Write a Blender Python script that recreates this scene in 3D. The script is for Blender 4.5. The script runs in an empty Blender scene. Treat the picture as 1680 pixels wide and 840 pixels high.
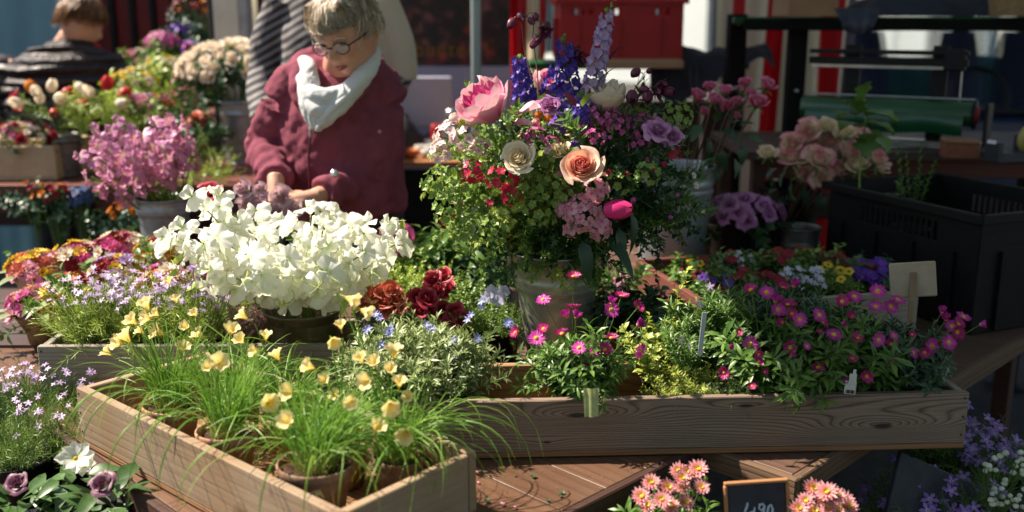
import bpy, math, random
import numpy as np
from mathutils import Matrix, Vector

random.seed(7)
RS = np.random.RandomState(11)
R = math.radians
SC = bpy.context.scene
COL = SC.collection

# ------------------------------------------------------------------ camera
CAM_Z, PITCH = 1.60, R(13.4)
cam_data = bpy.data.cameras.new('camera')
cam_data.lens = 35.0
cam_data.sensor_width = 36.0
cam_data.clip_start = 0.05
cam_data.clip_end = 600.0
cam_data.dof.use_dof = True
cam_data.dof.focus_distance = 2.12
cam_data.dof.aperture_fstop = 2.0
camera = bpy.data.objects.new('camera', cam_data)
COL.objects.link(camera)
camera.location = (0, 0, CAM_Z)
camera.rotation_euler = (R(90) - PITCH, 0, 0)
SC.camera = camera

# ------------------------------------------------------------------ light
SUN_DIR = Vector((-0.75, 0.20, 1.0)).normalized()        # towards the sun
world = bpy.data.worlds.new('World')
SC.world = world
world.use_nodes = True
wn = world.node_tree
bg = wn.nodes['Background']
sky = wn.nodes.new('ShaderNodeTexSky')
sky.sky_type = 'NISHITA'
sky.sun_disc = False
sky.sun_elevation = math.asin(SUN_DIR.z)
sky.sun_rotation = math.atan2(SUN_DIR.x, SUN_DIR.y)
sky.air_density = 1.3
sky.dust_density = 1.5
wn.links.new(sky.outputs[0], bg.inputs[0])
bg.inputs[1].default_value = 0.068
sun_data = bpy.data.lights.new('sun', 'SUN')
sun_data.energy = 5.0
sun_data.angle = R(0.9)
sun_data.color = (1.0, 0.88, 0.73)
sun = bpy.data.objects.new('sun', sun_data)
COL.objects.link(sun)
sun.rotation_euler = SUN_DIR.to_track_quat('Z', 'Y').to_euler()
SC.view_settings.view_transform = 'Standard'
SC.view_settings.look = 'None'
SC.view_settings.exposure = 1.22
SC.view_settings.gamma = 1.0
SC.cycles.max_bounces = 8
SC.cycles.diffuse_bounces = 4
SC.cycles.transparent_max_bounces = 8
SC.cycles.caustics_reflective = False
SC.cycles.caustics_refractive = False

FPX = 35 / 36 * 1680.0
CP, SP = math.cos(PITCH), math.sin(PITCH)


def P(px, py, d):
    """world point that lies d metres in front of the camera on the sight line of a photo pixel"""
    x, y = (px - 840) / FPX, (py - 420) / FPX
    return Vector((d * x, d * (CP - y * SP), CAM_Z + d * (-SP - y * CP)))


# ------------------------------------------------------------------ all-quad geometry
class G:
    def __init__(s, V, F, T=None, M=None):
        s.V = np.asarray(V, dtype=np.float64).reshape(-1, 3)
        s.F = np.asarray(F, dtype=np.int64).reshape(-1, 4)
        s.T = np.zeros(len(s.V)) if T is None else np.asarray(T, dtype=np.float64)
        s.M = np.zeros(len(s.F), dtype=np.int64) if M is None else np.asarray(M, dtype=np.int64)

    def mat(s, i):
        return G(s.V, s.F, s.T, np.full(len(s.F), i))

    def xf(s, m):
        m = np.array(m)
        return G(s.V @ m[:3, :3].T + m[:3, 3], s.F, s.T, s.M)

    def mv(s, x=0, y=0, z=0):
        return G(s.V + np.array([x, y, z]), s.F, s.T, s.M)

    def sc(s, x, y=None, z=None):
        y = x if y is None else y
        z = x if z is None else z
        return G(s.V * np.array([x, y, z]), s.F, s.T, s.M)


def join(gs):
    gs = [g for g in gs if g is not None and len(g.V)]
    off, Vs, Fs, Ts, Ms = 0, [], [], [], []
    for g in gs:
        Vs.append(g.V); Fs.append(g.F + off); Ts.append(g.T); Ms.append(g.M)
        off += len(g.V)
    return G(np.concatenate(Vs), np.concatenate(Fs), np.concatenate(Ts), np.concatenate(Ms))


def stamp(g, mats):
    """many transformed copies of g in one geometry; mats is (k,4,4)"""
    mats = np.asarray(mats, dtype=np.float64)
    k, n = len(mats), len(g.V)
    V = np.einsum('kij,nj->kni', mats[:, :3, :3], g.V) + mats[:, None, :3, 3]
    F = g.F[None] + (np.arange(k) * n)[:, None, None]
    return G(V.reshape(-1, 3), F.reshape(-1, 4), np.tile(g.T, k), np.tile(g.M, k))


def mdir(pos, d, roll=0.0, s=1.0):
    """matrix whose local +Z points along d"""
    d = Vector(d).normalized()
    q = d.to_track_quat('Z', 'Y')
    m = Matrix.Translation(Vector(pos)) @ q.to_matrix().to_4x4() @ Matrix.Rotation(roll, 4, 'Z')
    if isinstance(s, (int, float)):
        s = (s, s, s)
    return m @ Matrix.Diagonal((s[0], s[1], s[2], 1))


def mloc(pos, rz=0.0, rx=0.0, ry=0.0, s=1.0):
    m = Matrix.Translation(Vector(pos)) @ Matrix.Rotation(rz, 4, 'Z') @ Matrix.Rotation(rx, 4, 'X') @ Matrix.Rotation(ry, 4, 'Y')
    if isinstance(s, (int, float)):
        s = (s, s, s)
    return m @ Matrix.Diagonal((s[0], s[1], s[2], 1))


def grid(fn, nu, nv, closed=False):
    """fn(u, v) arrays in 0..1 -> x, y, z arrays; T holds v"""
    us = np.linspace(0, 1, nu + 1)
    if closed:
        us = us[:-1]
    vs = np.linspace(0, 1, nv + 1)
    U, W = np.meshgrid(us, vs)
    x, y, z = fn(U, W)
    V = np.stack([x + 0 * U, y + 0 * U, z + 0 * U], -1).reshape(-1, 3)
    n = len(us)
    F = []
    for j in range(nv):
        for i in range(nu):
            a, b = j * n + i, j * n + (i + 1) % n
            F.append((a, b, b + n, a + n))
    return G(V, F, W.reshape(-1))


def tube(pts, rad, sides=6, cap=False):
    pts = [Vector(p) for p in pts]
    k = len(pts)
    if isinstance(rad, (int, float)):
        rad = [rad] * k
    rad = list(rad)
    if cap:
        pts = [pts[0]] + pts + [pts[-1]]
        rad = [rad[0] * .02] + rad + [rad[-1] * .02]
        k += 2
    V, T = [], []
    prev = None
    for i, p in enumerate(pts):
        a, b = pts[max(0, i - 1)], pts[min(k - 1, i + 1)]
        t = (b - a)
        if t.length < 1e-9:
            t = Vector((0, 0, 1))
        t.normalize()
        if prev is None:
            n = t.orthogonal().normalized()
        else:
            n = prev - t * prev.dot(t)
            n = n.normalized() if n.length > 1e-6 else t.orthogonal().normalized()
        prev = n
        bn = t.cross(n)
        for j in range(sides):
            an = 2 * math.pi * j / sides
            V.append(p + (n * math.cos(an) + bn * math.sin(an)) * rad[i])
            T.append(i / (k - 1))
    F = []
    for i in range(k - 1):
        for j in range(sides):
            a, b = i * sides + j, i * sides + (j + 1) % sides
            F.append((a, b, b + sides, a + sides))
    return G([tuple(v) for v in V], F, T)


def bez(p0, p1, p2, n=8):
    p0, p1, p2 = Vector(p0), Vector(p1), Vector(p2)
    return [p0 * (1 - t) ** 2 + p1 * 2 * t * (1 - t) + p2 * t * t for t in [i / n for i in range(n + 1)]]


def lathe(prof, n=32, wob=0.0):
    """prof: (radius, z) pairs"""
    V, T = [], []
    for i, (r, z) in enumerate(prof):
        for j in range(n):
            a = 2 * math.pi * j / n
            w = 1 + wob * math.sin(2 * a + 1.1) + wob * .6 * math.sin(3 * a + z * 30)
            V.append((r * w * math.cos(a), r * w * math.sin(a), z))
            T.append(i / (len(prof) - 1))
    F = []
    for i in range(len(prof) - 1):
        for j in range(n):
            a, b = i * n + j, i * n + (j + 1) % n
            F.append((a, b, b + n, a + n))
    return G(V, F, T)


def box(sx, sy, sz, bev=0.003, c=(0, 0, 0)):
    """bevelled box centred on c, all quads (corner triangles drawn as thin quads)"""
    b = min(bev, sx * .45, sy * .45, sz * .45)
    hx, hy, hz = sx / 2, sy / 2, sz / 2
    V, idx, F = [], {}, []
    for ix in (-1, 1):
        for iy in (-1, 1):
            for iz in (-1, 1):
                for ax in range(3):
                    p = [ix * (hx - b), iy * (hy - b), iz * (hz - b)]
                    p[ax] = (ix * hx, iy * hy, iz * hz)[ax]
                    idx[(ix, iy, iz, ax)] = len(V)
                    V.append(p)
    def fc(*q): F.append([idx[k] for k in q])
    for s in (-1, 1):
        o = [(-1, -1), (1, -1), (1, 1), (-1, 1)]
        q = o if s > 0 else o[::-1]
        fc(*[(s, a, c_, 0) for a, c_ in q])
        fc(*[(a, s, c_, 1) for a, c_ in q[::-1]])
        fc(*[(a, c_, s, 2) for a, c_ in q])
    for s in (-1, 1):
        for t in (-1, 1):
            e = [(s, t, -1, 0), (s, t, 1, 0), (s, t, 1, 1), (s, t, -1, 1)]
            fc(*(e if s * t < 0 else e[::-1]))
            e = [(s, -1, t, 0), (s, 1, t, 0), (s, 1, t, 2), (s, -1, t, 2)]
            fc(*(e if s * t > 0 else e[::-1]))
            e = [(-1, s, t, 1), (1, s, t, 1), (1, s, t, 2), (-1, s, t, 2)]
            fc(*(e if s * t < 0 else e[::-1]))
            for u in (-1, 1):
                tri = [(s, t, u, 0), (s, t, u, 1), (s, t, u, 2)]
                if s * t * u < 0:
                    tri = tri[::-1]
                fc(tri[0], tri[1], tri[2], tri[2])
    # degenerate last corner: give it a vertex of its own
    F2, V2 = [], list(V)
    for f in F:
        if f[2] == f[3]:
            V2.append([(a + b_) / 2 for a, b_ in zip(V[f[2]], V[f[0]])])
            f = [f[0], f[1], f[2], len(V2) - 1]
        F2.append(f)
    g = G(V2, F2)
    return g.mv(*c)


def build_mesh(name, g, mats, smooth=True):
    me = bpy.data.meshes.new(name)
    me.vertices.add(len(g.V))
    me.vertices.foreach_set('co', g.V.astype(np.float32).ravel())
    n = len(g.F)
    me.loops.add(n * 4)
    me.loops.foreach_set('vertex_index', g.F.astype(np.int32).ravel())
    me.polygons.add(n)
    me.polygons.foreach_set('loop_start', np.arange(0, n * 4, 4, dtype=np.int32))
    me.polygons.foreach_set('material_index', g.M.astype(np.int32))
    me.polygons.foreach_set('use_smooth', np.full(n, smooth, dtype=bool))
    me.update(calc_edges=True)
    at = me.attributes.new('t', 'FLOAT', 'POINT')
    at.data.foreach_set('value', g.T.astype(np.float32))
    for m in (mats if isinstance(mats, (list, tuple)) else [mats]):
        me.materials.append(m)
    return me


def put(name, me, parent=None, m=None):
    o = bpy.data.objects.new(name, me)
    COL.objects.link(o)
    if parent is not None:
        o.parent = parent
    if m is not None:
        o.matrix_basis = m
    return o


def obj(name, g, mats, parent=None, m=None, smooth=True, kind=None, label=None):
    o = put(name, build_mesh(name, g, mats, smooth), parent, m)
    if kind:
        o['kind'] = kind
    if label:
        o['label'] = label
    return o


def tag(o, label=None, cat=None, group=None, kind=None):
    if label: o['label'] = label
    if cat: o['category'] = cat
    if group: o['group'] = group
    if kind: o['kind'] = kind
    return o


def thing(name, label, cat, m=None, group=None):
    o = bpy.data.objects.new(name, None)
    o.empty_display_size = .05
    COL.objects.link(o)
    if m is not None:
        o.matrix_basis = m if isinstance(m, Matrix) else Matrix.Translation(Vector(m))
    return tag(o, label, cat, group)


def rnd(a, b): return random.uniform(a, b)


# ------------------------------------------------------------------ materials
def new_mat(name):
    m = bpy.data.materials.new(name)
    m.use_nodes = True
    nt = m.node_tree
    return m, nt, nt.nodes['Principled BSDF'], nt.nodes['Material Output']


def c4(c): return (c[0], c[1], c[2], 1.0)


def nd(nt, typ, **kw):
    n = nt.nodes.new(typ)
    for k, v in kw.items():
        setattr(n, k, v)
    return n


def mathn(nt, op, a, b=None, c=None):
    n = nd(nt, 'ShaderNodeMath', operation=op)
    for i, v in enumerate((a, b, c)):
        if v is None: continue
        if isinstance(v, (int, float)): n.inputs[i].default_value = v
        else: nt.links.new(v, n.inputs[i])
    return n.outputs[0]


def mixc(nt, fac, a, b, blend='MIX'):
    n = nd(nt, 'ShaderNodeMix', data_type='RGBA', blend_type=blend)
    for i, v in ((0, fac), (6, a), (7, b)):
        if isinstance(v, (int, float)): n.inputs[i].default_value = v
        elif isinstance(v, (tuple, list)): n.inputs[i].default_value = c4(v)
        else: nt.links.new(v, n.inputs[i])
    return n.outputs[2]


def ramp(nt, fac, stops, interp='LINEAR'):
    n = nd(nt, 'ShaderNodeValToRGB')
    n.color_ramp.interpolation = interp
    e = n.color_ramp.elements
    while len(e) < len(stops): e.new(0.5)
    for i, (p, c) in enumerate(stops):
        e[i].position = p
        e[i].color = c4(c) if not isinstance(c, (int, float)) else (c, c, c, 1)
    nt.links.new(fac, n.inputs[0])
    return n.outputs[0]


def noise(nt, vec, scale, detail=3, rough=.55, dist=0.0):
    n = nd(nt, 'ShaderNodeTexNoise')
    n.inputs['Scale'].default_value = scale
    n.inputs['Detail'].default_value = detail
    n.inputs['Roughness'].default_value = rough
    n.inputs['Distortion'].default_value = dist
    if vec is not None: nt.links.new(vec, n.inputs['Vector'])
    return n.outputs['Fac']


def objco(nt, scale=(1, 1, 1), jitter=True):
    tc = nd(nt, 'ShaderNodeTexCoord')
    mp = nd(nt, 'ShaderNodeMapping')
    mp.inputs['Scale'].default_value = scale
    nt.links.new(tc.outputs['Object'], mp.inputs['Vector'])
    if not jitter:
        return mp.outputs[0]
    oi = nd(nt, 'ShaderNodeObjectInfo')
    ml = mathn(nt, 'MULTIPLY', oi.outputs['Random'], 37.0)
    ad = nd(nt, 'ShaderNodeVectorMath', operation='ADD')
    nt.links.new(mp.outputs[0], ad.inputs[0])
    nt.links.new(ml, ad.inputs[1])
    return ad.outputs[0]


def bump(nt, h, strength, dist, bsdf):
    b = nd(nt, 'ShaderNodeBump')
    b.inputs['Strength'].default_value = strength
    b.inputs['Distance'].default_value = dist
    nt.links.new(h, b.inputs['Height'])
    nt.links.new(b.outputs[0], bsdf.inputs['Normal'])
    return b


def plant(name, a, b, tip=None, tr=(0.3, 1.0), trans=0.3, rough=.45, spec=.4, mott=.25, base=None):
    if 'leaf' in name: rough, spec = min(rough, .38), .5
    if 'leaf' in name and 'dark' not in name: a, b = tuple(x * 1.15 for x in a), tuple(x * 1.2 for x in b)
    """leaf or petal: colour varies from piece to piece between a and b, may run to a tip colour along the piece"""
    m, nt, bs, out = new_mat(name)
    geo = nd(nt, 'ShaderNodeNewGeometry')
    oi = nd(nt, 'ShaderNodeObjectInfo')
    r = mathn(nt, 'FRACT', mathn(nt, 'ADD', geo.outputs['Random Per Island'], oi.outputs['Random']))
    col = mixc(nt, r, a, b)
    at = nd(nt, 'ShaderNodeAttribute', attribute_name='t')
    if tip is not None:
        f = mathn(nt, 'SMOOTH_MIN', at.outputs['Fac'], 1.0, 0.0)
        mr = nd(nt, 'ShaderNodeMapRange', interpolation_type='SMOOTHSTEP')
        mr.inputs['From Min'].default_value = tr[0]
        mr.inputs['From Max'].default_value = tr[1]
        nt.links.new(f, mr.inputs['Value'])
        col = mixc(nt, mr.outputs[0], col, tip)
    if base is not None:
        mr = nd(nt, 'ShaderNodeMapRange', interpolation_type='SMOOTHSTEP')
        mr.inputs['From Min'].default_value = 0.0
        mr.inputs['From Max'].default_value = 0.35
        nt.links.new(at.outputs['Fac'], mr.inputs['Value'])
        col = mixc(nt, mr.outputs[0], base, col)
    if mott > 0:
        nz = noise(nt, objco(nt), 90, 3, .6)
        k = ramp(nt, nz, [(.3, 1 - mott), (.7, 1 + mott * .4)])
        col = mixc(nt, 1.0, col, k, 'MULTIPLY')
    nt.links.new(col, bs.inputs['Base Color'])
    bs.inputs['Roughness'].default_value = rough
    bs.inputs['Specular IOR Level'].default_value = spec
    if trans > 0:
        tb = nd(nt, 'ShaderNodeBsdfTranslucent')
        nt.links.new(mixc(nt, 1.0, col, (1.0, 1.0, .85), 'MULTIPLY'), tb.inputs[0])
        mx = nd(nt, 'ShaderNodeMixShader')
        mx.inputs[0].default_value = trans
        nt.links.new(bs.outputs[0], mx.inputs[1])
        nt.links.new(tb.outputs[0], mx.inputs[2])
        nt.links.new(mx.outputs[0], out.inputs[0])
    return m


def plain(name, c, c2=None, rough=.6, metal=0.0, scale=12, bmp=.0, spec=.4, coat=0.0, fine=0):
    m, nt, bs, out = new_mat(name)
    v = objco(nt)
    nz = noise(nt, v, scale, 5, .6, .3)
    c2 = c2 or tuple(x * .7 for x in c)
    col = mixc(nt, ramp(nt, nz, [(.35, 0.0), (.68, 1.0)]), c, c2)
    nt.links.new(col, bs.inputs['Base Color'])
    bs.inputs['Roughness'].default_value = rough
    bs.inputs['Metallic'].default_value = metal
    bs.inputs['Specular IOR Level'].default_value = spec
    bs.inputs['Coat Weight'].default_value = coat
    if bmp:
        h = noise(nt, v, fine or scale * 6, 4, .6)
        bump(nt, h, bmp, .003, bs)
    return m


def wood(name, dark, light, freq=150.0, knots=(), weather=0.0, rough=.7, fib=260.0, wcol=(.33, .31, .28), contrast=1.0, bmp=.35, ax=0, stain=None):
    """planks run along local X (ax=0); knots are (x, z, height, sx, sz) bumps that the rings bend round"""
    m, nt, bs, out = new_mat(name)
    tc = nd(nt, 'ShaderNodeTexCoord')
    oi = nd(nt, 'ShaderNodeObjectInfo')
    geo = nd(nt, 'ShaderNodeNewGeometry')
    sp = nd(nt, 'ShaderNodeSeparateXYZ')
    nt.links.new(tc.outputs['Object'], sp.inputs[0])
    X, Y, Z = sp.outputs[0], sp.outputs[1], sp.outputs[2]
    rj = mathn(nt, 'MULTIPLY', oi.outputs['Random'], 19.0)
    comb = nd(nt, 'ShaderNodeCombineXYZ')
    nt.links.new(mathn(nt, 'ADD', mathn(nt, 'MULTIPLY', X, 1.6), rj), comb.inputs[0])
    nt.links.new(mathn(nt, 'MULTIPLY', Y, 9.0), comb.inputs[1])
    nt.links.new(mathn(nt, 'MULTIPLY', Z, 9.0), comb.inputs[2])
    n1 = noise(nt, comb.outputs[0], 1.0, 2, .5)
    h = mathn(nt, 'ADD', mathn(nt, 'ADD', Z, mathn(nt, 'MULTIPLY', Y, .8)), mathn(nt, 'MULTIPLY', n1, .06))
    for (kx, kz, kh, sx, sz) in knots:
        dx = mathn(nt, 'POWER', mathn(nt, 'ABSOLUTE', mathn(nt, 'DIVIDE', mathn(nt, 'SUBTRACT', X, kx), sx)), 2.0)
        dz = mathn(nt, 'POWER', mathn(nt, 'ABSOLUTE', mathn(nt, 'DIVIDE', mathn(nt, 'SUBTRACT', Z, kz), sz)), 2.0)
        g = mathn(nt, 'DIVIDE', kh, mathn(nt, 'ADD', 1.0, mathn(nt, 'ADD', dx, dz)))
        h = mathn(nt, 'ADD', h, g)
    comb3 = nd(nt, 'ShaderNodeCombineXYZ')
    nt.links.new(mathn(nt, 'MULTIPLY', X, 7.0), comb3.inputs[0])
    nt.links.new(mathn(nt, 'MULTIPLY', Z, 60.0), comb3.inputs[2])
    nt.links.new(mathn(nt, 'MULTIPLY', Y, 60.0), comb3.inputs[1])
    nw = noise(nt, comb3.outputs[0], 1.0, 2, .5)
    h = mathn(nt, 'ADD', h, mathn(nt, 'MULTIPLY', nw, .004))
    fr = mathn(nt, 'FRACT', mathn(nt, 'MULTIPLY', h, freq))
    ring = ramp(nt, fr, [(0.0, 0.25), (.55, .0), (.86, 1.0), (1.0, .25)])
    comb2 = nd(nt, 'ShaderNodeCombineXYZ')
    nt.links.new(mathn(nt, 'ADD', mathn(nt, 'MULTIPLY', X, 6.0), rj), comb2.inputs[0])
    nt.links.new(mathn(nt, 'MULTIPLY', Y, fib), comb2.inputs[1])
    nt.links.new(mathn(nt, 'MULTIPLY', Z, fib), comb2.inputs[2])
    nf = noise(nt, comb2.outputs[0], 1.0, 4, .65)
    v = mathn(nt, 'ADD', mathn(nt, 'MULTIPLY', ring, .55 * contrast), mathn(nt, 'MULTIPLY', nf, .55))
    col = mixc(nt, v, light, dark)
    blot = noise(nt, objco(nt), 5.5, 4, .6, .4)
    if weather > 0:
        w = ramp(nt, blot, [(.38, 0.0), (.62, weather)])
        col = mixc(nt, w, col, mixc(nt, v, wcol, tuple(c * .45 for c in wcol)))
    if stain:
        b2 = noise(nt, objco(nt), 14, 4, .65, .6)
        col = mixc(nt, ramp(nt, b2, [(.6, 0.0), (.72, .7)]), col, stain)
    for (kx, kz, kh, sx, sz) in knots:
        dx = mathn(nt, 'POWER', mathn(nt, 'ABSOLUTE', mathn(nt, 'DIVIDE', mathn(nt, 'SUBTRACT', X, kx), sx * .20)), 2.0)
        dz = mathn(nt, 'POWER', mathn(nt, 'ABSOLUTE', mathn(nt, 'DIVIDE', mathn(nt, 'SUBTRACT', Z, kz), sz * .33)), 2.0)
        k = mathn(nt, 'SUBTRACT', 1.0, mathn(nt, 'ADD', dx, dz))
        k = ramp(nt, k, [(.0, 0.0), (.75, .85)])
        col = mixc(nt, k, col, tuple(c * .35 for c in dark))
    tint = mixc(nt, oi.outputs['Random'], (.86, .84, .82), (1.1, 1.08, 1.04))
    col = mixc(nt, 1.0, col, tint, 'MULTIPLY')
    nt.links.new(col, bs.inputs['Base Color'])
    bs.inputs['Roughness'].default_value = rough
    bs.inputs['Specular IOR Level'].default_value = .3
    bump(nt, mathn(nt, 'ADD', mathn(nt, 'MULTIPLY', ring, -.6), nf), bmp, .002, bs)
    return m


def zinc(name, c=(.42, .44, .46), c2=(.26, .28, .30), warm=None):
    m, nt, bs, out = new_mat(name)
    v = objco(nt)
    vo = nd(nt, 'ShaderNodeTexVoronoi')
    vo.inputs['Scale'].default_value = 55
    nt.links.new(v, vo.inputs['Vector'])
    sepc = nd(nt, 'ShaderNodeSeparateColor')
    nt.links.new(vo.outputs['Color'], sepc.inputs[0])
    n1 = noise(nt, v, 9, 5, .65, .8)
    n2 = noise(nt, v, 45, 3, .6)
    f = mathn(nt, 'ADD', mathn(nt, 'MULTIPLY', sepc.outputs[0], .25), mathn(nt, 'MULTIPLY', n1, .9))
    col = mixc(nt, ramp(nt, f, [(.3, 0.0), (.85, 1.0)]), c, c2)
    st = ramp(nt, n2, [(.62, 0.0), (.75, .5)])
    col = mixc(nt, st, col, warm or (.55, .55, .52))
    nt.links.new(col, bs.inputs['Base Color'])
    bs.inputs['Metallic'].default_value = .7
    nt.links.new(ramp(nt, f, [(.2, .32), (.9, .6)]), bs.inputs['Roughness'])
    bump(nt, mathn(nt, 'ADD', n1, mathn(nt, 'MULTIPLY', n2, .15)), .35, .006, bs)
    return m
# ================================================================== materials in use
M = {}
M['asphalt'] = plain('asphalt', (.035, .034, .034), (.06, .056, .052), .9, scale=30, bmp=.6, fine=160)
M['wood_front'] = wood('weathered_board', (.040, .024, .022), (.36, .265, .20), freq=150,
                       knots=[(-.175, .022, .075, .13, .020), (-.235, -.034, .012, .05, .010), (.44, -.014, .085, .12, .022), (.16, .035, .03, .10, .014)],
                       weather=.25, wcol=(.36, .32, .28), rough=.75, bmp=.6, contrast=1.0)
M['wood_grey'] = wood('grey_board', (.09, .075, .062), (.36, .31, .25), freq=80, weather=.5, wcol=(.36, .34, .30), contrast=.6, bmp=.5)
M['wood_raw'] = wood('raw_pine_board', (.17, .075, .03), (.50, .30, .155), freq=75, knots=[(.18, .01, .05, .10, .02)], contrast=.8, rough=.6)
M['wood_crate'] = wood('stained_crate_board', (.13, .075, .042), (.36, .25, .155), freq=48, weather=.35, wcol=(.44, .38, .30), contrast=.2, bmp=.30,
                       stain=(.12, .06, .035))
M['wood_inner'] = wood('inner_crate_board', (.12, .05, .022), (.36, .20, .10), freq=90, contrast=.6)
M['wood_red'] = wood('red_brown_board', (.045, .014, .010), (.17, .06, .045), freq=80, contrast=.5)
M['table'] = wood('table_plank', (.045, .022, .013), (.155, .082, .05), freq=45, contrast=.5, weather=.15, wcol=(.30, .20, .14), rough=.45, bmp=.35,
                  stain=(.07, .032, .02))
M['table_far'] = wood('dark_table_plank', (.028, .018, .018), (.11, .075, .07), freq=60, contrast=.5, rough=.5)
M['table_edge'] = wood('rough_table_edge', (.05, .025, .015), (.19, .12, .075), freq=60, contrast=.6, rough=.8, bmp=.6)
M['table_right'] = wood('worn_dark_plank', (.035, .018, .013), (.15, .085, .062), freq=50, contrast=.5, weather=.2, wcol=(.14, .12, .12), rough=.5)
M['edge_dark'] = wood('dark_table_edge', (.02, .010, .008), (.075, .036, .026), freq=60, contrast=.5)
M['steel'] = plain('brushed_steel', (.5, .5, .5), (.35, .35, .36), .3, .9, 20)
M['zinc'] = zinc('galvanised_zinc')
M['zinc_warm'] = zinc('galvanised_zinc_stained', (.52, .52, .46), (.24, .25, .21), (.50, .45, .30))
M['zinc_dark'] = zinc('dull_zinc', (.20, .20, .20), (.12, .12, .12))
M['pole'] = plain('pole_paint', (.30, .36, .38), (.24, .28, .30), .35, .5, 8)
M['black_metal'] = plain('black_metal', (.008, .008, .010), (.014, .014, .016), .5, .0, 20, spec=.2)
M['white_paint'] = plain('white_paint', (.62, .58, .50), (.48, .44, .38), .45, 0, 6)
M['dark_seam'] = plain('dark_rubber', (.03, .028, .03), None, .6)
M['blue_sheet'] = plain('blue_sheet', (.22, .40, .46), (.17, .32, .38), .6, 0, 2)
M['lilac_panel'] = plain('lilac_panel', (.34, .33, .45), (.28, .27, .38), .5, 0, 2)
M['red_plastic'] = plain('red_plastic', (.42, .006, .014), (.34, .004, .010), .4, 0, 10)
M['dark_red'] = plain('dark_red_paint', (.10, .006, .006), (.06, .004, .004), .5, 0, 10)
M['green_metal'] = plain('green_metal', (.008, .075, .022), (.006, .05, .016), .5, 0, 10, spec=.2)
M['cloth_dark'] = plain('dark_cloth', (.035, .030, .048), (.02, .018, .03), .85, 0, 14, bmp=.4)
M['cloth_navy'] = plain('navy_bag', (.012, .016, .035), (.02, .024, .05), .5, 0, 14, bmp=.5)
M['card'] = plain('brown_cardboard', (.38, .22, .13), (.30, .17, .10), .8, 0, 8)
M['black_plastic'] = plain('black_plastic', (.006, .006, .007), (.010, .010, .011), .5, 0, 30, bmp=.15, spec=.2)
M['terracotta'] = plain('terracotta', (.42, .20, .11), (.50, .33, .22), .8, 0, 22, bmp=.35)
M['terracotta_old'] = plain('mossy_terracotta', (.20, .10, .06), (.30, .22, .15), .85, 0, 30, bmp=.5)
M['red_pot'] = plain('red_pot', (.42, .07, .03), (.34, .05, .02), .45)
M['soil'] = plain('soil', (.035, .018, .010), (.09, .045, .022), .95, 0, 70, bmp=1.0, fine=200)
M['ceramic'] = plain('green_brown_glaze', (.11, .10, .035), (.055, .045, .018), .28, 0, 9, bmp=.2, coat=.3)
M['label_white'] = plain('white_label', (.65, .63, .58), (.5, .48, .44), .6, 0, 40)
M['cream_box'] = plain('cream_painted_crate', (.55, .43, .27), (.42, .31, .18), .7, 0, 12, bmp=.3)
M['straw'] = plain('straw_litter', (.40, .27, .13), (.2, .12, .05), .9, 0, 60, bmp=.8)

# ================================================================== ground
g = grid(lambda u, v: ((u - .5) * 400, (v - .5) * 400, 0 * u), 20, 20)
tag(obj('ground', g, M['asphalt'], smooth=False), kind='structure')


def plank_row(root, name, x0, x1, length, n, z, th, mat, axis_m, gap=.002, bev=.0012):
    """n planks side by side from x0 to x1 (across), running along local X"""
    w = (x1 - x0) / n
    me = build_mesh(name, box(length, w - gap, th, bev), mat, smooth=False)
    for i in range(n):
        put(name, me, root, axis_m @ Matrix.Translation((0, x0 + w * (i + .5), z - th / 2 + rnd(-.0006, .0006))))


def leg(root, x, y, h, w, mat, name='leg'):
    obj(name, box(w, w, h, .003), mat, root, Matrix.Translation((x, y, h / 2)), smooth=False)


TZ = .75
# sales tables stand at 45 degrees: u = (x + y), v = (x - y)
def diag(u, v):
    return ((u + v) / 2, (u - v) / 2)


def sales_table(label, u0, u1, v0, v1, nplank, top, edge, edge2, group):
    cx, cy = diag((u0 + u1) / 2, (v0 + v1) / 2)
    s2 = math.sqrt(2)
    L, W = (v1 - v0) / s2, (u1 - u0) / s2
    m = Matrix.Translation((cx, cy, 0)) @ Matrix.Rotation(R(-45), 4, 'Z')       # local X along v, local Y along u
    t = thing('sales_table', label, 'table', m, group)
    plank_row(t, 'plank', -W / 2 + .02, W / 2 - .02, L - .04, nplank, TZ, .022, top, Matrix.Identity(4))
    e = .045
    for sy in (-1, 1):
        obj('edge_board', box(L, .019, e, .003), edge, t, Matrix.Translation((0, sy * (W / 2 - .0095), TZ + .001 - e / 2)), smooth=False)
    for sx in (-1, 1):
        obj('edge_board', box(W - .044, .019, e, .003), edge2 if sx > 0 else edge, t,
            Matrix.Translation((sx * (L / 2 - .0095), 0, TZ + .001 - e / 2)) @ Matrix.Rotation(R(90), 4, 'Z'), smooth=False)
    for sx in (-1, 1):
        for sy in (-1, 1):
            leg(t, sx * (L / 2 - .08), sy * (W / 2 - .08), TZ - .024, .045, M['edge_dark'])
    return t


sales_table('brown plank table under the diagonal crate of yellow daffodil pots', .99, 2.25, -4.25, -1.5, 7, M['table'], M['edge_dark'], M['edge_dark'],
            'plank sales tables')
sales_table('dark plank table whose front corner points out below the long weathered planter', 2.27, 4.3, -3.5, -1.195, 10, M['table_right'], M['table_edge'],
            M['table_edge'], 'plank sales tables')


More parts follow.
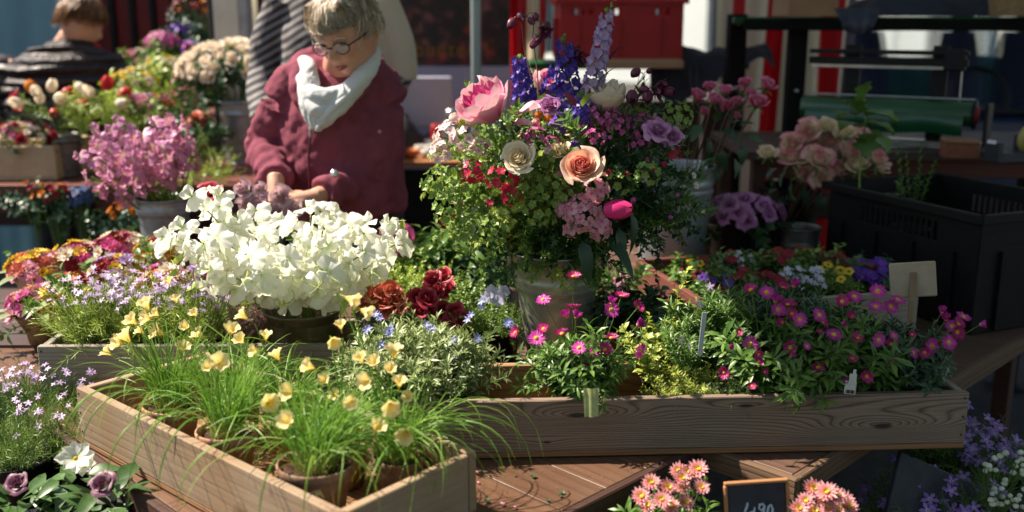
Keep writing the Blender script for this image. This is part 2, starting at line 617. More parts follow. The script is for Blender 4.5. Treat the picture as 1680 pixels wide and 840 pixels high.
# ================================================================== planters and crates
def planter(name, label, m, L, W, H, mats, group, th=.018, lip=True, front_knots=None, cat='planter box', nails=True):
    """open wooden box; local X along its length, front at -Y"""
    t = thing(name, label, cat, m, group)
    fr, bk, en, ba = mats
    obj('front_board', box(L, th, H, .002), fr, t, Matrix.Translation((0, -W / 2 + th / 2, H / 2 + .012)), smooth=False)
    obj('back_board', box(L, th, H, .002), bk, t, Matrix.Translation((0, W / 2 - th / 2, H / 2 + .012)), smooth=False)
    for s in (-1, 1):
        obj('end_board', box(W - 2 * th - .002, th, H - .003, .002), en, t,
            Matrix.Translation((s * (L / 2 - th / 2 - .001), 0, H / 2 + .011)) @ Matrix.Rotation(R(90), 4, 'Z'), smooth=False)
    obj('base_board', box(L, W - .001, .012, .002), ba, t, Matrix.Translation((0, 0, .0055)), smooth=False)
    if nails:
        nm = build_mesh('nail', lathe([(.0001, .0012), (.0022, .001), (.0026, 0), (.0024, -.001)], 8), M['dark_seam'])
        for s in (-1, 1):
            for k in range(3):
                put('nail', nm, t, mdir((s * (L / 2 - th / 2), -W / 2, .03 + k * (H - .03) / 2), (0, -1, 0)))
    return t


A_ = Vector((-.881, 1.895)); dL = Vector((.757, -.653)); dW = Vector((.653, .757))
cen = A_ + dL * .41 + dW * .1525
mA = Matrix.Translation((cen.x, cen.y, TZ + .003)) @ Matrix.Rotation(math.atan2(dL.y, dL.x), 4, 'Z')
CRATE_A = mA
planter('planter_box', 'bleached wooden crate standing diagonally in front, filled with yellow daffodil pots', mA, .82, .305, .112,
        (M['wood_crate'], M['wood_crate'], M['wood_crate'], M['wood_inner']), 'wooden planter boxes')
# long planter in the middle and right
xl, xr = -.315, .912
ang = math.atan2(.055, 1.0) * .9
mB = Matrix.Translation(((xl + xr) / 2, 1.955, TZ + .003)) @ Matrix.Rotation(ang, 4, 'Z')
CRATE_B = mB
LB, WB, HB = 1.225, .225, .108
planter('planter_box', 'long weathered planter with knotty grey brown front board holding daisies', mB, LB, WB, HB,
        (M['wood_front'], M['wood_raw'], M['wood_grey'], M['wood_inner']), 'wooden planter boxes')
mC = Matrix.Translation((-.72, 2.26, TZ + .003)) @ Matrix.Rotation(R(1), 4, 'Z')
CRATE_C = mC
planter('planter_box', 'grey wooden planter at the left behind the daffodil crate with lilac phlox', mC, .72, .21, .112,
        (M['wood_grey'], M['wood_grey'], M['wood_grey'], M['wood_inner']), 'wooden planter boxes')
# square box with pansies behind the long planter
d1 = Vector((.2425, -.97)); d2 = Vector((.97, .2425))
cD = Vector((.37, 2.90)) + d1 * .26 + d2 * .30
mD = Matrix.Translation((cD.x, cD.y, TZ + .003)) @ Matrix.Rotation(math.atan2(d2.y, d2.x), 4, 'Z')
CRATE_D = mD
planter('planter_box', 'red brown square wooden box of pansies behind the long planter', mD, .60, .52, .135,
        (M['wood_grey'], M['wood_red'], M['wood_red'], M['wood_inner']), 'wooden planter boxes', nails=False)

# ================================================================== stand for low plants (ground level things)
def low_stand(label, x, y, w, d, h, rz=0):
    t = thing('plant_stand', label, 'stand', mloc((x, y, 0), rz), 'low plant stands')
    n = max(3, int(d / .1))
    plank_row(t, 'plank', -d / 2, d / 2, w, n, h, .018, M['table_far'], Matrix.Identity(4), gap=.012)
    for sx in (-1, 1):
        for sy in (-1, 1):
            leg(t, sx * (w / 2 - .03), sy * (d / 2 - .03), h - .018, .04, M['edge_dark'])
    for sx in (-1, 1):
        obj('rail', box(.02, d - .12, .03, .003), M['edge_dark'], t, Matrix.Translation((sx * (w / 2 - .03), 0, h - .035)), smooth=False)


low_stand('low dark slatted stand under the white and pink flowers at lower left', -1.07, 1.62, .66, .50, .50, R(20))
low_stand('low slatted stand under the coral chrysanthemums below the long planter', .42, 1.46, .85, .34, .44, R(4))
low_stand('low slatted stand in the shade under the violet bellflowers at lower right', 1.28, 1.95, .66, .62, .36, R(45))

# slate leaning under the right table
t = tag(obj('slate', box(.26, .014, .30, .002), plain('slate', (.012, .014, .022), (.028, .030, .042), .55, 0, 20, bmp=.4),
            None, mloc((.86, 1.83, .56), R(18), R(-24), R(28)), smooth=False),
        'dark slate slab leaning under the table corner behind pink chrysanthemums', 'slate')

# ================================================================== unseen canopies, shaped to hold back sun and sky over the stall
m, nt, bs, out = new_mat('striped_canopy')
tc = nd(nt, 'ShaderNodeTexCoord'); sp = nd(nt, 'ShaderNodeSeparateXYZ'); nt.links.new(tc.outputs['Object'], sp.inputs[0])
st = mathn(nt, 'FRACT', mathn(nt, 'MULTIPLY', sp.outputs[1], 1.6))
colr = ramp(nt, st, [(.0, (.44, .56, .58)), (.5, (.14, .26, .27))], 'CONSTANT')  # greens picked so light through the cloth tints the shade teal
nt.links.new(colr, bs.inputs['Base Color']); bs.inputs['Roughness'].default_value = .8
tb = nd(nt, 'ShaderNodeBsdfTranslucent'); nt.links.new(colr, tb.inputs[0])
mx = nd(nt, 'ShaderNodeMixShader'); mx.inputs[0].default_value = .14
nt.links.new(bs.outputs[0], mx.inputs[1]); nt.links.new(tb.outputs[0], mx.inputs[2]); nt.links.new(mx.outputs[0], out.inputs[0])
M['canopy'] = m
CX0 = -.83  # canopy edge, set where the sun patch should end


def canopy_fn(u, v):
    x = CX0 + u * 5.0 + .012 * np.sin(v * 40) * (1 - u) ** 8
    y = -5.2 + v * 11.4
    z = 2.72 + .28 * np.sin(np.clip(u, 0, 1) * math.pi) + .03 * np.sin(v * 12.56) * np.sin(u * 6.28)
    return x, y, z


can = tag(obj('market_canopy', grid(canopy_fn, 40, 100), m), 'unseen pale and dark green striped canopy shaped to shade the right side of the stall', 'canopy')

lc = tag(obj('market_canopy', grid(lambda u, v: (-3.6 - u * 3.4, -5.2 + v * 11.4, 2.72 + .28 * np.sin(u * math.pi) + .03 * np.sin(v * 12.56)), 20, 60), m), 'unseen pale and dark green striped canopy added at left to narrow the sun gap', 'canopy')
# left canopy is out of view, added to narrow the sun gap and deepen shade
for (nm, lab, x, y, z0, z1, r, mat) in [
    ('tent_pole', 'pale grey steel pole standing in front of the flower poster', P(781, 100, 4.1).x, P(781, 100, 4.1).y, 0, 2.74, .021, M['pole'])]:
    t = thing(nm, lab, 'pole', (x, y, 0))
    obj('shaft', tube([(0, 0, .01), (0, 0, z1)], r, 16), mat, t)
    obj('foot_plate', box(.14, .14, .01, .002), M['black_metal'], t, Matrix.Translation((0, 0, .006)), smooth=False)

# white post, left
x0, x1 = P(352, 100, 4.7).x, P(420, 100, 4.7).x
yp = P(385, 100, 4.7).y
t = thing('tent_post', 'cream painted square post at left behind the peach roses', 'post', ((x0 + x1) / 2, yp, 0))
w = x1 - x0
obj('post_face', box(w * .62, .08, 3.0, .006), M['white_paint'], t, Matrix.Translation((-w * .10, 0, 1.5)), smooth=False)
obj('corner_strip', box(w * .20, .10, 2.995, .006), plain('shaded_strip', (.36, .35, .38), None, .5), t, Matrix.Translation((w * .325, 0, 1.497)), smooth=False)  # grey second tone of the post
obj('edge_strip', box(w * .12, .07, 2.99, .004), M['dark_seam'], t, Matrix.Translation((-w * .475, 0, 1.495)), smooth=False)

# blue sheet wall far left
def sheet_fn(w, h, amp=.02, k=9):
    return lambda u, v: (u * w, amp * np.sin(u * k + v * 2) + amp * .4 * np.sin(u * k * 2.7 - v * 3), v * h)


xa, xb = P(-60, 60, 5.6).x, P(104, 60, 5.6).x
tag(obj('tent_wall', grid(sheet_fn(xb - xa, 3.0), 24, 12), M['blue_sheet'], None, mloc((xa, P(50, 60, 5.6).y, .02))),
    'light blue tent sheet wall behind the person in black jacket', 'tent wall')
xc = P(106, 60, 5.55)
tag(obj('sheet_post', box(.05, .05, 2.9, .006), M['white_paint'], None, mloc((xc.x + .01, xc.y, 1.45), 0, 0, R(-1)), smooth=False),
    'narrow pale post at the edge of the blue sheet', 'post')

# dark red shutter wall with panels
xa, xb = P(118, 40, 6.0).x, P(352, 40, 6.0).x
yy = P(230, 40, 6.0).y
t = thing('red_shutter', 'dark red panelled shutter behind the flowers at upper left', 'shutter', (xa, yy, 0))
W_ = xb - xa
obj('backing', box(W_, .03, 2.9, .004), M['dark_red'], t, Matrix.Translation((W_ / 2, .05, 1.45)), smooth=False)
bm_ = M['black_metal']
npan = 7
for i in range(npan + 1):
    obj('upright', box(.03, .03, 2.9, .003), bm_, t, Matrix.Translation((W_ * i / npan, .0, 1.45)), smooth=False)
pm_ = build_mesh('panel', box(W_ / npan - .035, .014, .60, .004), plain('red_panel', (.19, .012, .010), (.15, .008, .008), .5), False)
for i in range(npan):
    for k in range(4):
        put('panel', pm_, t, Matrix.Translation((W_ * (i + .5) / npan, .022, .38 + k * .655)))

# poster
x0, x1 = P(424, 50, 6.3).x, P(838, 50, 6.3).x
y_ = P(640, 50, 6.3).y
zb = P(640, 112, 6.3).z
m, nt, bs, out = new_mat('flower_print')
v = objco(nt, jitter=False)
vo = nd(nt, 'ShaderNodeTexVoronoi', feature='SMOOTH_F1'); vo.inputs['Scale'].default_value = 13
dn = nd(nt, 'ShaderNodeVectorMath', operation='ADD')
n0 = nd(nt, 'ShaderNodeTexNoise'); n0.inputs['Scale'].default_value = 18; nt.links.new(v, n0.inputs['Vector'])
sc_ = nd(nt, 'ShaderNodeVectorMath', operation='SCALE'); sc_.inputs['Scale'].default_value = .12
nt.links.new(n0.outputs['Color'], sc_.inputs[0]); nt.links.new(v, dn.inputs[0]); nt.links.new(sc_.outputs[0], dn.inputs[1])
nt.links.new(dn.outputs[0], vo.inputs['Vector'])
hue = noise(nt, v, 2.3, 2, .5)
c1 = ramp(nt, hue, [(.30, (.30, .055, .10)), (.42, (.42, .03, .02)), (.5, (.25, .10, .07)), (.6, (.34, .07, .15)), (.75, (.30, .17, .12))])
pet = ramp(nt, vo.outputs['Distance'], [(.05, 1.0), (.55, .06)])
c2 = mixc(nt, 1.0, c1, pet, 'MULTIPLY')
big = ramp(nt, noise(nt, v, 6, 3, .6), [(.40, .12), (.60, 1.0)])
c2 = mixc(nt, 1.0, c2, big, 'MULTIPLY')
nt.links.new(c2, bs.inputs['Base Color']); bs.inputs['Roughness'].default_value = .5
t = thing('flower_poster', 'wide dark poster of red and pink blooms with yellow lettering', 'poster', ((x0 + x1) / 2, y_, zb))
obj('print', box(x1 - x0, .012, 1.3, .002), m, t, Matrix.Translation((0, 0, .65)), smooth=False)
fc = bpy.data.curves.new('lettering', 'FONT')
fc.body = 'Blumen machen Ihr Leben bunter !'
fc.size = .125; fc.align_x = 'RIGHT'; fc.extrude = .002; fc.space_character = 1.15
fc.materials.append(plain('yellow_lettering', (.26, .115, .012), (.20, .08, .008), .5))
fo = bpy.data.objects.new('lettering', fc); COL.objects.link(fo); fo.parent = t
bpy.context.view_layer.update()
fm_ = bpy.data.meshes.new_from_object(fo.evaluated_get(bpy.context.evaluated_depsgraph_get()))
bpy.data.objects.remove(fo)
fo = put('lettering', fm_, t)
fo.matrix_basis = Matrix.Translation(((x1 - x0) / 2 - .14, -.012, .075)) @ Matrix.Rotation(R(90), 4, 'X')
# lilac panel wall below the poster
z1 = zb + .01
tag(obj('counter_wall', box(x1 - x0 + 1.2, .04, z1, .004), M['lilac_panel'], None, Matrix.Translation(((x0 + x1) / 2 - .3, y_ - .01, z1 / 2)), smooth=False),
    'lilac grey panel wall below the flower poster', 'wall')
px = P(700, 150, 5.9)
tag(obj('leaning_board', box(.62, .02, .30, .01), plain('pale_panel', (.42, .42, .52), (.38, .38, .47), .45), None,
        Matrix.Translation((px.x - .16, px.y, 1.12)), smooth=False), 'paler rectangular board leaning on the lilac wall behind the thermos', 'board')
for s_ in (0,):
    pass

# ================================================================== striped curtains
def curtain(label, x0, x1, y, z0, z1, bands, folds=7, amp=.025, group='striped curtains'):
    """bands: (fraction, material) from left to right; every cloth band is a child strip"""
    t = thing('striped_curtain', label, 'curtain', (x0, y, z0), group)
    W = x1 - x0
    f0 = 0
    for f1, mt, nm in bands:
        def fn(u, v, f0=f0, f1=f1):
            f = f0 + (f1 - f0) * u
            return f * W + .012 * np.sin(v * 5 + f * 9), amp * np.sin(f * folds * 6.28) + .01 * np.sin(v * 7 + f * 12), v * (z1 - z0)
        obj(nm, grid(fn, 10, 16), mt, t)
        f0 = f1
    return t


cr = plant('cream_stripe', (.70, .62, .52), (.64, .56, .46), trans=.5, mott=.12)
rd = plant('red_stripe', (.46, .006, .014), (.38, .005, .012), trans=.45, mott=.12)
a = P(836, 80, 4.9); b = P(897, 80, 4.9)
curtain('gathered red and cream curtain at the left edge of the bright opening', a.x, b.x, a.y, .02, 2.7,
        [(.42, rd, 'red_band'), (.62, cr, 'cream_band'), (.86, cr, 'cream_band'), (1.0, rd, 'red_band')], 2.2, .03)
a = P(1172, 80, 4.9); b = P(1388, 80, 4.9)
curtain('red and cream striped curtain behind the dark uprights', a.x, b.x, a.y, .02, 2.7,
        [(.13, cr, 'cream_band'), (.25, rd, 'red_band'), (.38, cr, 'cream_band'), (.50, rd, 'red_band'), (.66, cr, 'cream_band'), (.82, cr, 'cream_band'),
         (.97, rd, 'red_band'), (1.0, cr, 'cream_band')], 5, .035)

# ================================================================== rack in the bright opening
a, b = P(868, 108, 4.55), P(1230, 108, 4.55)
t = thing('market_shelf', 'green edged shelf carrying the red crate in the bright opening', 'shelf', ((a.x + b.x) / 2, a.y + .2, 0), 'green shelves')
Ls = b.x - a.x
obj('shelf_board', box(Ls, .40, .03, .004), M['green_metal'], t, Matrix.Translation((0, 0, a.z)), smooth=False)
for s in (-1, 1):
    for q in (-1, 1):
        obj('leg', box(.035, .035, a.z - .016, .003), M['green_metal'], t, Matrix.Translation((s * (Ls / 2 - .03) + (0.08 if s < 0 else 0), q * .17, (a.z - .016) / 2)), smooth=False)
SHZ = a.z + .015


def slot_crate(name, label, m, L, W, H, mat, th=.006, cat='crate', holes=(), rim=.02, taper=.96, group=None):
    """plastic crate whose sides are built of solid bands and posts so that slots and holes are open"""
    t = thing(name, label, cat, m, group)
    for side in range(4):
        ln = L if side % 2 == 0 else W
        off = (W if side % 2 == 0 else L) / 2
        rz = [0, 90, 180, 270][side]
        ms = Matrix.Rotation(R(rz), 4, 'Z') @ Matrix.Translation((0, -off, 0))
        parts = []
        hh = holes[side % 2] if holes else None
        if hh:
            z0, z1, xs, wpost = hh
            parts += [box(ln, th, z0, .001, (0, 0, z0 / 2)), box(ln, th, H - z1, .001, (0, 0, (H + z1) / 2))]
            e0 = -ln / 2
            for (xa_, xb_) in xs + [(ln / 2, None)]:
                if xa_ - e0 > .001:
                    parts.append(box(xa_ - e0, th, z1 - z0 + .001, .0005, ((xa_ + e0) / 2, 0.0004, (z0 + z1) / 2)))
                e0 = xb_
        else:
            parts.append(box(ln, th, H, .001, (0, 0, H / 2)))
        obj('side_panel', join(parts), mat, t, ms, smooth=False)
        # rim flange and ribs
        obj('rim', join([box(ln + rim * 2, rim, .008, .002, (0, -rim / 2, H - .002)), box(ln + rim * 2, .003, .022, .001, (0, -rim - .001, H - .011))]),
            mat, t, ms, smooth=False)
        nr = max(2, int(ln / .14))
        [obj('rib', g_, mat, t, ms, smooth=False) for g_ in ([box(.004, .012, (hh[0] if hh else H) - .02, .001, (-ln / 2 + ln * (k + .5) / nr, -.009, (hh[0] if hh else H) / 2 - .005)) for k in range(nr)])]
    obj('base', box(L, W, .006, .001), mat, t, Matrix.Translation((0, 0, .004)), smooth=False)
    return t


def octhole(t, mat, x, y, z, r):
    pass


a, b = P(917, 50, 4.5), P(1117, 50, 4.5)
cw = b.x - a.x
def hs(n, c0, w, gp): return [(c0 + i * gp - w / 2, c0 + i * gp + w / 2) for i in range(n)]
slot_crate('red_crate', 'bright red plastic crate with round holes standing on the green shelf', mloc(((a.x + b.x) / 2, a.y + .16, SHZ + .012), R(2)),
           cw, .36, .27, M['red_plastic'],
           holes=((.20, .228, hs(3, -.215, .026, .038) + hs(1, -.02, .024, .04) + hs(2, .165, .026, .043), .01), (.2, .228, hs(3, -.05, .026, .05), .01)))
# jar-like crumpled net behind the crate lower edge
t = tag(obj('cardboard_tray', box(.42, .30, .035, .004), M['card'], None, mloc((P(1040, 100, 4.42).x, P(1040, 100, 4.42).y + .05, SHZ + .0), R(-2)).copy(), smooth=False),
        'flat brown cardboard tray under the front of the red crate', 'tray')
t.location.z = SHZ - .035 / 2 + .019

# upper green shelf on the right with things on it
a, b = P(1228, 28, 3.95), P(1760, 28, 3.75)
t = thing('upper_shelf', 'green upper shelf above the wrapping paper roll', 'shelf', ((a.x + b.x) / 2, a.y, 0), 'green shelves')
Lu = (b - a).length
obj('shelf_board', box(Lu, .42, .028, .004), M['green_metal'], t, mloc((0, .2, a.z - .014), math.atan2(b.y - a.y, b.x - a.x)), smooth=False)
obj('shelf_lip', box(Lu, .012, .045, .003), plain('shelf_lip', (.005, .008, .007), None, .6, spec=.1), t, mloc((0, -.018, a.z - .030), math.atan2(b.y - a.y, b.x - a.x)), smooth=False)
USZ = a.z


def rack_post(label, px, d, z1, w=.055):
    p = P(px, 100, d)
    t = thing('rack_upright', label, 'post', (p.x, p.y, 0), 'dark rack uprights')
    obj('upright_beam', box(w, w, z1, .004), plain('dark_beam', (.012, .010, .010), (.007, .006, .006), .8, 0, 14, bmp=.4, spec=.1), t, Matrix.Translation((0, 0, z1 / 2)), smooth=False)
    obj('foot_plate', box(w * 1.8, w * 1.8, .01, .002), M['black_metal'], t, Matrix.Translation((0, 0, .0055)), smooth=False)
    for k in range(5):
        obj('bolt', lathe([(.0001, .006), (.008, .005), (.009, 0)], 8), M['steel'], t, mdir((0, -w / 2, .5 + .27 * k), (0, -1, 0)))


rack_post('dark upright at the right side of the bright opening', 1206, 4.3, 1.62, .075)
rack_post('dark upright in front of the striped curtain beside the green roll', 1306, 4.12, 1.575, .07)
rack_post('dark upright at the right edge of the photograph beside the van window', 1712, 4.1, 1.57, .07)


def crumple(w, d, h, seed, fold=.02, n=22):
    rs = np.random.RandomState(seed)
    ph = rs.rand(8) * 6.28
    def fn(u, v):
        x = (u - .5) * w; y = (v - .5) * d
        env = (np.clip(1 - np.abs(2 * u - 1) ** 4, 0, 1)) * (np.clip(1 - np.abs(2 * v - 1) ** 4, 0, 1))
        z = env * h * (.65 + .25 * np.sin(u * 7 + ph[0]) + .2 * np.sin(v * 5 + u * 9 + ph[1])) + fold * env * np.sin(u * 21 + v * 8 + ph[2])
        return x + fold * np.sin(v * 11 + ph[3]), y + fold * np.sin(u * 13 + ph[4]), z
    top = grid(fn, n, n)
    bot = grid(lambda u, v: ((u - .5) * w, (v - .5) * d, -0.002 + 0 * u), 4, 4)
    return join([top, bot])


p = P(1540, 12, 3.95)
tag(obj('cloth_bag', crumple(.62, .34, .16, 3), M['cloth_navy'], None, mloc((p.x, p.y + .12, USZ + .004), R(-4))), 'crumpled navy bag lying on the upper green shelf', 'bag')
# cloth corner hanging over the shelf
def hang_fn(u, v):
    return (u - .5) * .17 * (1 - .35 * v), -.012 - .035 * np.sin(v * 2.2) + .012 * np.sin(u * 9), .03 - v * .075 - .02 * np.sin(u * 3.14) * v
p = P(1400, 20, 3.7)
tag(obj('hanging_cloth', grid(hang_fn, 14, 10), plant('navy_cloth', (.02, .025, .05), (.03, .035, .07), trans=0, mott=.3), None, mloc((p.x, p.y - .02, USZ + .002))),
    'dark blue cloth corner drooping over the upper shelf edge', 'cloth')
p = P(1332, 8, 3.95)
tag(obj('cardboard_box', box(.20, .22, .14, .003), M['card'], None, mloc((p.x, p.y + .1, USZ + .072), R(3)), smooth=False), 'plain brown cardboard box at the left end of the upper shelf', 'box')
p = P(1668, 8, 3.8)
tag(obj('cork_block', box(.16, .2, .12, .004), plain('cork', (.40, .26, .14), (.25, .15, .08), .9, 0, 60, bmp=.7), None, mloc((p.x + .02, p.y + .1, USZ + .062), R(-3)), smooth=False),
    'speckled tan block at the right end of the upper shelf', 'block')

# garment draped over the green shelf
def garment_fn(u, v):
    x = (u - .5) * .56
    s = (v - .5)
    y = s * .36
    z = .045 + .03 * np.sin(u * 8) * (1 - np.abs(2 * s)) + .014 * np.sin(u * 23 + v * 5) - np.clip(-s - .26, 0, 1) * (.55 + .4 * np.sin(u * 5 + .5))
    return x, np.maximum(y, -.235), z
p = P(1165, 98, 4.45)
tag(obj('dark_garment', grid(garment_fn, 34, 20), M['cloth_dark'], None, mloc((p.x + .02, p.y + .20, SHZ + .004))), 'dark purple garment lying over the green shelf beside the red crate', 'garment')
def gsl(u, v):
    return (u - .5) * .06 * (1.1 - v) + .02 * v, .01 * np.sin(v * 8) + .008 * np.sin(u * 7), -v * .20
p = P(1140, 112, 4.3)
tag(obj('hanging_strap', join([grid(gsl, 5, 10), tube([(-.02, .004, 0), (-.01, 0, -.1), (.02, 0, -.19)], .007, 6)]), M['cloth_dark'], None, mloc((p.x, p.y, SHZ))),
    'dark cloth strap dangling from the garment in front of the opening', 'strap')
# ================================================================== workbench on the right with wrapping paper roll
a = P(1232, 236, 3.9)
BZ = 1.135
t = thing('work_bench', 'dark workbench carrying the wrapping paper roll at the right', 'workbench', (1.62, 3.90, 0))
plank_row(t, 'plank', -.34, .34, 1.55, 5, BZ, .03, M['table_far'], Matrix.Identity(4))
for sx in (-1, 1):
    for sy in (-1, 1):
        leg(t, sx * .72, sy * .28, BZ - .03, .05, M['edge_dark'])
obj('front_rail', box(1.4, .022, .07, .003), M['wood_red'], t, Matrix.Translation((0, -.29, BZ - .067)), smooth=False)
for k, zz in enumerate((.35, .62, .88)):
    obj('shelf_plank', box(1.38, .50, .018, .003), M['wood_red'] if k == 2 else M['table_far'], t, Matrix.Translation((0, .0, zz)), smooth=False)

# roll dispenser
pl, pr = P(1318, 170, 3.82), P(1598, 182, 3.50)
ax = (pr - pl); LR = ax.length; ax.normalize()
zc = BZ + .15
root = thing('paper_dispenser', 'black wrapping paper cutter holding a big green roll', 'paper dispenser', mloc(((pl.x + pr.x) / 2, (pl.y + pr.y) / 2, BZ + .001), math.atan2(ax.y, ax.x)))
gp = plain('green_wrapping_paper', (.008, .075, .030), (.006, .055, .022), .32, 0, 5, coat=.4)
roll = lathe([(.0001, -LR / 2), (.018, -LR / 2), (.042, -LR / 2), (.044, -LR / 2 + .004), (.044, 0), (.044, LR / 2 - .004), (.042, LR / 2), (.018, LR / 2), (.0001, LR / 2)], 40)
o = obj('paper_roll', roll, gp, root, mloc((0, 0, .135), 0, 0, R(90)))
obj('loose_sheet', grid(lambda u, v: ((u - .5) * (LR - .05), -.045 - .010 * np.sin(v * 3.1), .14 - v * .075 - .004 * np.sin(u * 14)), 20, 8), gp, root)
obj('roll_core', lathe([(.0001, .004), (.030, .004), (.032, 0), (.032, -.004)], 24), plain('red_core', (.38, .012, .02), None, .5), root, mdir((LR / 2 + .012, 0, .135), (1, 0, 0)))
obj('end_plate', lathe([(.0001, .003), (.050, .003), (.052, 0), (.052, -.006)], 24), M['black_metal'], root, mdir((LR / 2 + .006, 0, .135), (1, 0, 0)))
obj('end_plate', box(.012, .12, .15, .004), M['black_metal'], root, Matrix.Translation((LR / 2 + .045, .03, .10)), smooth=False)
obj('base_bar', box(LR + .1, .05, .03, .003), M['steel'], root, Matrix.Translation((0, .06, .016)), smooth=False)
for x in (-LR * .24, LR * .27):
    obj('support_arm', box(.055, .022, .34, .003), M['black_metal'], root, mloc((x, .075, .20), 0, 0, 0), smooth=False)
obj('cutter_bar', box(LR * .93, .035, .016, .003), M['black_metal'], root, Matrix.Translation((-.02, .045, .345)), smooth=False)
obj('cutter_bar', box(LR * .93, .030, .026, .003), M['black_metal'], root, Matrix.Translation((-.02, .045, .312)), smooth=False)
obj('cutter_blade', box(LR * .9, .006, .012, .001), M['steel'], root, Matrix.Translation((-.02, .036, .292)), smooth=False)
obj('bar_bracket', box(.07, .05, .075, .006), M['black_metal'], root, Matrix.Translation((LR * .36, .045, .32)), smooth=False)
obj('highlight_rail', tube([(-LR / 2, .02, .186), (LR / 2, .02, .186)], .004, 8), M['steel'], root)  # thin steel tube just above the roll
obj('tension_rod', tube([(LR * .40, .05, .30), (LR * .41, .04, .03)], .003, 6), M['steel'], root)

# wooden box, tape dispenser, oddments on the bench
p = P(1575, 232, 3.42)
t = thing('wooden_box', 'small reddish wooden box on the bench beside the tape', 'box', mloc((p.x, p.y, BZ + .001), R(-12)))
obj('box_body', box(.11, .09, .05, .003), plain('red_wood', (.26, .09, .05), (.2, .06, .035), .6, 0, 18), t, Matrix.Translation((0, 0, .025)), smooth=False)
obj('box_lid', box(.114, .094, .012, .003), plain('pale_wood_lid', (.34, .16, .09), None, .6), t, Matrix.Translation((0, 0, .0565)), smooth=False)
obj('box_end', box(.004, .07, .036, .001), plain('box_label', (.42, .34, .24), None, .7), t, Matrix.Translation((.057, 0, .026)), smooth=False)
p = P(1660, 232, 3.3)
t = thing('tape_dispenser', 'grey tape dispenser with a yellow roll at the right end of the bench', 'tape dispenser', mloc((p.x + .03, p.y, BZ + .001), R(14)))
dg = plain('dispenser_grey', (.035, .04, .055), (.03, .033, .045), .4)
obj('dispenser_body', join([box(.22, .07, .035, .006, (0, 0, .018)), box(.10, .012, .085, .006, (.05, -.032, .045)), box(.10, .012, .085, .006, (.05, .032, .045)),
                           box(.02, .07, .05, .004, (-.10, 0, .045))]), dg, t, smooth=False)
obj('tape_roll', lathe([(.036, -.014), (.055, -.014), (.055, .014), (.036, .014), (.036, -.014)], 32), plain('yellow_tape', (.50, .42, .14), None, .3), t, mdir((.05, 0, .072), (0, -1, 0)))
obj('tape_hub', lathe([(.0001, .016), (.012, .016), (.034, .013), (.034, -.013), (.0001, -.013)], 24), plain('red_hub', (.35, .02, .02), None, .4), t, mdir((.05, 0, .072), (0, -1, 0)))
obj('tape_teeth', box(.004, .04, .014, .001), M['steel'], t, mloc((-.112, 0, .07), 0, 0, R(20)), smooth=False)
for (px, py, w, lab) in [(1480, 236, .34, 'steel trimming rail lying on the bench behind the cream roses')]:
    p = P(px, py, 3.66)
    tag(obj('steel_rail', join([box(w, .03, .012, .003, (0, 0, .007)), tube([(-w / 2, .03, .009), (w / 2, .03, .009)], .006, 8)]), M['steel'], None, mloc((p.x, p.y, BZ), R(-6)), smooth=False), lab, 'rail')

# ================================================================== van beyond the bench
V_ = P(1560, 150, 5.6)
t = thing('parked_van', 'dark blue van with covered front seats parked behind the workbench', 'van', (V_.x, V_.y, 0))
vb = plain('van_paint', (.018, .03, .085), (.015, .022, .06), .3, 0, 3, coat=.6)
lx0, lx1 = -.62, 1.5
obj('lower_body', join([box(lx1 - lx0, 1.5, .72, .05, ((lx0 + lx1) / 2, .75, .71)), box(lx1 - lx0 - .1, 1.4, .30, .03, ((lx0 + lx1) / 2, .76, .32))]), vb, t, smooth=False)
obj('roof', box(lx1 - lx0, 1.5, .10, .04, ((lx0 + lx1) / 2, .75, 1.93)), vb, t, smooth=False)
for x in (lx0 + .03, lx1 - .03):
    for y in (.04, 1.46):
        obj('window_pillar', box(.06, .06, .85, .01), vb, t, Matrix.Translation((x, y, 1.485)), smooth=False)
obj('window_sill', box(lx1 - lx0 - .12, .05, .03, .008), M['black_metal'], t, Matrix.Translation(((lx0 + lx1) / 2, .03, 1.088)), smooth=False)
# glass
m, nt, bs, out = new_mat('van_glass')
bs.inputs['Base Color'].default_value = (.75, .9, .9, 1); bs.inputs['Roughness'].default_value = .04
bs.inputs['Transmission Weight'].default_value = 1.0; bs.inputs['IOR'].default_value = 1.1; bs.inputs['Alpha'].default_value = .35
obj('side_window', box(lx1 - lx0 - .12, .006, .82, .001), m, t, Matrix.Translation(((lx0 + lx1) / 2, .06, 1.49)), smooth=False)
seatm = plain('seat_cover_navy', (.02, .028, .075), (.012, .016, .04), .8, 0, 9, bmp=.5)
def seat(x, y, w=.34):
    prof = lambda u, v: ((u - .5) * w * (1.0 - .25 * v ** 3) * 1.0, -.06 * np.sin(u * math.pi) + .05 * v, v * .52)
    front = grid(prof, 14, 14)
    back = grid(lambda u, v: ((u - .5) * w * (1.0 - .25 * v ** 3), .10 * np.sin(u * math.pi) + .05 * v, v * .52), 14, 14)
    o = obj('seat', join([front, back, box(w * 1.05, .42, .12, .04, (0, -.15, -.02))]), seatm, t, mloc((x, y, 1.0)))
    hr = grid(lambda u, v: (.095 * np.cos(u * 6.283) * np.abs(np.sin(np.clip(v, .02, .98) * math.pi)) ** .35, .05 * np.sin(u * 6.283) * np.abs(np.sin(np.clip(v, .02, .98) * math.pi)) ** .5,
                            .1 - .1 * np.cos(v * math.pi)), 20, 12, closed=True)
    obj('headrest', hr, seatm, o, mloc((.01, .05, .50)))
seat(P(1590, 100, 6.05).x - V_.x, .62); seat(P(1700, 100, 6.3).x - V_.x, .85, .44)
seat(P(1440, 100, 6.3).x - V_.x, 1.0, .36)
teal = plain('teal_upholstery', (.05, .20, .19), (.03, .11, .12), .7, 0, 7)
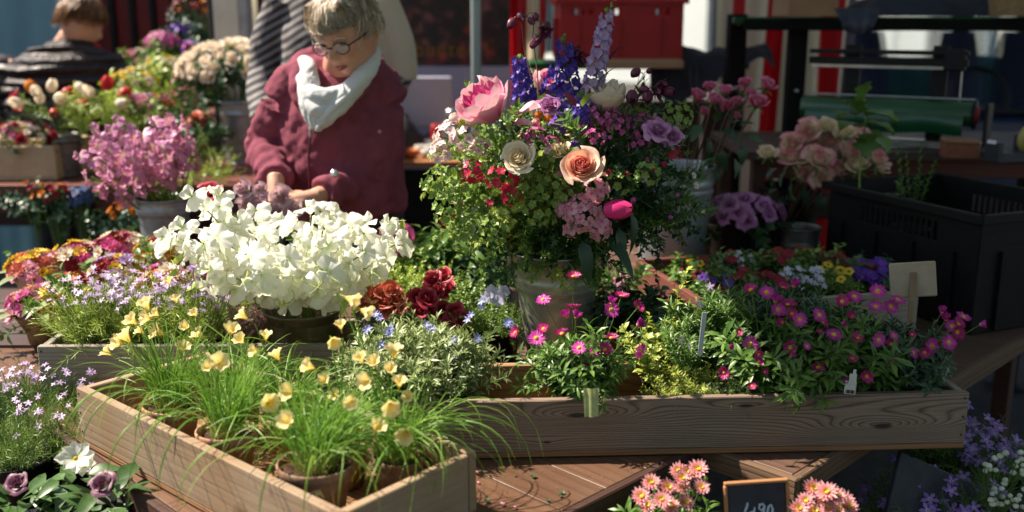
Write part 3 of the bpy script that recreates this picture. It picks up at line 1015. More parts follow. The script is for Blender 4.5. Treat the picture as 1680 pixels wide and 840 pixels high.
obj('rear_bench', box(1.5, .12, .34, .05, (.3, 1.30, 1.18)), teal, t, smooth=False)
obj('steering_wheel', tube([(.17 * math.cos(k * .5236), 0, .17 * math.sin(k * .5236)) for k in range(13)], .014, 8), M['black_metal'], t, mloc((.30, .30, 1.16), 0, R(-25)))

# things beyond the openings: street with house front and trees
def facade(label, x, y, w, h, mat, nwx, nwz, rz=0, group='street house fronts'):
    t = thing('house_front', label, 'house', mloc((x, y, 0), rz), group)
    ww, wh = w / (nwx * 1.8), h / (nwz * 1.7)
    xs = [(-w / 2 + w * (i + .5) / nwx) for i in range(nwx)]
    zs = [(h * (k + .5) / nwz) for k in range(nwz)]
    parts = []
    z0 = 0
    for z in zs + [None]:
        z1 = z - wh / 2 if z is not None else h
        parts.append(box(w, .3, z1 - z0, .005, (0, .15, (z0 + z1) / 2)))
        if z is None: break
        x0 = -w / 2
        for xx in xs + [None]:
            x1 = xx - ww / 2 if xx is not None else w / 2
            parts.append(box(x1 - x0, .3, wh, .005, ((x0 + x1) / 2, .15, z)))
            if xx is None: break
            x0 = xx + ww / 2
        z0 = z + wh / 2
    obj('wall', join(parts), mat, t, smooth=False)
    gl = plain('dark_window_glass', (.05, .08, .10), (.03, .05, .07), .1)
    fr = build_mesh('window', join([box(ww, .05, .06, .004, (0, 0, wh / 2 - .03)), box(ww, .05, .06, .004, (0, 0, -wh / 2 + .03)), box(.06, .05, wh - .12, .004, (ww / 2 - .03, 0, 0)),
                                    box(.06, .05, wh - .12, .004, (-ww / 2 + .03, 0, 0)), box(.05, .045, wh - .12, .004, (0, 0, 0))]), M['white_paint'], False)
    pn = build_mesh('pane', box(ww - .1, .01, wh - .1, .001), gl, False)
    for xx in xs:
        for z in zs:
            w_ = put('window', fr, t, Matrix.Translation((xx, .10, z)))
            put('pane', pn, w_, Matrix.Translation((0, .04, 0)))
    return t


facade('pale house front across the street seen through the bright opening', 5.2, 24, 13, 9, plain('pale_render', (.72, .74, .70), (.62, .66, .62), .8, 0, .6), 5, 3, R(-42))
facade('pale grey house front across the street behind the van', 16.5, 23, 12, 9, plain('grey_render', (.55, .60, .58), (.48, .54, .52), .8, 0, .6), 5, 3, R(-40))

# ================================================================== back counter with thermos
t = thing('back_counter', 'brown counter behind the woman carrying thermos flask and cups', 'counter', (-.55, P(700, 230, 5.6).y, 0))
CZ = .86
plank_row(t, 'plank', -.32, .32, 1.5, 4, CZ, .03, plain('counter_top', (.46, .20, .08), (.36, .15, .06), .5, 0, 5), Matrix.Identity(4))
obj('counter_front', box(1.4, .03, CZ - .05, .004), M['black_metal'], t, Matrix.Translation((0, -.27, (CZ - .05) / 2)), smooth=False)
for sx in (-1, 1):
    leg(t, sx * .68, .24, CZ - .03, .05, M['edge_dark'])
p = P(736, 236, 5.45)
t = thing('thermos_flask', 'steel thermos flask on the counter left of the tall bouquet', 'thermos', (p.x + .02, p.y, CZ + .001))
obj('flask_body', lathe([(.0001, 0), (.055, 0), (.058, .01), (.058, .17), (.045, .195), (.030, .205), (.0001, .206)], 28), M['steel'], t)
obj('flask_cap', lathe([(.034, .205), (.036, .21), (.036, .25), (.03, .262), (.0001, .264)], 24), M['steel'], t)
obj('flask_handle', tube(bez((.055, 0, .17), (.11, 0, .12), (.057, 0, .05), 8), .006, 8), M['black_metal'], t)
for (px, lab, mt, r, h) in [(672, 'orange bowl on the counter behind the woman', plain('orange_glaze', (.55, .14, .03), None, .35), .055, .05),
                            (700, 'row of pale cups on the counter between bowl and thermos', M['label_white'], .035, .05)]:
    p = P(px, 232, 5.4)
    tag(obj('bowl' if r > .05 else 'cup', lathe([(.0001, .002), (r * .5, .002), (r * .8, h * .4), (r, h), (r * .95, h), (r * .7, h * .42), (r * .3, .01), (.0001, .008)], 20), mt, None,
            Matrix.Translation((p.x, p.y, CZ + .001))), lab, 'bowl' if r > .05 else 'cup')
for k in range(3):
    p = P(688 + k * 13, 232, 5.52)
    o = obj('cup', lathe([(.0001, .002), (.018, .002), (.026, .02), (.034, .05), (.032, .05), (.022, .02), (.0001, .008)], 18), M['label_white'], None, Matrix.Translation((p.x, p.y + .05, CZ + .001)))
    tag(o, ['pale cup standing nearest the orange bowl in the back row', 'pale cup in the middle of the back row on the counter', 'pale cup nearest the thermos in the back row'][k], 'cup', 'cups on the back counter')
p = P(690, 205, 5.6)
tag(obj('dark_bag', crumple(.34, .22, .20, 9), plain('black_bag', (.012, .011, .014), (.02, .018, .022), .6, 0, 20, bmp=.5), None, mloc((p.x - .04, p.y + .16, CZ + .002))),
    'slumped black bag at the back of the counter', 'bag')
p = P(714, 195, 5.6)
tag(obj('red_packet', box(.06, .05, .15, .008), plain('red_packet', (.50, .015, .02), None, .4), None, mloc((p.x, p.y + .1, CZ + .076), R(15)), smooth=False), 'bright red packet standing beside the thermos', 'packet')
p = P(735, 262, 5.0)

# ================================================================== display shelf at back left
t = thing('display_shelf', 'reddish plank shelf at back left carrying buckets of flowers', 'shelf', (-1.72, 4.14, 0), 'back display shelves')
DSZ = .985
plank_row(t, 'plank', -.40, .40, 1.9, 5, DSZ, .035, plain('shelf_red_brown', (.15, .045, .028), (.10, .03, .02), .5, 0, 5), Matrix.Identity(4))
obj('front_rail', box(1.86, .03, .07, .004), M['wood_red'], t, Matrix.Translation((0, -.39, DSZ - .072)), smooth=False)
for sx in (-1, -.02, 1):
    for sy in (-1, 1):
        leg(t, sx * .90, sy * .34, DSZ - .036, .05, M['edge_dark'])
obj('lower_shelf', box(1.75, .6, .03, .004), M['table_far'], t, Matrix.Translation((0, 0, .30)), smooth=False)
t = thing('display_shelf', 'taller back tier behind the buckets at upper left', 'shelf', (-1.75, 5.42, 0), 'back display shelves')
D2Z = 1.10
plank_row(t, 'plank', -.35, .35, 2.1, 4, D2Z, .035, M['wood_red'], Matrix.Identity(4))
for sx in (-1, 1):
    for sy in (-1, 1):
        leg(t, sx * 1.0, sy * .3, D2Z - .036, .05, M['edge_dark'])
obj('back_board', box(2.1, .02, .5, .004), M['edge_dark'], t, Matrix.Translation((0, -.33, D2Z - .30)), smooth=False)
# stool for the pink sweet peas
p = P(272, 380, 3.2)
t = thing('bucket_stand', 'dark stand under the zinc bucket of pink sweet peas', 'stand', (p.x, p.y, 0))
STZ = .84
obj('stand_top', lathe([(.0001, STZ - .02), (.15, STZ - .02), (.155, STZ - .01), (.15, STZ), (.0001, STZ)], 28), M['table_far'], t)
for k in range(4):
    a_ = k * 1.5708 + .5
    obj('leg', tube([(.11 * math.cos(a_), .11 * math.sin(a_), STZ - .02), (.15 * math.cos(a_), .15 * math.sin(a_), .003)], .016, 8), M['edge_dark'], t)
obj('foot_ring', tube([(.13 * math.cos(k * .5236), .13 * math.sin(k * .5236), .35) for k in range(13)], .010, 6), M['edge_dark'], t)
# stand for posies mound at left
t = thing('posy_stand', 'dark slatted stand under the mound of mixed posies', 'stand', (-1.17, 2.76, 0))
PSZ = .76
plank_row(t, 'plank', -.25, .25, .82, 5, PSZ, .02, M['table_far'], Matrix.Identity(4), gap=.01)
for sx in (-1, 1):
    for sy in (-1, 1):
        leg(t, sx * .38, sy * .22, PSZ - .02, .04, M['edge_dark'])

# ================================================================== black crate with slots on the right table
N_ = Vector((1.262, 2.62)); e1 = Vector((-.39, .92)).normalized(); e2 = Vector((.92, .39)).normalized()
Lc, Wc, Hc = .60, .46, .335
cc = N_ + e1 * Lc / 2 + e2 * Wc / 2
slots = [(-.20 + i * .0205, -.20 + i * .0205 + .011) for i in range(12)]
slots = [(x + .005, y + .005) for x, y in slots]
mK = mloc((cc.x, cc.y, TZ + .003), math.atan2(-e1.y, -e1.x))
slot_crate('black_crate', 'large black plastic crate with slotted side on the right table', mK, Lc, Wc, Hc, M['black_plastic'],
           holes=((.235, .29, [(-.155 + i * .0225, -.155 + i * .0225 + .0125) for i in range(14)], .01), (.245, .285, [(-.06, .06)], .01)))
CRATE_K = mK
# ================================================================== leaf, petal and flower shapes
def sstep(x, a, b):
    t = np.clip((x - a) / (b - a), 0, 1)
    return t * t * (3 - 2 * t)


def leaf(L=.03, W=.01, seg=3, fold=.25, bend=.3, prof='lance', twist=0.0, wave=0.0):
    """blade along +X, normal +Z"""
    def fn(u, v):
        if prof == 'lance': w = np.sin(np.clip(v, .0, 1) ** .8 * math.pi) ** .8
        elif prof == 'obov': w = np.sin(np.clip(v, 0, 1) ** 1.7 * math.pi) ** .7
        elif prof == 'ovate': w = np.sin(np.clip(v, 0, 1) ** .62 * math.pi) ** .75
        else: w = np.clip(v * 8, 0, 1) * np.clip((1 - v) * 1.6, 0, 1) ** .6
        w = np.maximum(w, .03) * W
        s = (u - .5) * w
        x = L * v
        z = -bend * L * v * v + fold * np.abs(s) * 1.2 + wave * W * np.sin(v * 14 + (u - .5) * 3) * np.abs(u - .5)
        return x, s * math.cos(0) + twist * z, z + twist * s * v
    return grid(fn, 2, seg)


def petal(L, W, nu=4, nv=5, cup=.3, lift=.1, back=0.0, tip=.5, notch=0.0, ruff=0.0, rn=4, ph=0.0, claw=.25):
    """petal along +X from the centre, face up +Z"""
    def fn(u, v):
        s = u * 2 - 1
        w = (claw + (1 - claw) * sstep(v, 0, .6)) * np.sqrt(np.clip(1 - np.clip((v - tip) / (1.02 - tip), 0, 1) ** 2, .02, 1))
        y = s * w * W / 2
        x = L * (v - .10 * v * s * s * (1 if tip > .4 else 0)) - notch * L * np.exp(-(s / .25) ** 2) * sstep(v, .7, 1)
        z = L * lift * v + cup * W * s * s * .5 * (v ** .7) - back * L * v ** 3 + ruff * L * np.sin(s * rn + ph) * v ** 2
        return x, y, z
    return grid(fn, nu, nv)


def ringset(pt, n, tilt=0.0, off=0.0, r0=0.0, jit=.06, js=.1):
    ms = []
    for i in range(n):
        a = 2 * math.pi * i / n + off + rnd(-jit, jit)
        ms.append(np.array(Matrix.Rotation(a, 4, 'Z') @ Matrix.Translation((r0, 0, 0)) @ Matrix.Rotation(-tilt + rnd(-jit, jit) * 1.5, 4, 'Y') @ Matrix.Scale(1 + rnd(-js, js), 4)))
    return stamp(pt, ms)


def dome(r, h, n=10, m=3):
    return lathe([(r, 0)] + [(r * math.cos(a), h * math.sin(a)) for a in [math.pi / 2 * k / m for k in range(1, m)]] + [(r * .05, h)], n)


def daisy(Rr=.016, n=19, tilt=.15, back=.1):
    p = petal(Rr, Rr * .36, 2, 3, .5, 0, back, .55, .04, claw=.35)
    return ringset(p, n, tilt, 0, Rr * .16, .07, .12)


def rose_petals(Rr=.035, Hh=.045, n=22, open_=1.0, ruffle=.04):
    """list of petals, innermost first; flower axis +Z, base at z=0"""
    out = []
    for i in range(n):
        f = i / (n - 1)
        a0 = i * 2.399 + rnd(-.2, .2)
        r = Rr * (.10 + .72 * f ** .85)
        wa = 1.35 - .55 * f
        zt = Hh * (1.0 - .22 * f * open_)
        fl = Rr * .38 * f ** 1.8 * open_
        ph = rnd(0, 6)
        def fn(u, v, f=f, a0=a0, r=r, wa=wa, zt=zt, fl=fl, ph=ph):
            s = u * 2 - 1
            a = a0 + s * wa * (.55 + .45 * np.sqrt(v + .01))
            rr = r * (.28 + .80 * np.sin(np.clip(v, 0, 1) * 1.75)) * (1 + .10 * s)
            rr = rr * (1 - .42 * (1 - f) ** 2 * v ** 3) + fl * v ** 4 + Rr * ruffle * np.sin(s * 5 + ph) * v ** 3
            z = zt * (v ** .85) * (1 - .13 * s * s * v) - .55 * fl * v ** 7 + Rr * .05 * np.sin(s * 3 + ph) * v
            return rr * np.cos(a), rr * np.sin(a), z
        out.append(grid(fn, 7, 6))
    return out


def calyx(r, n=5, L=.02, w=.006):
    return join([lathe([(.0015, -.012), (r * .5, -.004), (r, .004), (r * .8, .008)], 10), ringset(leaf(L, w, 3, .2, .5), n, .1, 0, r * .6)])


def sweet_bloom(s=.026):
    """sweet pea bloom facing +Z, standard petal up along +X"""
    ph = rnd(0, 6)
    k = rnd(.9, 1.15)
    def fan(u, v):
        q = u * 2 - 1
        R_ = s * (.10 + (1.0 - .30 * np.abs(q) ** 5 - .10 * np.exp(-(q / .10) ** 2)) * v) * (1 + .05 * np.sin(q * 11 + ph) * v)
        return R_ * np.cos(q * 1.65), R_ * 1.08 * np.sin(q * 1.65), s * (-.05 * v - .20 * v * v * k + .12 * v ** 2 * np.sin(q * 8 + ph) + .07 * v ** 3 * np.sin(q * 19 + ph * 2) + .16 * v * np.cos(q * 3 + ph))
    st = grid(fan, 26, 6)
    w1 = petal(s * .85, s * .80, 5, 5, -.7, .35, .2, .45, 0, .14, 5, ph)
    wings = join([w1.xf(Matrix.Rotation(2.5, 4, 'Z') @ Matrix.Rotation(-.5, 4, 'Y') @ Matrix.Rotation(.8, 4, 'X')),
                  w1.xf(Matrix.Rotation(-2.5, 4, 'Z') @ Matrix.Rotation(-.5, 4, 'Y') @ Matrix.Rotation(-.8, 4, 'X'))])
    keel = petal(s * .5, s * .3, 3, 3, .9, .8, 0, .5).xf(Matrix.Rotation(math.pi, 4, 'Z'))
    return join([st, wings, keel])


def floret(Rr=.009, n=5, w=.85, notch=.12, cup=.1, ruff=.04, tilt=.05):
    return ringset(petal(Rr, Rr * w, 3, 3, cup, .0, .06, .5, notch, ruff, claw=.3), n, tilt, 0, Rr * .08, .06, .08)


def tulip_petals(H_=.045, r=.021):
    out = []
    for i in range(6):
        a0 = i * 1.047 + (0 if i % 2 else .1)
        rr0 = r * (1.0 if i % 2 else .90)
        def fn(u, v, a0=a0, rr0=rr0):
            s = u * 2 - 1
            w = .72 * np.sqrt(np.clip(1 - ((v - .35) / .68) ** 2, .003, 1))
            a = a0 + s * w
            q = rr0 * (np.abs(np.sin(np.clip(v * 1.25 + .14, 0, 1.6) * 1.9)) ** .7 * .75 + .30) * (1 - .34 * v ** 3) * (1 + .05 * s * np.sin(a0 * 5)) + rr0 * .05 * s * s * v
            return q * np.cos(a), q * np.sin(a), H_ * v
        out.append(grid(fn, 5, 7))
    return out


def hoop_daffodil(s=1.0):
    """hoop petticoat daffodil: wide ruffled funnel along +Z with thin outer segments"""
    ph = rnd(0, 6)
    fun = grid(lambda u, v: (
        s * (.0028 + .0135 * v ** 1.25 * (1 + .13 * np.sin(u * 6.283 * 6 + ph) * v * v) + .003 * v ** 8) * np.cos(u * 6.283),
        s * (.0028 + .0135 * v ** 1.25 * (1 + .13 * np.sin(u * 6.283 * 6 + ph) * v * v) + .003 * v ** 8) * np.sin(u * 6.283),
        s * (.026 * v + .0022 * np.sin(u * 6.283 * 7 + ph) * v ** 3 + .0010 * np.sin(u * 6.283 * 17) * v ** 4)), 44, 8, closed=True)
    seg = ringset(leaf(.016 * s, .0028 * s, 3, .2, -.1), 6, 1.0, 0, .003 * s)
    return join([fun, seg]), join([tube([(0, 0, -.016 * s), (0, 0, .001)], [.0013 * s, .0024 * s], 6)])


def shoot(L=.09, n=22, lf=None, rad=.0011, lean=.35, a_leaf=.9, taper=.5, whorl=1, start=.15, leaf_mi=0, stem_mi=1, zig=0.0, endup=1.0, tipcl=True):
    """stem with leaves; rises along +Z bending to +X"""
    pts = [Vector((L * lean * (i / 6) ** 2 + zig * math.sin(i * 2), zig * math.cos(i * 1.7), L * (i / 6) * (1 - .25 * lean * i / 6))) for i in range(7)]
    gs = [tube(pts, [rad * (1 - .5 * i / 6) for i in range(7)], 4).mat(stem_mi)]
    ms = []
    k = 0
    while k < n:
        f = start + (1 - start) * (k / max(1, n - 1)) ** .85
        x = f * 6
        i = min(5, int(x)); p = pts[i].lerp(pts[i + 1], x - i)
        d = (pts[i + 1] - pts[i]).normalized()
        for w in range(whorl):
            az = k * 2.4 + w * 2 * math.pi / whorl + rnd(-.3, .3)
            q = d.to_track_quat('Z', 'Y').to_matrix().to_4x4()
            tl = a_leaf * (1 - .35 * f) + rnd(-.25, .25)
            s = (1 - taper * f) * rnd(.75, 1.2)
            ms.append(np.array(Matrix.Translation(p) @ q @ Matrix.Rotation(az, 4, 'Z') @ Matrix.Rotation(-(math.pi / 2 - tl), 4, 'Y') @ Matrix.Rotation(rnd(-.4, .4), 4, 'X') @ Matrix.Scale(s, 4)))
            k += 1
    gs.append(stamp(lf, ms).mat(leaf_mi))
    g = join(gs)
    g.tip = pts[-1]
    return g


def scatter_shoots(templates, spots, z, lean=(0, .5), scale=(.8, 1.2), out=None, up=1.0):
    """plant the shoots on soil spots [(x, y)], leaning outwards from the centre of the spots"""
    spots = list(spots)
    cx = sum(s[0] for s in spots) / len(spots); cy = sum(s[1] for s in spots) / len(spots)
    by = {}
    for (x, y) in spots:
        i = random.randrange(len(templates))
        dx, dy = x - cx, y - cy
        a = math.atan2(dy, dx) + rnd(-.9, .9)
        t = rnd(*lean) * min(1.6, .35 + math.hypot(dx, dy) / (out or .08))
        d = Vector((math.cos(a) * math.sin(t), math.sin(a) * math.sin(t), math.cos(t) * up))
        m = mdir((x, y, z), d, rnd(0, 6.28), rnd(*scale))
        by.setdefault(i, []).append(np.array(m))
    return join([stamp(templates[i], ms) for i, ms in by.items()])


def ell_spots(n, cx, cy, rx, ry):
    r = []
    while len(r) < n:
        x, y = rnd(-1, 1), rnd(-1, 1)
        if x * x + y * y < 1:
            r.append((cx + x * rx, cy + y * ry))
    return r


def rect_spots(n, x0, x1, y0, y1):
    return [(rnd(x0, x1), rnd(y0, y1)) for _ in range(n)]


def pot_profile(r, h, rim=.012, th=.004):
    return [(.0005, .002), (r * .66, .002), (r * .70, .0), (r * .92, h - rim - .006), (r * .93, h - rim - .004), (r * 1.0, h - rim), (r * 1.02, h - .002), (r * 1.0, h),
            (r * .97, h), (r * .94, h - .003), (r * .88, h - rim - .004), (r * .80, h * .55), (.0005, h * .5)]


def bucket_profile(rt, rb, h, ribs=(.72, .8), roll=.006):
    p = [(.0005, .004), (rb * .94, .004), (rb, .0), (rb + .002, .006)]
    N = 44
    for i in range(1, N):
        f = i / N
        r = rb + (rt - rb) * f
        for rf in ribs:
            r += .0058 * math.exp(-((f - rf) * h / .0065) ** 2)
        p.append((r, h * f))
    p += [(rt, h - roll), (rt + roll * .6, h - roll * .8), (rt + roll * .9, h - roll * .2), (rt + roll * .5, h + roll * .2), (rt - .001, h), (rt - .003, h - .006)]
    for i in range(1, 7):
        f = 1 - i / 7
        p.append((rb + (rt - rb) * f - .003, h * f))
    p.append((.0005, .012))
    return p


def dense(prof, k=2):
    return prof


# ------------------------------------------------------------------ plant materials
L_ = {}
L_['grass'] = plant('grass_blade', (.05, .21, .03), (.26, .44, .06), tip=(.20, .36, .05), trans=.35, rough=.4, mott=.1, base=(.42, .48, .14))
L_['grass_dry'] = plant('dry_blade', (.48, .32, .12), (.36, .20, .07), trans=.2)
L_['daff'] = plant('daffodil_yellow', (.84, .62, .15), (.88, .70, .26), tip=(.90, .78, .42), trans=.35, rough=.5, mott=.06)
L_['daff_tube'] = plant('daffodil_tube', (.42, .48, .10), (.50, .50, .12), trans=.2)
L_['lime'] = plant('lime_leaf', (.26, .38, .05), (.40, .48, .10), trans=.3, mott=.15)
L_['mid'] = plant('mid_green_leaf', (.055, .13, .022), (.13, .23, .045), trans=.25, mott=.2)
L_['fresh'] = plant('fresh_leaf', (.11, .21, .032), (.24, .34, .075), trans=.3, mott=.2)
L_['dark'] = plant('dark_leaf', (.020, .065, .028), (.05, .115, .042), trans=.15, rough=.4, mott=.2)
L_['deep'] = plant('deep_green_leaf', (.012, .045, .022), (.03, .08, .035), trans=.12, rough=.4)
L_['sage'] = plant('sage_leaf', (.15, .21, .085), (.28, .34, .16), trans=.2, rough=.6)
L_['star'] = plant('star_leaf', (.16, .24, .07), (.34, .40, .17), tip=(.40, .46, .22), trans=.25, rough=.55)
L_['yel_leaf'] = plant('yellow_green_leaf', (.24, .36, .05), (.48, .52, .09), tip=(.52, .54, .14), trans=.3)
L_['stem'] = plant('green_stem', (.09, .16, .04), (.14, .22, .06), trans=0)
L_['stem_red'] = plant('reddish_stem', (.10, .05, .03), (.16, .09, .04), trans=0)
L_['twig'] = plant('dry_twig', (.16, .09, .06), (.26, .15, .10), trans=0)
L_['white'] = plant('white_petal', (.90, .90, .84), (.92, .92, .88), trans=.42, rough=.55, mott=.04, base=(.60, .70, .36))
L_['pinkpea'] = plant('pink_pea_petal', (.56, .20, .40), (.74, .36, .52), tip=(.66, .30, .50), trans=.3, mott=.1, base=(.75, .68, .40))
L_['magenta'] = plant('magenta_daisy', (.58, .045, .32), (.66, .10, .45), tip=(.50, .03, .34), trans=.25, base=(.80, .45, .66), mott=.1)
L_['magenta_dk'] = plant('dark_magenta_daisy', (.40, .012, .14), (.50, .03, .22), trans=.2, base=(.62, .2, .4))
L_['gold'] = plant('gold_centre', (.66, .30, .02), (.74, .42, .03), trans=0, rough=.9, mott=.5)
L_['gold_dk'] = plant('brown_centre', (.22, .08, .01), (.34, .14, .02), trans=0, rough=.9)
L_['lilac'] = plant('lilac_floret', (.44, .27, .58), (.60, .44, .72), trans=.25, base=(.72, .62, .78))
L_['pale_lilac'] = plant('pale_lilac_floret', (.58, .56, .80), (.76, .74, .90), trans=.25)
L_['blue'] = plant('blue_star_floret', (.20, .22, .62), (.42, .44, .78), tip=(.24, .26, .66), trans=.2, base=(.75, .75, .88))
L_['violet'] = plant('violet_floret', (.10, .025, .34), (.20, .06, .50), trans=.2)
L_['campanula'] = plant('bellflower', (.20, .12, .42), (.34, .20, .56), tip=(.26, .14, .50), trans=.2, base=(.5, .4, .6))
L_['delph'] = plant('delphinium_blue', (.065, .035, .36), (.16, .10, .50), tip=(.09, .05, .42), trans=.25, mott=.3)
L_['delph_pale'] = plant('delphinium_lilac', (.44, .32, .60), (.62, .50, .74), tip=(.46, .34, .66), trans=.25, mott=.15, base=(.68, .58, .60))
L_['peony'] = plant('peony_pink', (.74, .24, .44), (.86, .42, .58), tip=(.90, .58, .69), trans=.3, mott=.08, base=(.66, .12, .34))
L_['peony_in'] = plant('peony_deep_pink', (.66, .06, .30), (.76, .18, .42), trans=.25)
L_['whitepeony'] = plant('cream_white_petal', (.84, .72, .58), (.88, .80, .70), trans=.3, mott=.05)
L_['cream'] = plant('cream_rose_petal', (.84, .70, .46), (.88, .76, .56), tip=(.90, .80, .64), trans=.3, mott=.04)
L_['peach'] = plant('peach_rose_petal', (.84, .36, .24), (.88, .44, .32), tip=(.90, .56, .44), trans=.3, mott=.06)
L_['peach_in'] = plant('coral_rose_petal', (.74, .10, .12), (.82, .17, .18), tip=(.88, .34, .30), trans=.25)
L_['peach_out'] = plant('pale_peach_petal', (.88, .60, .46), (.90, .70, .56), trans=.3)
L_['pinkhyd'] = plant('pink_floret', (.74, .30, .42), (.84, .48, .58), trans=.3, base=(.68, .18, .34), mott=.08)
L_['crimson'] = plant('crimson_floret', (.40, .006, .035), (.54, .015, .08), trans=.2)
L_['red'] = plant('red_petal', (.50, .010, .02), (.60, .03, .03), trans=.25)
L_['darkred'] = plant('dark_red_petal', (.20, .004, .020), (.32, .008, .03), trans=.15)
L_['mauve'] = plant('magenta_cluster', (.50, .06, .28), (.66, .16, .42), trans=.25)
L_['orange'] = plant('orange_petal', (.72, .20, .02), (.78, .32, .03), trans=.25)
L_['yellow'] = plant('yellow_petal', (.78, .55, .03), (.82, .62, .08), trans=.25)
L_['pansy'] = plant('pansy_yellow', (.74, .50, .015), (.78, .58, .05), trans=.2, base=(.10, .03, .01))
L_['salmon'] = plant('salmon_rose', (.62, .13, .09), (.74, .24, .16), trans=.25)
L_['redrose'] = plant('deep_red_rose', (.34, .010, .030), (.46, .03, .06), tip=(.50, .05, .09), trans=.2)
L_['pinkrose'] = plant('magenta_rose', (.56, .05, .18), (.72, .14, .32), tip=(.78, .26, .42), trans=.25)
L_['creampink'] = plant('cream_pink_rose', (.94, .84, .62), (.96, .90, .70), tip=(.82, .28, .38), tr=(.62, .98), trans=.25)
L_['cream_soft'] = plant('cream_rose_pale', (.88, .76, .50), (.92, .84, .62), tip=(.90, .62, .50), tr=(.8, 1.0), trans=.25)
L_['lilacrose'] = plant('dusty_lilac_rose', (.70, .46, .55), (.80, .58, .66), trans=.25)
L_['peachrose_far'] = plant('pale_peach_rose', (.88, .68, .54), (.94, .82, .68), tip=(.94, .84, .74), trans=.25)
L_['purple_col'] = plant('dusky_columbine', (.10, .018, .05), (.18, .03, .08), trans=.1)
L_['euph'] = plant('pale_green_bract', (.20, .33, .07), (.33, .44, .13), trans=.3, base=(.16, .27, .05))
L_['chrys'] = plant('coral_chrysanthemum', (.68, .16, .17), (.78, .30, .28), tip=(.84, .46, .50), trans=.2, base=(.78, .46, .08))
L_['chrys_y'] = plant('chrysanthemum_eye', (.74, .52, .06), (.66, .56, .10), trans=.1)
L_['carn'] = plant('purple_pink_carnation', (.44, .14, .42), (.66, .34, .58), trans=.2)
L_['tulip'] = plant('hot_pink_tulip', (.66, .015, .18), (.74, .03, .24), tip=(.78, .06, .26), trans=.25, rough=.35, mott=.05)
L_['bigleaf'] = plant('broad_leaf', (.035, .085, .022), (.07, .14, .035), trans=.2, rough=.38, mott=.3)
L_['pinkwhite'] = plant('pink_white_floret', (.80, .60, .62), (.86, .74, .72), trans=.3, base=(.66, .22, .36))
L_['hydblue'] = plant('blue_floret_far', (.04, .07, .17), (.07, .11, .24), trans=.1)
L_['bud'] = plant('pale_bud', (.52, .60, .44), (.64, .70, .56), trans=.1)

# ------------------------------------------------------------------ common leaf and shoot pieces
lf_small = leaf(.014, .0062, 2, .3, .3, 'obov')
lf_round = leaf(.017, .012, 3, .25, .35, 'obov')
lf_lance = leaf(.026, .0058, 3, .3, .35)
lf_star = leaf(.019, .0046, 2, .3, .25)
lf_needle = leaf(.013, .0022, 2, .2, .15)
lf_ovate = leaf(.034, .020, 4, .22, .45, 'ovate', wave=.08)
lf_rose = leaf(.045, .028, 4, .18, .40, 'ovate', wave=.10)
lf_big = leaf(.085, .040, 5, .22, .45, 'ovate', wave=.12)

SH = {}
SH['fine'] = [shoot(rnd(.08, .12), 30, lf_needle, .0008, rnd(.1, .5), 1.0, .4) for _ in range(4)]
SH['star'] = [shoot(rnd(.08, .12), 34, lf_star, .0011, rnd(.05, .5), 1.15, .25, whorl=2, start=.2) for _ in range(5)]
SH['lance'] = [shoot(rnd(.07, .11), 20, lf_lance, .0011, rnd(.1, .6), 1.0, .35) for _ in range(4)]
SH['tall'] = [shoot(rnd(.13, .19), 60, leaf(.023, .0052, 3, .25, .4), .0012, rnd(.1, .4), 1.0, .2) for _ in range(4)]
SH['broad'] = [shoot(rnd(.07, .11), 26, leaf(.031, .0085, 3, .25, .5, 'obov', twist=.2), .0012, rnd(.1, .6), 1.1, .3) for _ in range(4)]
SH['obov'] = [shoot(rnd(.09, .14), 26, lf_round, .0013, rnd(.1, .8), 1.0, .35, whorl=2) for _ in range(5)]
SH['small'] = [shoot(rnd(.08, .13), 30, lf_small, .0010, rnd(.1, .7), 1.0, .35) for _ in range(4)]
SH['ovate'] = [shoot(rnd(.09, .13), 14, lf_ovate, .0015, rnd(.1, .5), 1.1, .3) for _ in range(4)]
SH['thread'] = [shoot(rnd(.07, .11), 26, leaf(.020, .0012, 3, .1, .2), .0008, rnd(.1, .5), .8, .3) for _ in range(3)]

# flower meshes, shared between alike flowers
FM = {}
def fmesh(key, fn, mats, n=1):
    FM[key] = [build_mesh(key, fn(), mats) for _ in range(n)]
    return FM[key]
def pick(key): return random.choice(FM[key])


fmesh('daisy', lambda: daisy(.0148, 20, .12, .08), L_['magenta'], 3)
fmesh('daisy_dk', lambda: daisy(.014, 20, .45, .0), L_['magenta_dk'], 2)
fmesh('daisy_half', lambda: daisy(.015, 18, 1.0, -.1), L_['magenta'], 2)
fmesh('daisy_eye', lambda: dome(.0042, .0026, 12), L_['gold'])
fmesh('daff', lambda: (lambda a: join([a[0].mat(0), a[1].mat(1)]))(hoop_daffodil(rnd(.9, 1.1))), [L_['daff'], L_['daff_tube']], 4)
fmesh('pea_white', lambda: sweet_bloom(.027), L_['white'], 5)
fmesh('pea_pink', lambda: sweet_bloom(.026), L_['pinkpea'], 4)
fmesh('lilac_floret', lambda: floret(.0085, 5, .5, .1), L_['lilac'], 2)
fmesh('blue_floret', lambda: join([floret(.009, 6, .42, 0, .1, .0, .35) for _ in range(1)]), L_['blue'], 2)
fmesh('pansy_y', lambda: floret(.015, 5, 1.15, .05, .1, .06), L_['pansy'], 2)


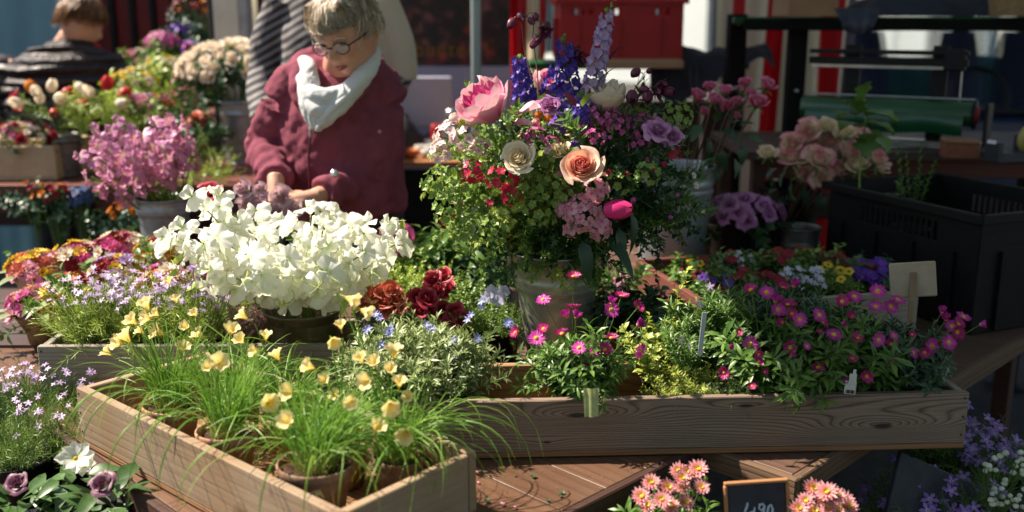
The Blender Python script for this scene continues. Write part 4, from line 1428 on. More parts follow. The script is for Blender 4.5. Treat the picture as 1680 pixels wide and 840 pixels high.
def cluster(fl, n, rx, rz=None, dense_=1.0, jit=.2, cap=.15):
    """dome-shaped head of florets; fl is a geometry facing +Z"""
    rz = rz or rx * .6
    ms = []
    for i in range(n):
        f = (i + .5) / n
        th = math.acos(1 - f * (1 - cap))
        a = i * 2.399
        d = Vector((math.sin(th) * math.cos(a), math.sin(th) * math.sin(a), math.cos(th)))
        p = Vector((d.x * rx, d.y * rx, d.z * rz)) * rnd(.9, 1.06)
        dd = (Vector((d.x, d.y, d.z)) + Vector((rnd(-jit, jit), rnd(-jit, jit), rnd(-jit, jit)))).normalized()
        ms.append(np.array(mdir(p, dd, rnd(0, 6.28), rnd(.85, 1.15))))
    return stamp(fl, ms)


def cluster_mats(n, rx, rz, cap=.15, jit=.2):
    ms = []
    for i in range(n):
        f = (i + .5) / n
        th = math.acos(1 - f * (1 - cap)); a = i * 2.399
        d = Vector((math.sin(th) * math.cos(a), math.sin(th) * math.sin(a), math.cos(th)))
        dd = (d + Vector((rnd(-jit, jit), rnd(-jit, jit), rnd(-jit, jit)))).normalized()
        ms.append(mdir((d.x * rx, d.y * rx, d.z * rz), dd, rnd(0, 6.28), rnd(.85, 1.15)))
    return ms


def small_rose(key, mat, r=.024, h=.028, n=13, k=2, op=.8, gm='mid'):
    FM[key] = [build_mesh(key, join([join(rose_petals(r, h, n, op)).mat(0), calyx(r * .35, 5, r * .8, r * .25).mat(1)]), [mat, L_[gm]]) for _ in range(k)]


small_rose('rose_magenta', L_['pinkrose'], .021, .026, 13, 3, .55)
small_rose('rose_creampink', L_['creampink'], .036, .040, 18, 3, .9)
small_rose('rose_cream', L_['cream_soft'], .033, .038, 16, 2, .8)
small_rose('rose_red', L_['redrose'], .027, .028, 16, 2, 1.0)
small_rose('rose_salmon', L_['salmon'], .022, .024, 14, 2, 1.0)
small_rose('rose_lilac', L_['lilacrose'], .026, .030, 12, 2, .8)
small_rose('rose_peach_far', L_['peachrose_far'], .034, .040, 12, 2, .7)
small_rose('ranunculus_red', L_['darkred'], .019, .018, 14, 1, 1.0)


def simple_flower(key, mat, r=.018, n=9, eye=None):
    g = join([ringset(petal(r, r * .7, 3, 3, .2, .05, .0, .5), n, .25, 0, r * .1).mat(0), ringset(petal(r * .7, r * .5, 2, 2, .2, .1), max(5, n - 2), .6, .3, r * .08).mat(0),
              dome(r * .25, r * .2, 8, 2).mat(1)])
    FM[key] = [build_mesh(key, g, [mat, eye or L_['gold_dk']])]


for key, mt in (('zinnia_red', 'darkred'), ('zinnia_pink', 'peony_in'), ('zinnia_yellow', 'yellow'), ('zinnia_white', 'whitepeony'), ('zinnia_orange', 'orange'),
                ('zinnia_rose', 'salmon'), ('zinnia_mauve', 'mauve'), ('zinnia_lilac', 'lilac'), ('zinnia_softpink', 'pinkhyd')):
    simple_flower(key, L_[mt], .019, 10)


def stalk(parent, p0, p1, r=.0012, mat=None, name='stalk', bow=.15, sides=5):
    p0, p1 = Vector(p0), Vector(p1)
    mid = (p0 + p1) / 2 + Vector((0, 0, (p1 - p0).length * bow))
    return obj(name, tube(bez(p0, mid, p1, 6), [r] * 7, sides), mat or L_['stem'], parent)


def quick_bunch(name, label, cat, base, centre, rxyz, keys, n, leafy, leafmat, group=None, fname='flower', nleaf=16, size=(.85, 1.15), low=-.1, stems=True, extra=None, stemmat=None):
    """a bunch of cut flowers standing in something: flowers on a dome, leaves under them, stems meeting at base"""
    t = thing(name, label, cat, base, group)
    b = Vector(base)
    c = Vector(centre) - b
    gs = []
    for i in range(n):
        f = (i + .5) / n
        zc = 1 - f * (1 - low)
        th = math.acos(max(-1, min(1, zc))); a = i * 2.399 + rnd(-.2, .2)
        d = Vector((math.sin(th) * math.cos(a), math.sin(th) * math.sin(a), math.cos(th)))
        p = c + Vector((d.x * rxyz[0], d.y * rxyz[1], d.z * rxyz[2])) * rnd(.86, 1.06)
        dd = (d + Vector((rnd(-.25, .25), rnd(-.3, .1), rnd(-.1, .35)))).normalized()
        k = random.choice(keys)
        put(fname, pick(k), t, mdir(p, dd, rnd(0, 6.28), rnd(*size)))
        if stems:
            gs.append(tube(bez((rnd(-.02, .02), rnd(-.02, .02), 0), (c.x * .3, c.y * .3, c.z * .6), p - dd * .01, 5), .0016, 4))
    if gs:
        obj('stems', join(gs), stemmat or L_['stem'], t, kind='stuff')
    if leafy:
        ms = []
        for i in range(nleaf):
            th = rnd(.5, 2.0); a = rnd(0, 6.28)
            d = Vector((math.sin(th) * math.cos(a), math.sin(th) * math.sin(a), math.cos(th)))
            p = c * .75 + Vector((d.x * rxyz[0] * .55, d.y * rxyz[1] * .55, d.z * rxyz[2] * .5))
            ms.append((random.choice(leafy), np.array(mdir(p, (d + Vector((0, 0, .2))).normalized(), rnd(0, 6.28), rnd(.8, 1.3)))))
        obj('foliage', join([stamp(g, [m]) for g, m in ms]), [leafmat, stemmat or L_['stem']], t, kind='stuff')
    return t


def bucket(name, label, pos, rt, rb, h, mat, ribs=(.70, .78), group='flower buckets', handle=True, cat='bucket', ears=True):
    t = thing(name, label, cat, pos, group)
    obj('bucket_wall', lathe(bucket_profile(rt, rb, h, ribs), 56, .004), mat, t)
    if handle:
        for s in (-1, 1):
            obj('handle_lug', join([box(.012, .022, .03, .003, (s * (rt + .004), 0, h - .028))]), mat, t, smooth=False)
    return t
UP = Vector((0, 0, 1))
CAMV = Vector((0, -1, .25)).normalized()

# ================================================================== daffodil pots in the diagonal crate
def crateA(l, w, z=0.0):
    p = A_ + dL * l + dW * w
    return Vector((p.x, p.y, TZ + .016 + z))


def blade_pts(base, az, L, h0, droop, n=9, side=0.0):
    """arching blade: rises then falls outward"""
    pts = []
    el = h0
    p = Vector(base)
    st = L / (n - 1)
    a = az
    for i in range(n):
        pts.append(p.copy())
        p = p + Vector((math.cos(a) * math.cos(el), math.sin(a) * math.cos(el), math.sin(el))) * st
        el -= droop / (n - 1) * (1 + .8 * i / n)
        a += side / n
        if el < -1.35: el = -1.35
    return pts


def ribbon(pts, w, twist=0.0):
    V, T, F = [], [], []
    k = len(pts)
    for i, p in enumerate(pts):
        d = (pts[min(k - 1, i + 1)] - pts[max(0, i - 1)]).normalized()
        s = d.cross(UP)
        s = s.normalized() if s.length > .05 else Vector((1, 0, 0))
        nrm = s.cross(d).normalized()
        f = i / (k - 1)
        a = twist * f
        s = s * math.cos(a) + nrm * math.sin(a)
        ww = w * (1 - max(0, (f - .7) / .3) ** 1.5 * .9) / 2
        V += [tuple(p - s * ww), tuple(p + nrm * ww * .45), tuple(p + s * ww)]
        T += [f, f, f]
    for i in range(k - 1):
        a = i * 3
        F += [(a, a + 1, a + 4, a + 3), (a + 1, a + 2, a + 5, a + 4)]
    return G(V, F, T)


daff_pots = [  # l, w, radius, material, blades, label
    (.215, .078, .055, 'terracotta', 220, 'daffodil pot at the left end of the crate front row, pale terracotta with upright grass'),
    (.410, .074, .055, 'terracotta', 220, 'second daffodil pot of the crate front row in pale terracotta'),
    (.650, .088, .064, 'terracotta_old', 240, 'mossy brown clay daffodil pot nearest the camera in the crate'),
    (.235, .218, .052, 'terracotta', 200, 'rear row daffodil pot behind the left end pot of the crate'),
    (.400, .222, .052, 'terracotta', 200, 'rear row daffodil pot in the middle of the crate'),
    (.565, .218, .052, 'terracotta', 210, 'rear row daffodil pot right of the crate middle'),
    (.700, .232, .046, 'terracotta_old', 270, 'rear row daffodil pot nearest the right corner of the crate'),
]
dpots = []
for (l, w, r, mt, nb, lab) in daff_pots:
    c = crateA(l, w)
    hgt = (.108 if w < .15 else .092) if r < .06 else .112
    ZR = rnd(0, 6)
    t = thing('potted_daffodil', lab, 'potted plant', mloc(c, ZR, rnd(-.05, .05), rnd(-.05, .05)), 'potted daffodils')
    obj('pot', lathe(pot_profile(r, hgt, .014), 40, .003), M[mt], t)
    obj('soil', grid(lambda u, v: (r * .9 * v * np.cos(u * 6.283), r * .9 * v * np.sin(u * 6.283), hgt - .014 + .006 * np.sin(u * 19 + v * 9) * v), 28, 6, closed=True), M['soil'], t)
    gb, gd = [], []
    for i in range(nb):
        q = random.random()
        a = rnd(0, 6.283); rr = r * .52 * math.sqrt(random.random())
        b = (rr * math.cos(a), rr * math.sin(a), hgt - .015)
        az = a + rnd(-.9, .9)
        lf = .78 if w > .15 else 1.0
        if q > .40 and w < .15 and math.sin(az + ZR) < -.25 and random.random() < .72: az += math.pi
        if w < .15 and q > .84 and random.random() < .6: q = .3
        if q < .52:      # upright tuft
            pts = blade_pts(b, az, lf * rnd(.10, .19), rnd(1.25, 1.55), rnd(.1, 1.0), 7, rnd(-1.2, 1.2))
        elif q < .84:   # arching
            pts = blade_pts(b, az, lf * rnd(.13, .24), rnd(1.0, 1.5), rnd(1.0, 2.6), 10, rnd(-2.2, 2.2))
        else:           # long and hanging
            pts = blade_pts(b, az, lf * rnd(.22, .34), rnd(.8, 1.35), rnd(1.2, 2.4), 12, rnd(-1.6, 1.6))
        gb.append(ribbon(pts, rnd(.0014, .0025), rnd(-1.8, 1.8)))
    for i in range(16):
        a = rnd(0, 6.283)
        gd.append(ribbon(blade_pts((r * .4 * math.cos(a), r * .4 * math.sin(a), hgt - .01), a, rnd(.05, .12), rnd(.5, 1.2), rnd(1, 2.5), 7), .002, 2))
    obj('leaves', join([join(gb).mat(0), join(gd).mat(1)]), [L_['grass'], L_['grass_dry']], t, kind='stuff')
    dpots.append((t, c, r, hgt))

daff_px = [(275, 457, 3), (287, 487, 3), (316, 511, 4), (238, 498, 0), (252, 512, 0), (226, 540, 0), (205, 552, 0), (172, 576, 0), (303, 534, 3), (240, 520, 3),
           (396, 516, 4), (393, 556, 4), (436, 548, 4), (452, 580, 5), (360, 594, 1), (442, 661, 1), (473, 643, 5), (548, 647, 5), (548, 562, 5), (558, 530, 5),
           (578, 492, 6), (603, 512, 6), (612, 592, 6), (590, 585, 6), (640, 603, 6), (646, 576, 6), (641, 668, 2), (665, 713, 2), (668, 650, 6), (521, 808, 2), (258, 545, 3), (215, 525, 0), (192, 562, 0), (325, 548, 3), (380, 540, 1), (415, 575, 4), (340, 600, 1), (300, 570, 0), (505, 600, 5), (530, 622, 5), (600, 625, 6), (470, 690, 2), (620, 700, 2), (575, 660, 2), (655, 625, 6)]
bpy.context.view_layer.update()
for i, (px, py, k) in enumerate(daff_px):
    t, c, r, hg = dpots[k]
    dep = (c - Vector((0, 0, CAM_Z))).dot(Vector((0, CP, -SP))) - .03
    dep = max(1.30, dep + rnd(-.04, .05) - (.07 if py > 585 else 0))
    p = P(px, py, dep)
    inv = t.matrix_basis.inverted()
    base = c + Vector((rnd(-.02, .02), rnd(-.02, .02), hg))
    out = (p - base); out.z *= .3
    d = (out.normalized() * .7 + Vector((rnd(-.5, .5), rnd(-1.0, -.1), rnd(.0, .9)))).normalized()
    if i in (0, 1): d = Vector((-.1, -.15, 1)).normalized()
    if i in (20, 21): d = Vector((.8, -.3, -.25)).normalized()
    if i in (29,): d = Vector((-.3, -.5, -.8)).normalized()
    if i in (18, 26, 27): d = Vector((rnd(-.3, .5), -.7, -.1)).normalized()
    f = put('flower', pick('daff'), t, inv @ mdir(p - d * .013, d, rnd(0, 6), rnd(.52, .84)))
    e = inv @ (p - d * .032); b = inv @ base
    obj('stalk', tube(bez(b, (b + e) / 2 + Vector((0, 0, .03)), e, 7), .0014, 5), L_['grass'], f, f.matrix_basis.inverted())
# hanging blades over the long front side, rooted in the front pots
for k, lst in ((0, [(-2.2, .30), (-1.9, .27), (-2.6, .24), (-1.5, .26)]), (1, [(-2.0, .33), (-1.7, .29), (-2.4, .31)]), (2, [(-1.9, .26), (-2.7, .30), (.3, .33), (.5, .36), (.1, .30), (-.3, .30), (-.8, .27), (.7, .34), (-1.3, .25)]), (6, [(.5, .33), (.2, .31), (.8, .28), (0, .27), (-.3, .26), (-.6, .28), (.35, .36), (-.1, .32)])):
    t, c, r, hg = dpots[k]
    gs = [ribbon([t.matrix_basis.inverted() @ q for q in blade_pts(c + Vector((r * .4 * math.cos(a), r * .4 * math.sin(a), hg - .01)), a, L, 1.15, 2.3, 13, rnd(-.5, .5))], .0030, .8) for a, L in lst]
    obj('long_leaves', join(gs), L_['grass'], t, kind='stuff')
# litter on the crate floor
gs = []
for i in range(240):
    p = crateA(rnd(.03, .79), rnd(.03, .27), .003 + rnd(0, .006)); a = rnd(0, 6.28)
    gs.append(ribbon([p, p + Vector((math.cos(a), math.sin(a), .1)) * rnd(.004, .014), p + Vector((math.cos(a + .5), math.sin(a + .5), rnd(-.1, .3))) * rnd(.015, .03)], rnd(.001, .003)))
tag(obj('straw_litter', join(gs), M['straw']), 'dry straw crumbs lying on the floor of the daffodil crate', 'straw', kind='stuff')

# ================================================================== white sweet peas
WB_ = P(500, 566, 2.37); WB_.z = TZ + .002
def crock(pos):
    t = thing('glazed_crock', 'green brown glazed crock holding the white sweet peas', 'crock', pos)
    h = .185
    prof = [(.0005, .004), (.060, .004), (.064, 0), (.067, .01), (.080, .09), (.084, .13), (.0815, .140), (.0865, .152), (.083, .163), (.087, .172), (.094, h - .006), (.096, h), (.092, h + .002), (.088, h - .004),
            (.078, .12), (.0005, .10)]
    obj('crock_wall', lathe(prof, 48, .004), M['ceramic'], t)
    return h
hC = crock(WB_)
mouth = WB_ + Vector((0, 0, hC))
t = thing('sweet_pea_bunch', 'big bunch of white sweet peas in the glazed crock', 'flowers', WB_ + Vector((0, 0, .01)), 'sweet pea bunches')
Ti = t.matrix_basis.inverted()
ends = []
for (px, py, d) in [(330, 335, 2.25), (355, 330, 2.34), (300, 385, 2.22), (290, 400, 2.3), (335, 400, 2.2), (380, 350, 2.3), (370, 400, 2.16), (345, 445, 2.16), (375, 462, 2.18), (400, 400, 2.3),
                    (420, 430, 2.12), (415, 390, 2.4), (450, 390, 2.25), (430, 455, 2.12), (470, 430, 2.1), (480, 380, 2.35), (500, 400, 2.2), (490, 450, 2.15), (455, 462, 2.14), (530, 375, 2.3),
                    (540, 400, 2.15), (545, 360, 2.42), (530, 440, 2.12), (570, 400, 2.25), (580, 370, 2.38), (590, 420, 2.16), (560, 455, 2.18), (610, 395, 2.3), (625, 430, 2.24), (650, 400, 2.25),
                    (640, 375, 2.36), (600, 450, 2.28), (510, 350, 2.45), (430, 360, 2.45), (395, 440, 2.35), (520, 400, 2.4), (318, 430, 2.32)]:
    ends.append(P(px, py, d))
for e in ends:
    root_ = mouth + Vector((rnd(-.05, .05), rnd(-.05, .05), -.10))
    path = bez(root_, (root_ + e) / 2 + Vector((0, 0, .05 + .1 * abs(e.x - root_.x))), e, 9)
    s = obj('flower_stem', tube([Ti @ q for q in path], .0017, 5), L_['fresh'], t)
    nb = 7
    for j in range(nb):
        q = path[9 - (j % 6)] + Vector((rnd(-.02, .02), rnd(-.02, .01), rnd(-.012, .014)))
        d = Vector((rnd(-.9, .9), rnd(-1.0, .1), rnd(-.5, .7))).normalized()
        if j == 0: d = ((e - root_).normalized() * .5 + Vector((rnd(-.4, .4), -.7, rnd(-.1, .5)))).normalized()
        pos = q + d * rnd(.016, .028)
        if pos.z < .992: pos.z = .992 + rnd(-.012, .04)
        upv = Vector((rnd(-.3, .3), 0, 1))
        m = mdir(Ti @ pos, d, rnd(-.9, .9) - math.pi / 2 * 0, rnd(.95, 1.3))
        put('blossom', pick('pea_white'), s, m)
# leaves and tendrils among them
gs = []
for i in range(26):
    e = random.choice(ends) + Vector((rnd(-.03, .03), rnd(-.06, 0), rnd(-.06, .01)))
    gs.append(leaf(.04, .016, 4, .3, .4, 'ovate').xf(Ti @ mdir(e, Vector((rnd(-1, 1), rnd(-1, .2), rnd(-.3, .8))), rnd(0, 6))))
    gs.append(tube([Ti @ q for q in bez(e, e + Vector((rnd(-.04, .04), -.03, rnd(-.02, .05))), e + Vector((rnd(-.07, .07), -.05, rnd(-.05, .05))), 7)], .0009, 4))
obj('leaves_and_tendrils', join(gs), L_['lime'], t, kind='stuff')

# ================================================================== tall mixed bouquet in zinc bucket
BB = P(915, 600, 2.46); BB.z = TZ + .002
bucket('zinc_bucket', 'tall galvanised bucket under the big mixed bouquet', (BB.x - .004, BB.y, BB.z), .110, .064, .31, M['zinc_warm'], (.72, .775))
BQ = thing('mixed_bouquet', 'big mixed bouquet with pink peony, roses and blue delphinium', 'bouquet', BB + Vector((0, 0, .02)))
Bi = BQ.matrix_basis.inverted()
bc = P(925, 305, 2.44)
bmouth = BB + Vector((0, 0, .28))
RX, RY, RZ = .285, .20, .165


def bq(name, me, p, d, roll=0.0, s=1.0, parent=None):
    return put(name, me, parent or BQ, Bi @ mdir(p, d, roll, s))


# stems through the mouth
gs = []
for i in range(46):
    a = rnd(0, 6.28); th = rnd(.2, 1.35)
    e = bc + Vector((math.sin(th) * math.cos(a) * RX * .6, math.sin(th) * math.sin(a) * RY * .6, math.cos(th) * RZ * .6))
    b = bmouth + Vector((rnd(-.07, .07), rnd(-.07, .07), -.2))
    gs.append(tube([Bi @ q for q in bez(b, bmouth + Vector((rnd(-.07, .07), rnd(-.07, .07), .03)), e, 6)], rnd(.0018, .003), 5))
obj('stems', join(gs), L_['stem'], BQ, kind='stuff')

SPR = {}
def sprig(key, lf, mt, n, L, lean, stem='stem', k=3, **kw):
    SPR[key] = []
    for _ in range(k):
        g = shoot(L * rnd(.85, 1.15), n, lf, .0014, lean * rnd(.6, 1.3), 1.0, .3, **kw)
        SPR[key].append(build_mesh('leafy_sprig', g, [L_[mt], L_[stem]]))
sprig('lime_r', leaf(.022, .015, 3, .25, .35, 'obov'), 'lime', 30, .12, .5, whorl=2)
sprig('lime_o', leaf(.025, .0125, 3, .25, .3, 'obov'), 'fresh', 32, .13, .6, whorl=2)
sprig('euph', leaf(.019, .0185, 3, .2, .15, 'obov'), 'euph', 26, .12, .4, whorl=2, start=.3)
sprig('midsm', leaf(.018, .008, 2, .3, .3, 'obov'), 'mid', 46, .13, .6)
sprig('dk', leaf(.023, .0125, 3, .25, .35, 'obov'), 'dark', 42, .13, .6, whorl=2)
sprig('dk_l', leaf(.027, .0115, 3, .25, .35), 'mid', 38, .13, .5)
sprig('needle', leaf(.020, .0012, 2, .1, .2), 'mid', 80, .11, .3, whorl=3)
sprig('fern', leaf(.016, .005, 2, .2, .3), 'dark', 60, .15, .5, whorl=2)
sprig('thorn', leaf(.018, .0012, 2, .1, .2), 'lime', 90, .07, .2, whorl=4, start=.35)

NS = 300
for i in range(NS):
    f = (i + .5) / NS
    zc = 1 - f * 1.50
    th = math.acos(zc); a = i * 2.399 + rnd(-.25, .25)
    d = Vector((math.sin(th) * math.cos(a), math.sin(th) * math.sin(a), math.cos(th)))
    if d.y > .55: continue
    xx = d.x + rnd(-.15, .15)
    if xx < -.45: key = random.choice(['euph', 'lime_r', 'lime_o', 'euph', 'lime_o'])  # sunlit left and shaded right are put into the leaf colours
    elif xx < -.05: key = random.choice(['lime_o', 'midsm', 'euph', 'needle', 'lime_r', 'dk_l'])
    elif xx < .3: key = random.choice(['midsm', 'dk_l', 'fern', 'lime_o', 'dk'])
    else: key = random.choice(['dk', 'dk_l', 'fern', 'dk', 'midsm', 'needle'])
    sc_ = rnd(.8, 1.15)
    p = bc + Vector((d.x * RX, d.y * RY, d.z * RZ)) * rnd(.50, .74)
    if d.z < -.1: p.z = max(p.z, bmouth.z + .035)
    dd = (d + Vector((rnd(-.35, .35), rnd(-.35, .2), rnd(-.35, .35)))).normalized()
    bq('leafy_sprig', random.choice(SPR[key]), p, dd, rnd(0, 6.28), sc_ * 1.12)
for i in range(150):
    a = rnd(-3.3, .15); el = rnd(-.55, .35)
    d = Vector((math.cos(a) * math.cos(el), math.sin(a) * math.cos(el), math.sin(el)))
    xx = d.x + rnd(-.2, .2)
    key = random.choice(['euph', 'lime_o', 'lime_o', 'midsm']) if xx < -.3 else (random.choice(['midsm', 'dk_l', 'lime_o', 'euph', 'fern']) if xx < .25 else random.choice(['dk', 'dk_l', 'fern', 'dk']))  # same sunlit to shaded split by leaf colour
    p = bc + Vector((d.x * RX, d.y * RY, d.z * RZ)) * rnd(.30, .72) + Vector((0, 0, -.035))
    p.z = max(p.z, bmouth.z + .01)
    bq('leafy_sprig', random.choice(SPR[key]), p, (d + Vector((rnd(-.5, .5), rnd(-.3, .3), rnd(-.2, .7)))).normalized(), rnd(0, 6.28), rnd(.7, 1.05))
for i in range(80):
    a = rnd(0, 6.28)
    p = bmouth + Vector((math.cos(a) * rnd(.03, .10), math.sin(a) * rnd(.03, .09), rnd(.0, .07)))
    d = Vector((math.cos(a), math.sin(a) - .3, rnd(-.35, .9))).normalized()
    xx = d.x + rnd(-.3, .3)
    key = random.choice(['midsm', 'lime_o', 'dk_l', 'dk']) if xx < .1 else random.choice(['dk', 'dk_l', 'fern'])  # leaf colour again paints a lit left and shaded right
    bq('leafy_sprig', random.choice(SPR[key]), p, d, rnd(0, 6.28), rnd(.6, .95))
# trailing sprigs
for (px, py, d, key, dr, s) in [(905, 392, 2.30, 'lime_r', (-.15, -.3, -1), 1.0), (890, 400, 2.28, 'lime_o', (.1, -.3, -1), .9), (860, 385, 2.30, 'lime_o', (-1, -.2, -.25), 1.1),
                                (820, 390, 2.3, 'lime_r', (-1, -.2, -.35), .7), (870, 360, 2.25, 'lime_o', (-.5, -.3, -.8), .8), (985, 385, 2.28, 'dk_l', (.2, -.3, -1), .9),
                                (1060, 350, 2.3, 'dk', (.9, -.2, -.3), 1.0), (1090, 350, 2.3, 'dk_l', (1, 0, -.1), .9), (1010, 370, 2.28, 'dk', (.6, -.3, -.8), .8),
                                (780, 175, 2.34, 'lime_o', (-.1, -.1, 1), .55), (770, 340, 2.3, 'euph', (-.6, -.2, -.6), .9), (760, 370, 2.3, 'euph', (-.4, -.3, -.7), .7)]:
    bq('trailing_sprig', random.choice(SPR[key]), P(px, py, d), Vector(dr), rnd(0, 6), s)


def big_flower(name, px, py, d, dirv, petals, mats, base=None, matfn=None, s=1.0, roll=0.0, label=None, core=None, core_mat=None, coren='flower_centre'):
    """flower whose petals are all separate pieces"""
    o = bpy.data.objects.new(name, None); COL.objects.link(o); o.parent = BQ; o.empty_display_size = .03
    o.matrix_basis = Bi @ mdir(P(px, py, d), Vector(dirv), roll, s)
    if label: o['label'] = label
    for i, g in enumerate(petals):
        obj('petal', g, mats[min(len(mats) - 1, matfn(i / (len(petals) - 1)) if matfn else 0)], o)
    if core is not None:
        obj(coren, core, core_mat, o)
    return o


# pink peony: large closed cup of broad petals with a darker ruffled heart
def peony_petals(Rr=.05, H_=.062, n=15, heart=10):
    out = []
    for i in range(heart):
        f = i / heart; a0 = i * 2.4; ph = rnd(0, 6); r = Rr * (.10 + .50 * f)
        out.append(grid(lambda u, v, a0=a0, r=r, ph=ph: (
            (r * (.4 + .8 * v) + .004 * np.sin(u * 14 + ph) * v) * np.cos(a0 + (u - .5) * 1.6), (r * (.4 + .8 * v) + .004 * np.cos(u * 12 + ph) * v) * np.sin(a0 + (u - .5) * 1.6),
            H_ * (.15 + v * (.72 + .10 * np.sin(u * 11 + ph)))), 8, 5))
    for i in range(n):
        f = i / (n - 1); a0 = i * 2.399 + .4; ph = rnd(0, 6)
        r = Rr * (.62 + .42 * f); wa = .95 - .15 * f; h = H_ * (1.08 - .30 * f)
        out.append(grid(lambda u, v, a0=a0, r=r, wa=wa, h=h, ph=ph, f=f: (
            r * (np.sin(np.clip(v * (1.95 - .5 * f) + .12, 0, 3.1)) ** .8 + .10 * f * v ** 3 + .03 * np.sin((u * 2 - 1) * 4 + ph) * v) * np.cos(a0 + (u * 2 - 1) * wa * np.sqrt(np.clip(1 - ((v - .45) / .60) ** 2, .02, 1))),
            r * (np.sin(np.clip(v * (1.95 - .5 * f) + .12, 0, 3.1)) ** .8 + .10 * f * v ** 3 + .03 * np.sin((u * 2 - 1) * 4 + ph) * v) * np.sin(a0 + (u * 2 - 1) * wa * np.sqrt(np.clip(1 - ((v - .45) / .60) ** 2, .02, 1))),
            h * (v - .10 * ((u * 2 - 1) ** 2) * v)), 9, 8))
    return out


big_flower('peony', 812, 196, 2.22, (-.50, -.35, .80), peony_petals(.064, .086), [L_['peony_in'], L_['peony']], matfn=lambda f: 0 if f < .42 else 1, roll=.6, s=1.0, label='large pink peony')
big_flower('peony', 893, 150, 2.42, (.2, -.4, .9), peony_petals(.036, .05, 9, 4), [L_['peony_in'], L_['peony']], matfn=lambda f: 0 if f < .3 else 1, label='half hidden pink peony')
for (px, py, dr, s) in [(846, 190, (.9, -.3, .35), 1.0), (842, 205, (.9, -.6, .0), .8), (790, 150, (-.3, .1, 1), .6)]:
    g = petal(.062, .05, 7, 7, .6, .1, .1, .45, 0, .04)
    obj('fallen_peony_petal', g, L_['peony'], BQ, Bi @ (Matrix.Translation(P(px, py, 2.22)) @ Vector(dr).to_track_quat('X', 'Z').to_matrix().to_4x4() @ Matrix.Rotation(rnd(-.5, .5), 4, 'X') @ Matrix.Scale(s, 4)))
for (px, py, d, r, lb) in [(1078, 218, 2.24, .026, 'ruffled lilac pink bloom at the right'), (1102, 228, 2.26, .022, 'small ruffled pink bloom at the right edge'), (900, 178, 2.3, .024, 'small salmon bloom')]:
    big_flower('carnation', px, py, d, (.1, -.7, .6), rose_petals(r, r * .9, 18, 1.4, .14), [L_['carn'] if r < .025 or px > 1000 else L_['peach']], label=lb)
# buds beside the peony
for (px, py, d, mt, r) in [(748, 200, 2.24, 'pinkwhite', .014), (760, 208, 2.25, 'lime', .012), (773, 205, 2.24, 'pinkwhite', .012), (938, 212, 2.24, 'darkred', .012), (886, 192, 2.26, 'orange', .010), (880, 205, 2.27, 'chrys', .010), (898, 198, 2.26, 'orange', .009)]:
    bq('bud', build_mesh('bud', join([x.sc(r / .021, r / .021, r / .030) for x in tulip_petals()]), L_[mt]), P(px, py, d), Vector((rnd(-.4, .1), -.3, 1)))
wp = peony_petals(.046, .070, 12, 4)
big_flower('peony', 997, 184, 2.30, (-.1, -.25, 1), wp, [L_['whitepeony']], label='rounded white peony')
big_flower('rose', 855, 262, 2.17, (-.25, -.85, .45), rose_petals(.034, .036, 24, .9), [L_['cream']], core=calyx(.012), core_mat=L_['mid'], coren='calyx', label='cream rose with tight spiral')
big_flower('rose', 922, 256, 2.25, (-.2, -.5, .8), rose_petals(.032, .034, 14, 1.2, .08), [L_['cream']], core=calyx(.012), core_mat=L_['mid'], coren='calyx', label='loose cream rose')
pr = rose_petals(.041, .046, 27, .85)
big_flower('rose', 955, 280, 2.16, (-.10, -.80, .55), pr, [L_['peach_in'], L_['peach'], L_['peach_out']], matfn=lambda f: 0 if f < .42 else (1 if f < .8 else 2), core=calyx(.014), core_mat=L_['mid'], coren='calyx',
           label='peach rose with coral heart')
big_flower('rose', 936, 218, 2.30, (0, -.5, .8), rose_petals(.028, .030, 12, 1.1, .06), [L_['peach_out']], label='pale peach rose half hidden')
obj('petal', petal(.034, .034, 6, 6, .5, .1, .2, .45, 0, .05), L_['peach_out'], BQ, Bi @ (Matrix.Translation(P(973, 292, 2.17)) @ Vector((.9, -.4, .3)).to_track_quat('X', 'Z').to_matrix().to_4x4()))
tp = tulip_petals(.060, .0225)
big_flower('tulip', 992, 345, 2.14, (1, -.25, .10), tp, [L_['tulip']], label='hot pink tulip lying sideways')
# pink floret heads
FM['pinkhyd'] = [build_mesh('floret', join([floret(.0165, 4, 1.05, .03, .1, .10, .1).mat(0), dome(.002, .0015, 6, 2).mat(1)]), [L_['pinkhyd'], L_['peony_in']]) for _ in range(3)]
FM['pinkwhite'] = [build_mesh('floret', floret(.0125, 5, .95, .03, .2, .08, .2), L_['pinkwhite']) for _ in range(2)]
FM['crimson'] = [build_mesh('floret', floret(.0125, 5, .9, .08, .1, .08, .15), L_['crimson']) for _ in range(2)]
FM['mauve'] = [build_mesh('floret', floret(.0085, 5, .9, .08, .1, .06, .3), L_['mauve']) for _ in range(2)]
FM['violetf'] = [build_mesh('floret', floret(.013, 5, .95, .05, .1, .10, .1), L_['violet']) for _ in range(2)]


def head(name, px, py, d, dirv, key, n, rx, rz, s=1.0, bract=None, label=None):
    o = bpy.data.objects.new(name, None); COL.objects.link(o); o.parent = BQ; o.empty_display_size = .03
    o.matrix_basis = Bi @ mdir(P(px, py, d), Vector(dirv), rnd(0, 6), s)
    if label: o['label'] = label
    for m in cluster_mats(n, rx, rz):
        put('floret', pick(key), o, m)
    gs = [tube(bez((0, 0, -.04), (0, 0, -.02), (q.translation.x * .8, q.translation.y * .8, q.translation.z * .85), 4), .0009, 4) for q in cluster_mats(n, rx, rz)]
    obj('head_stalks', join(gs), L_['stem'], o)
    return o


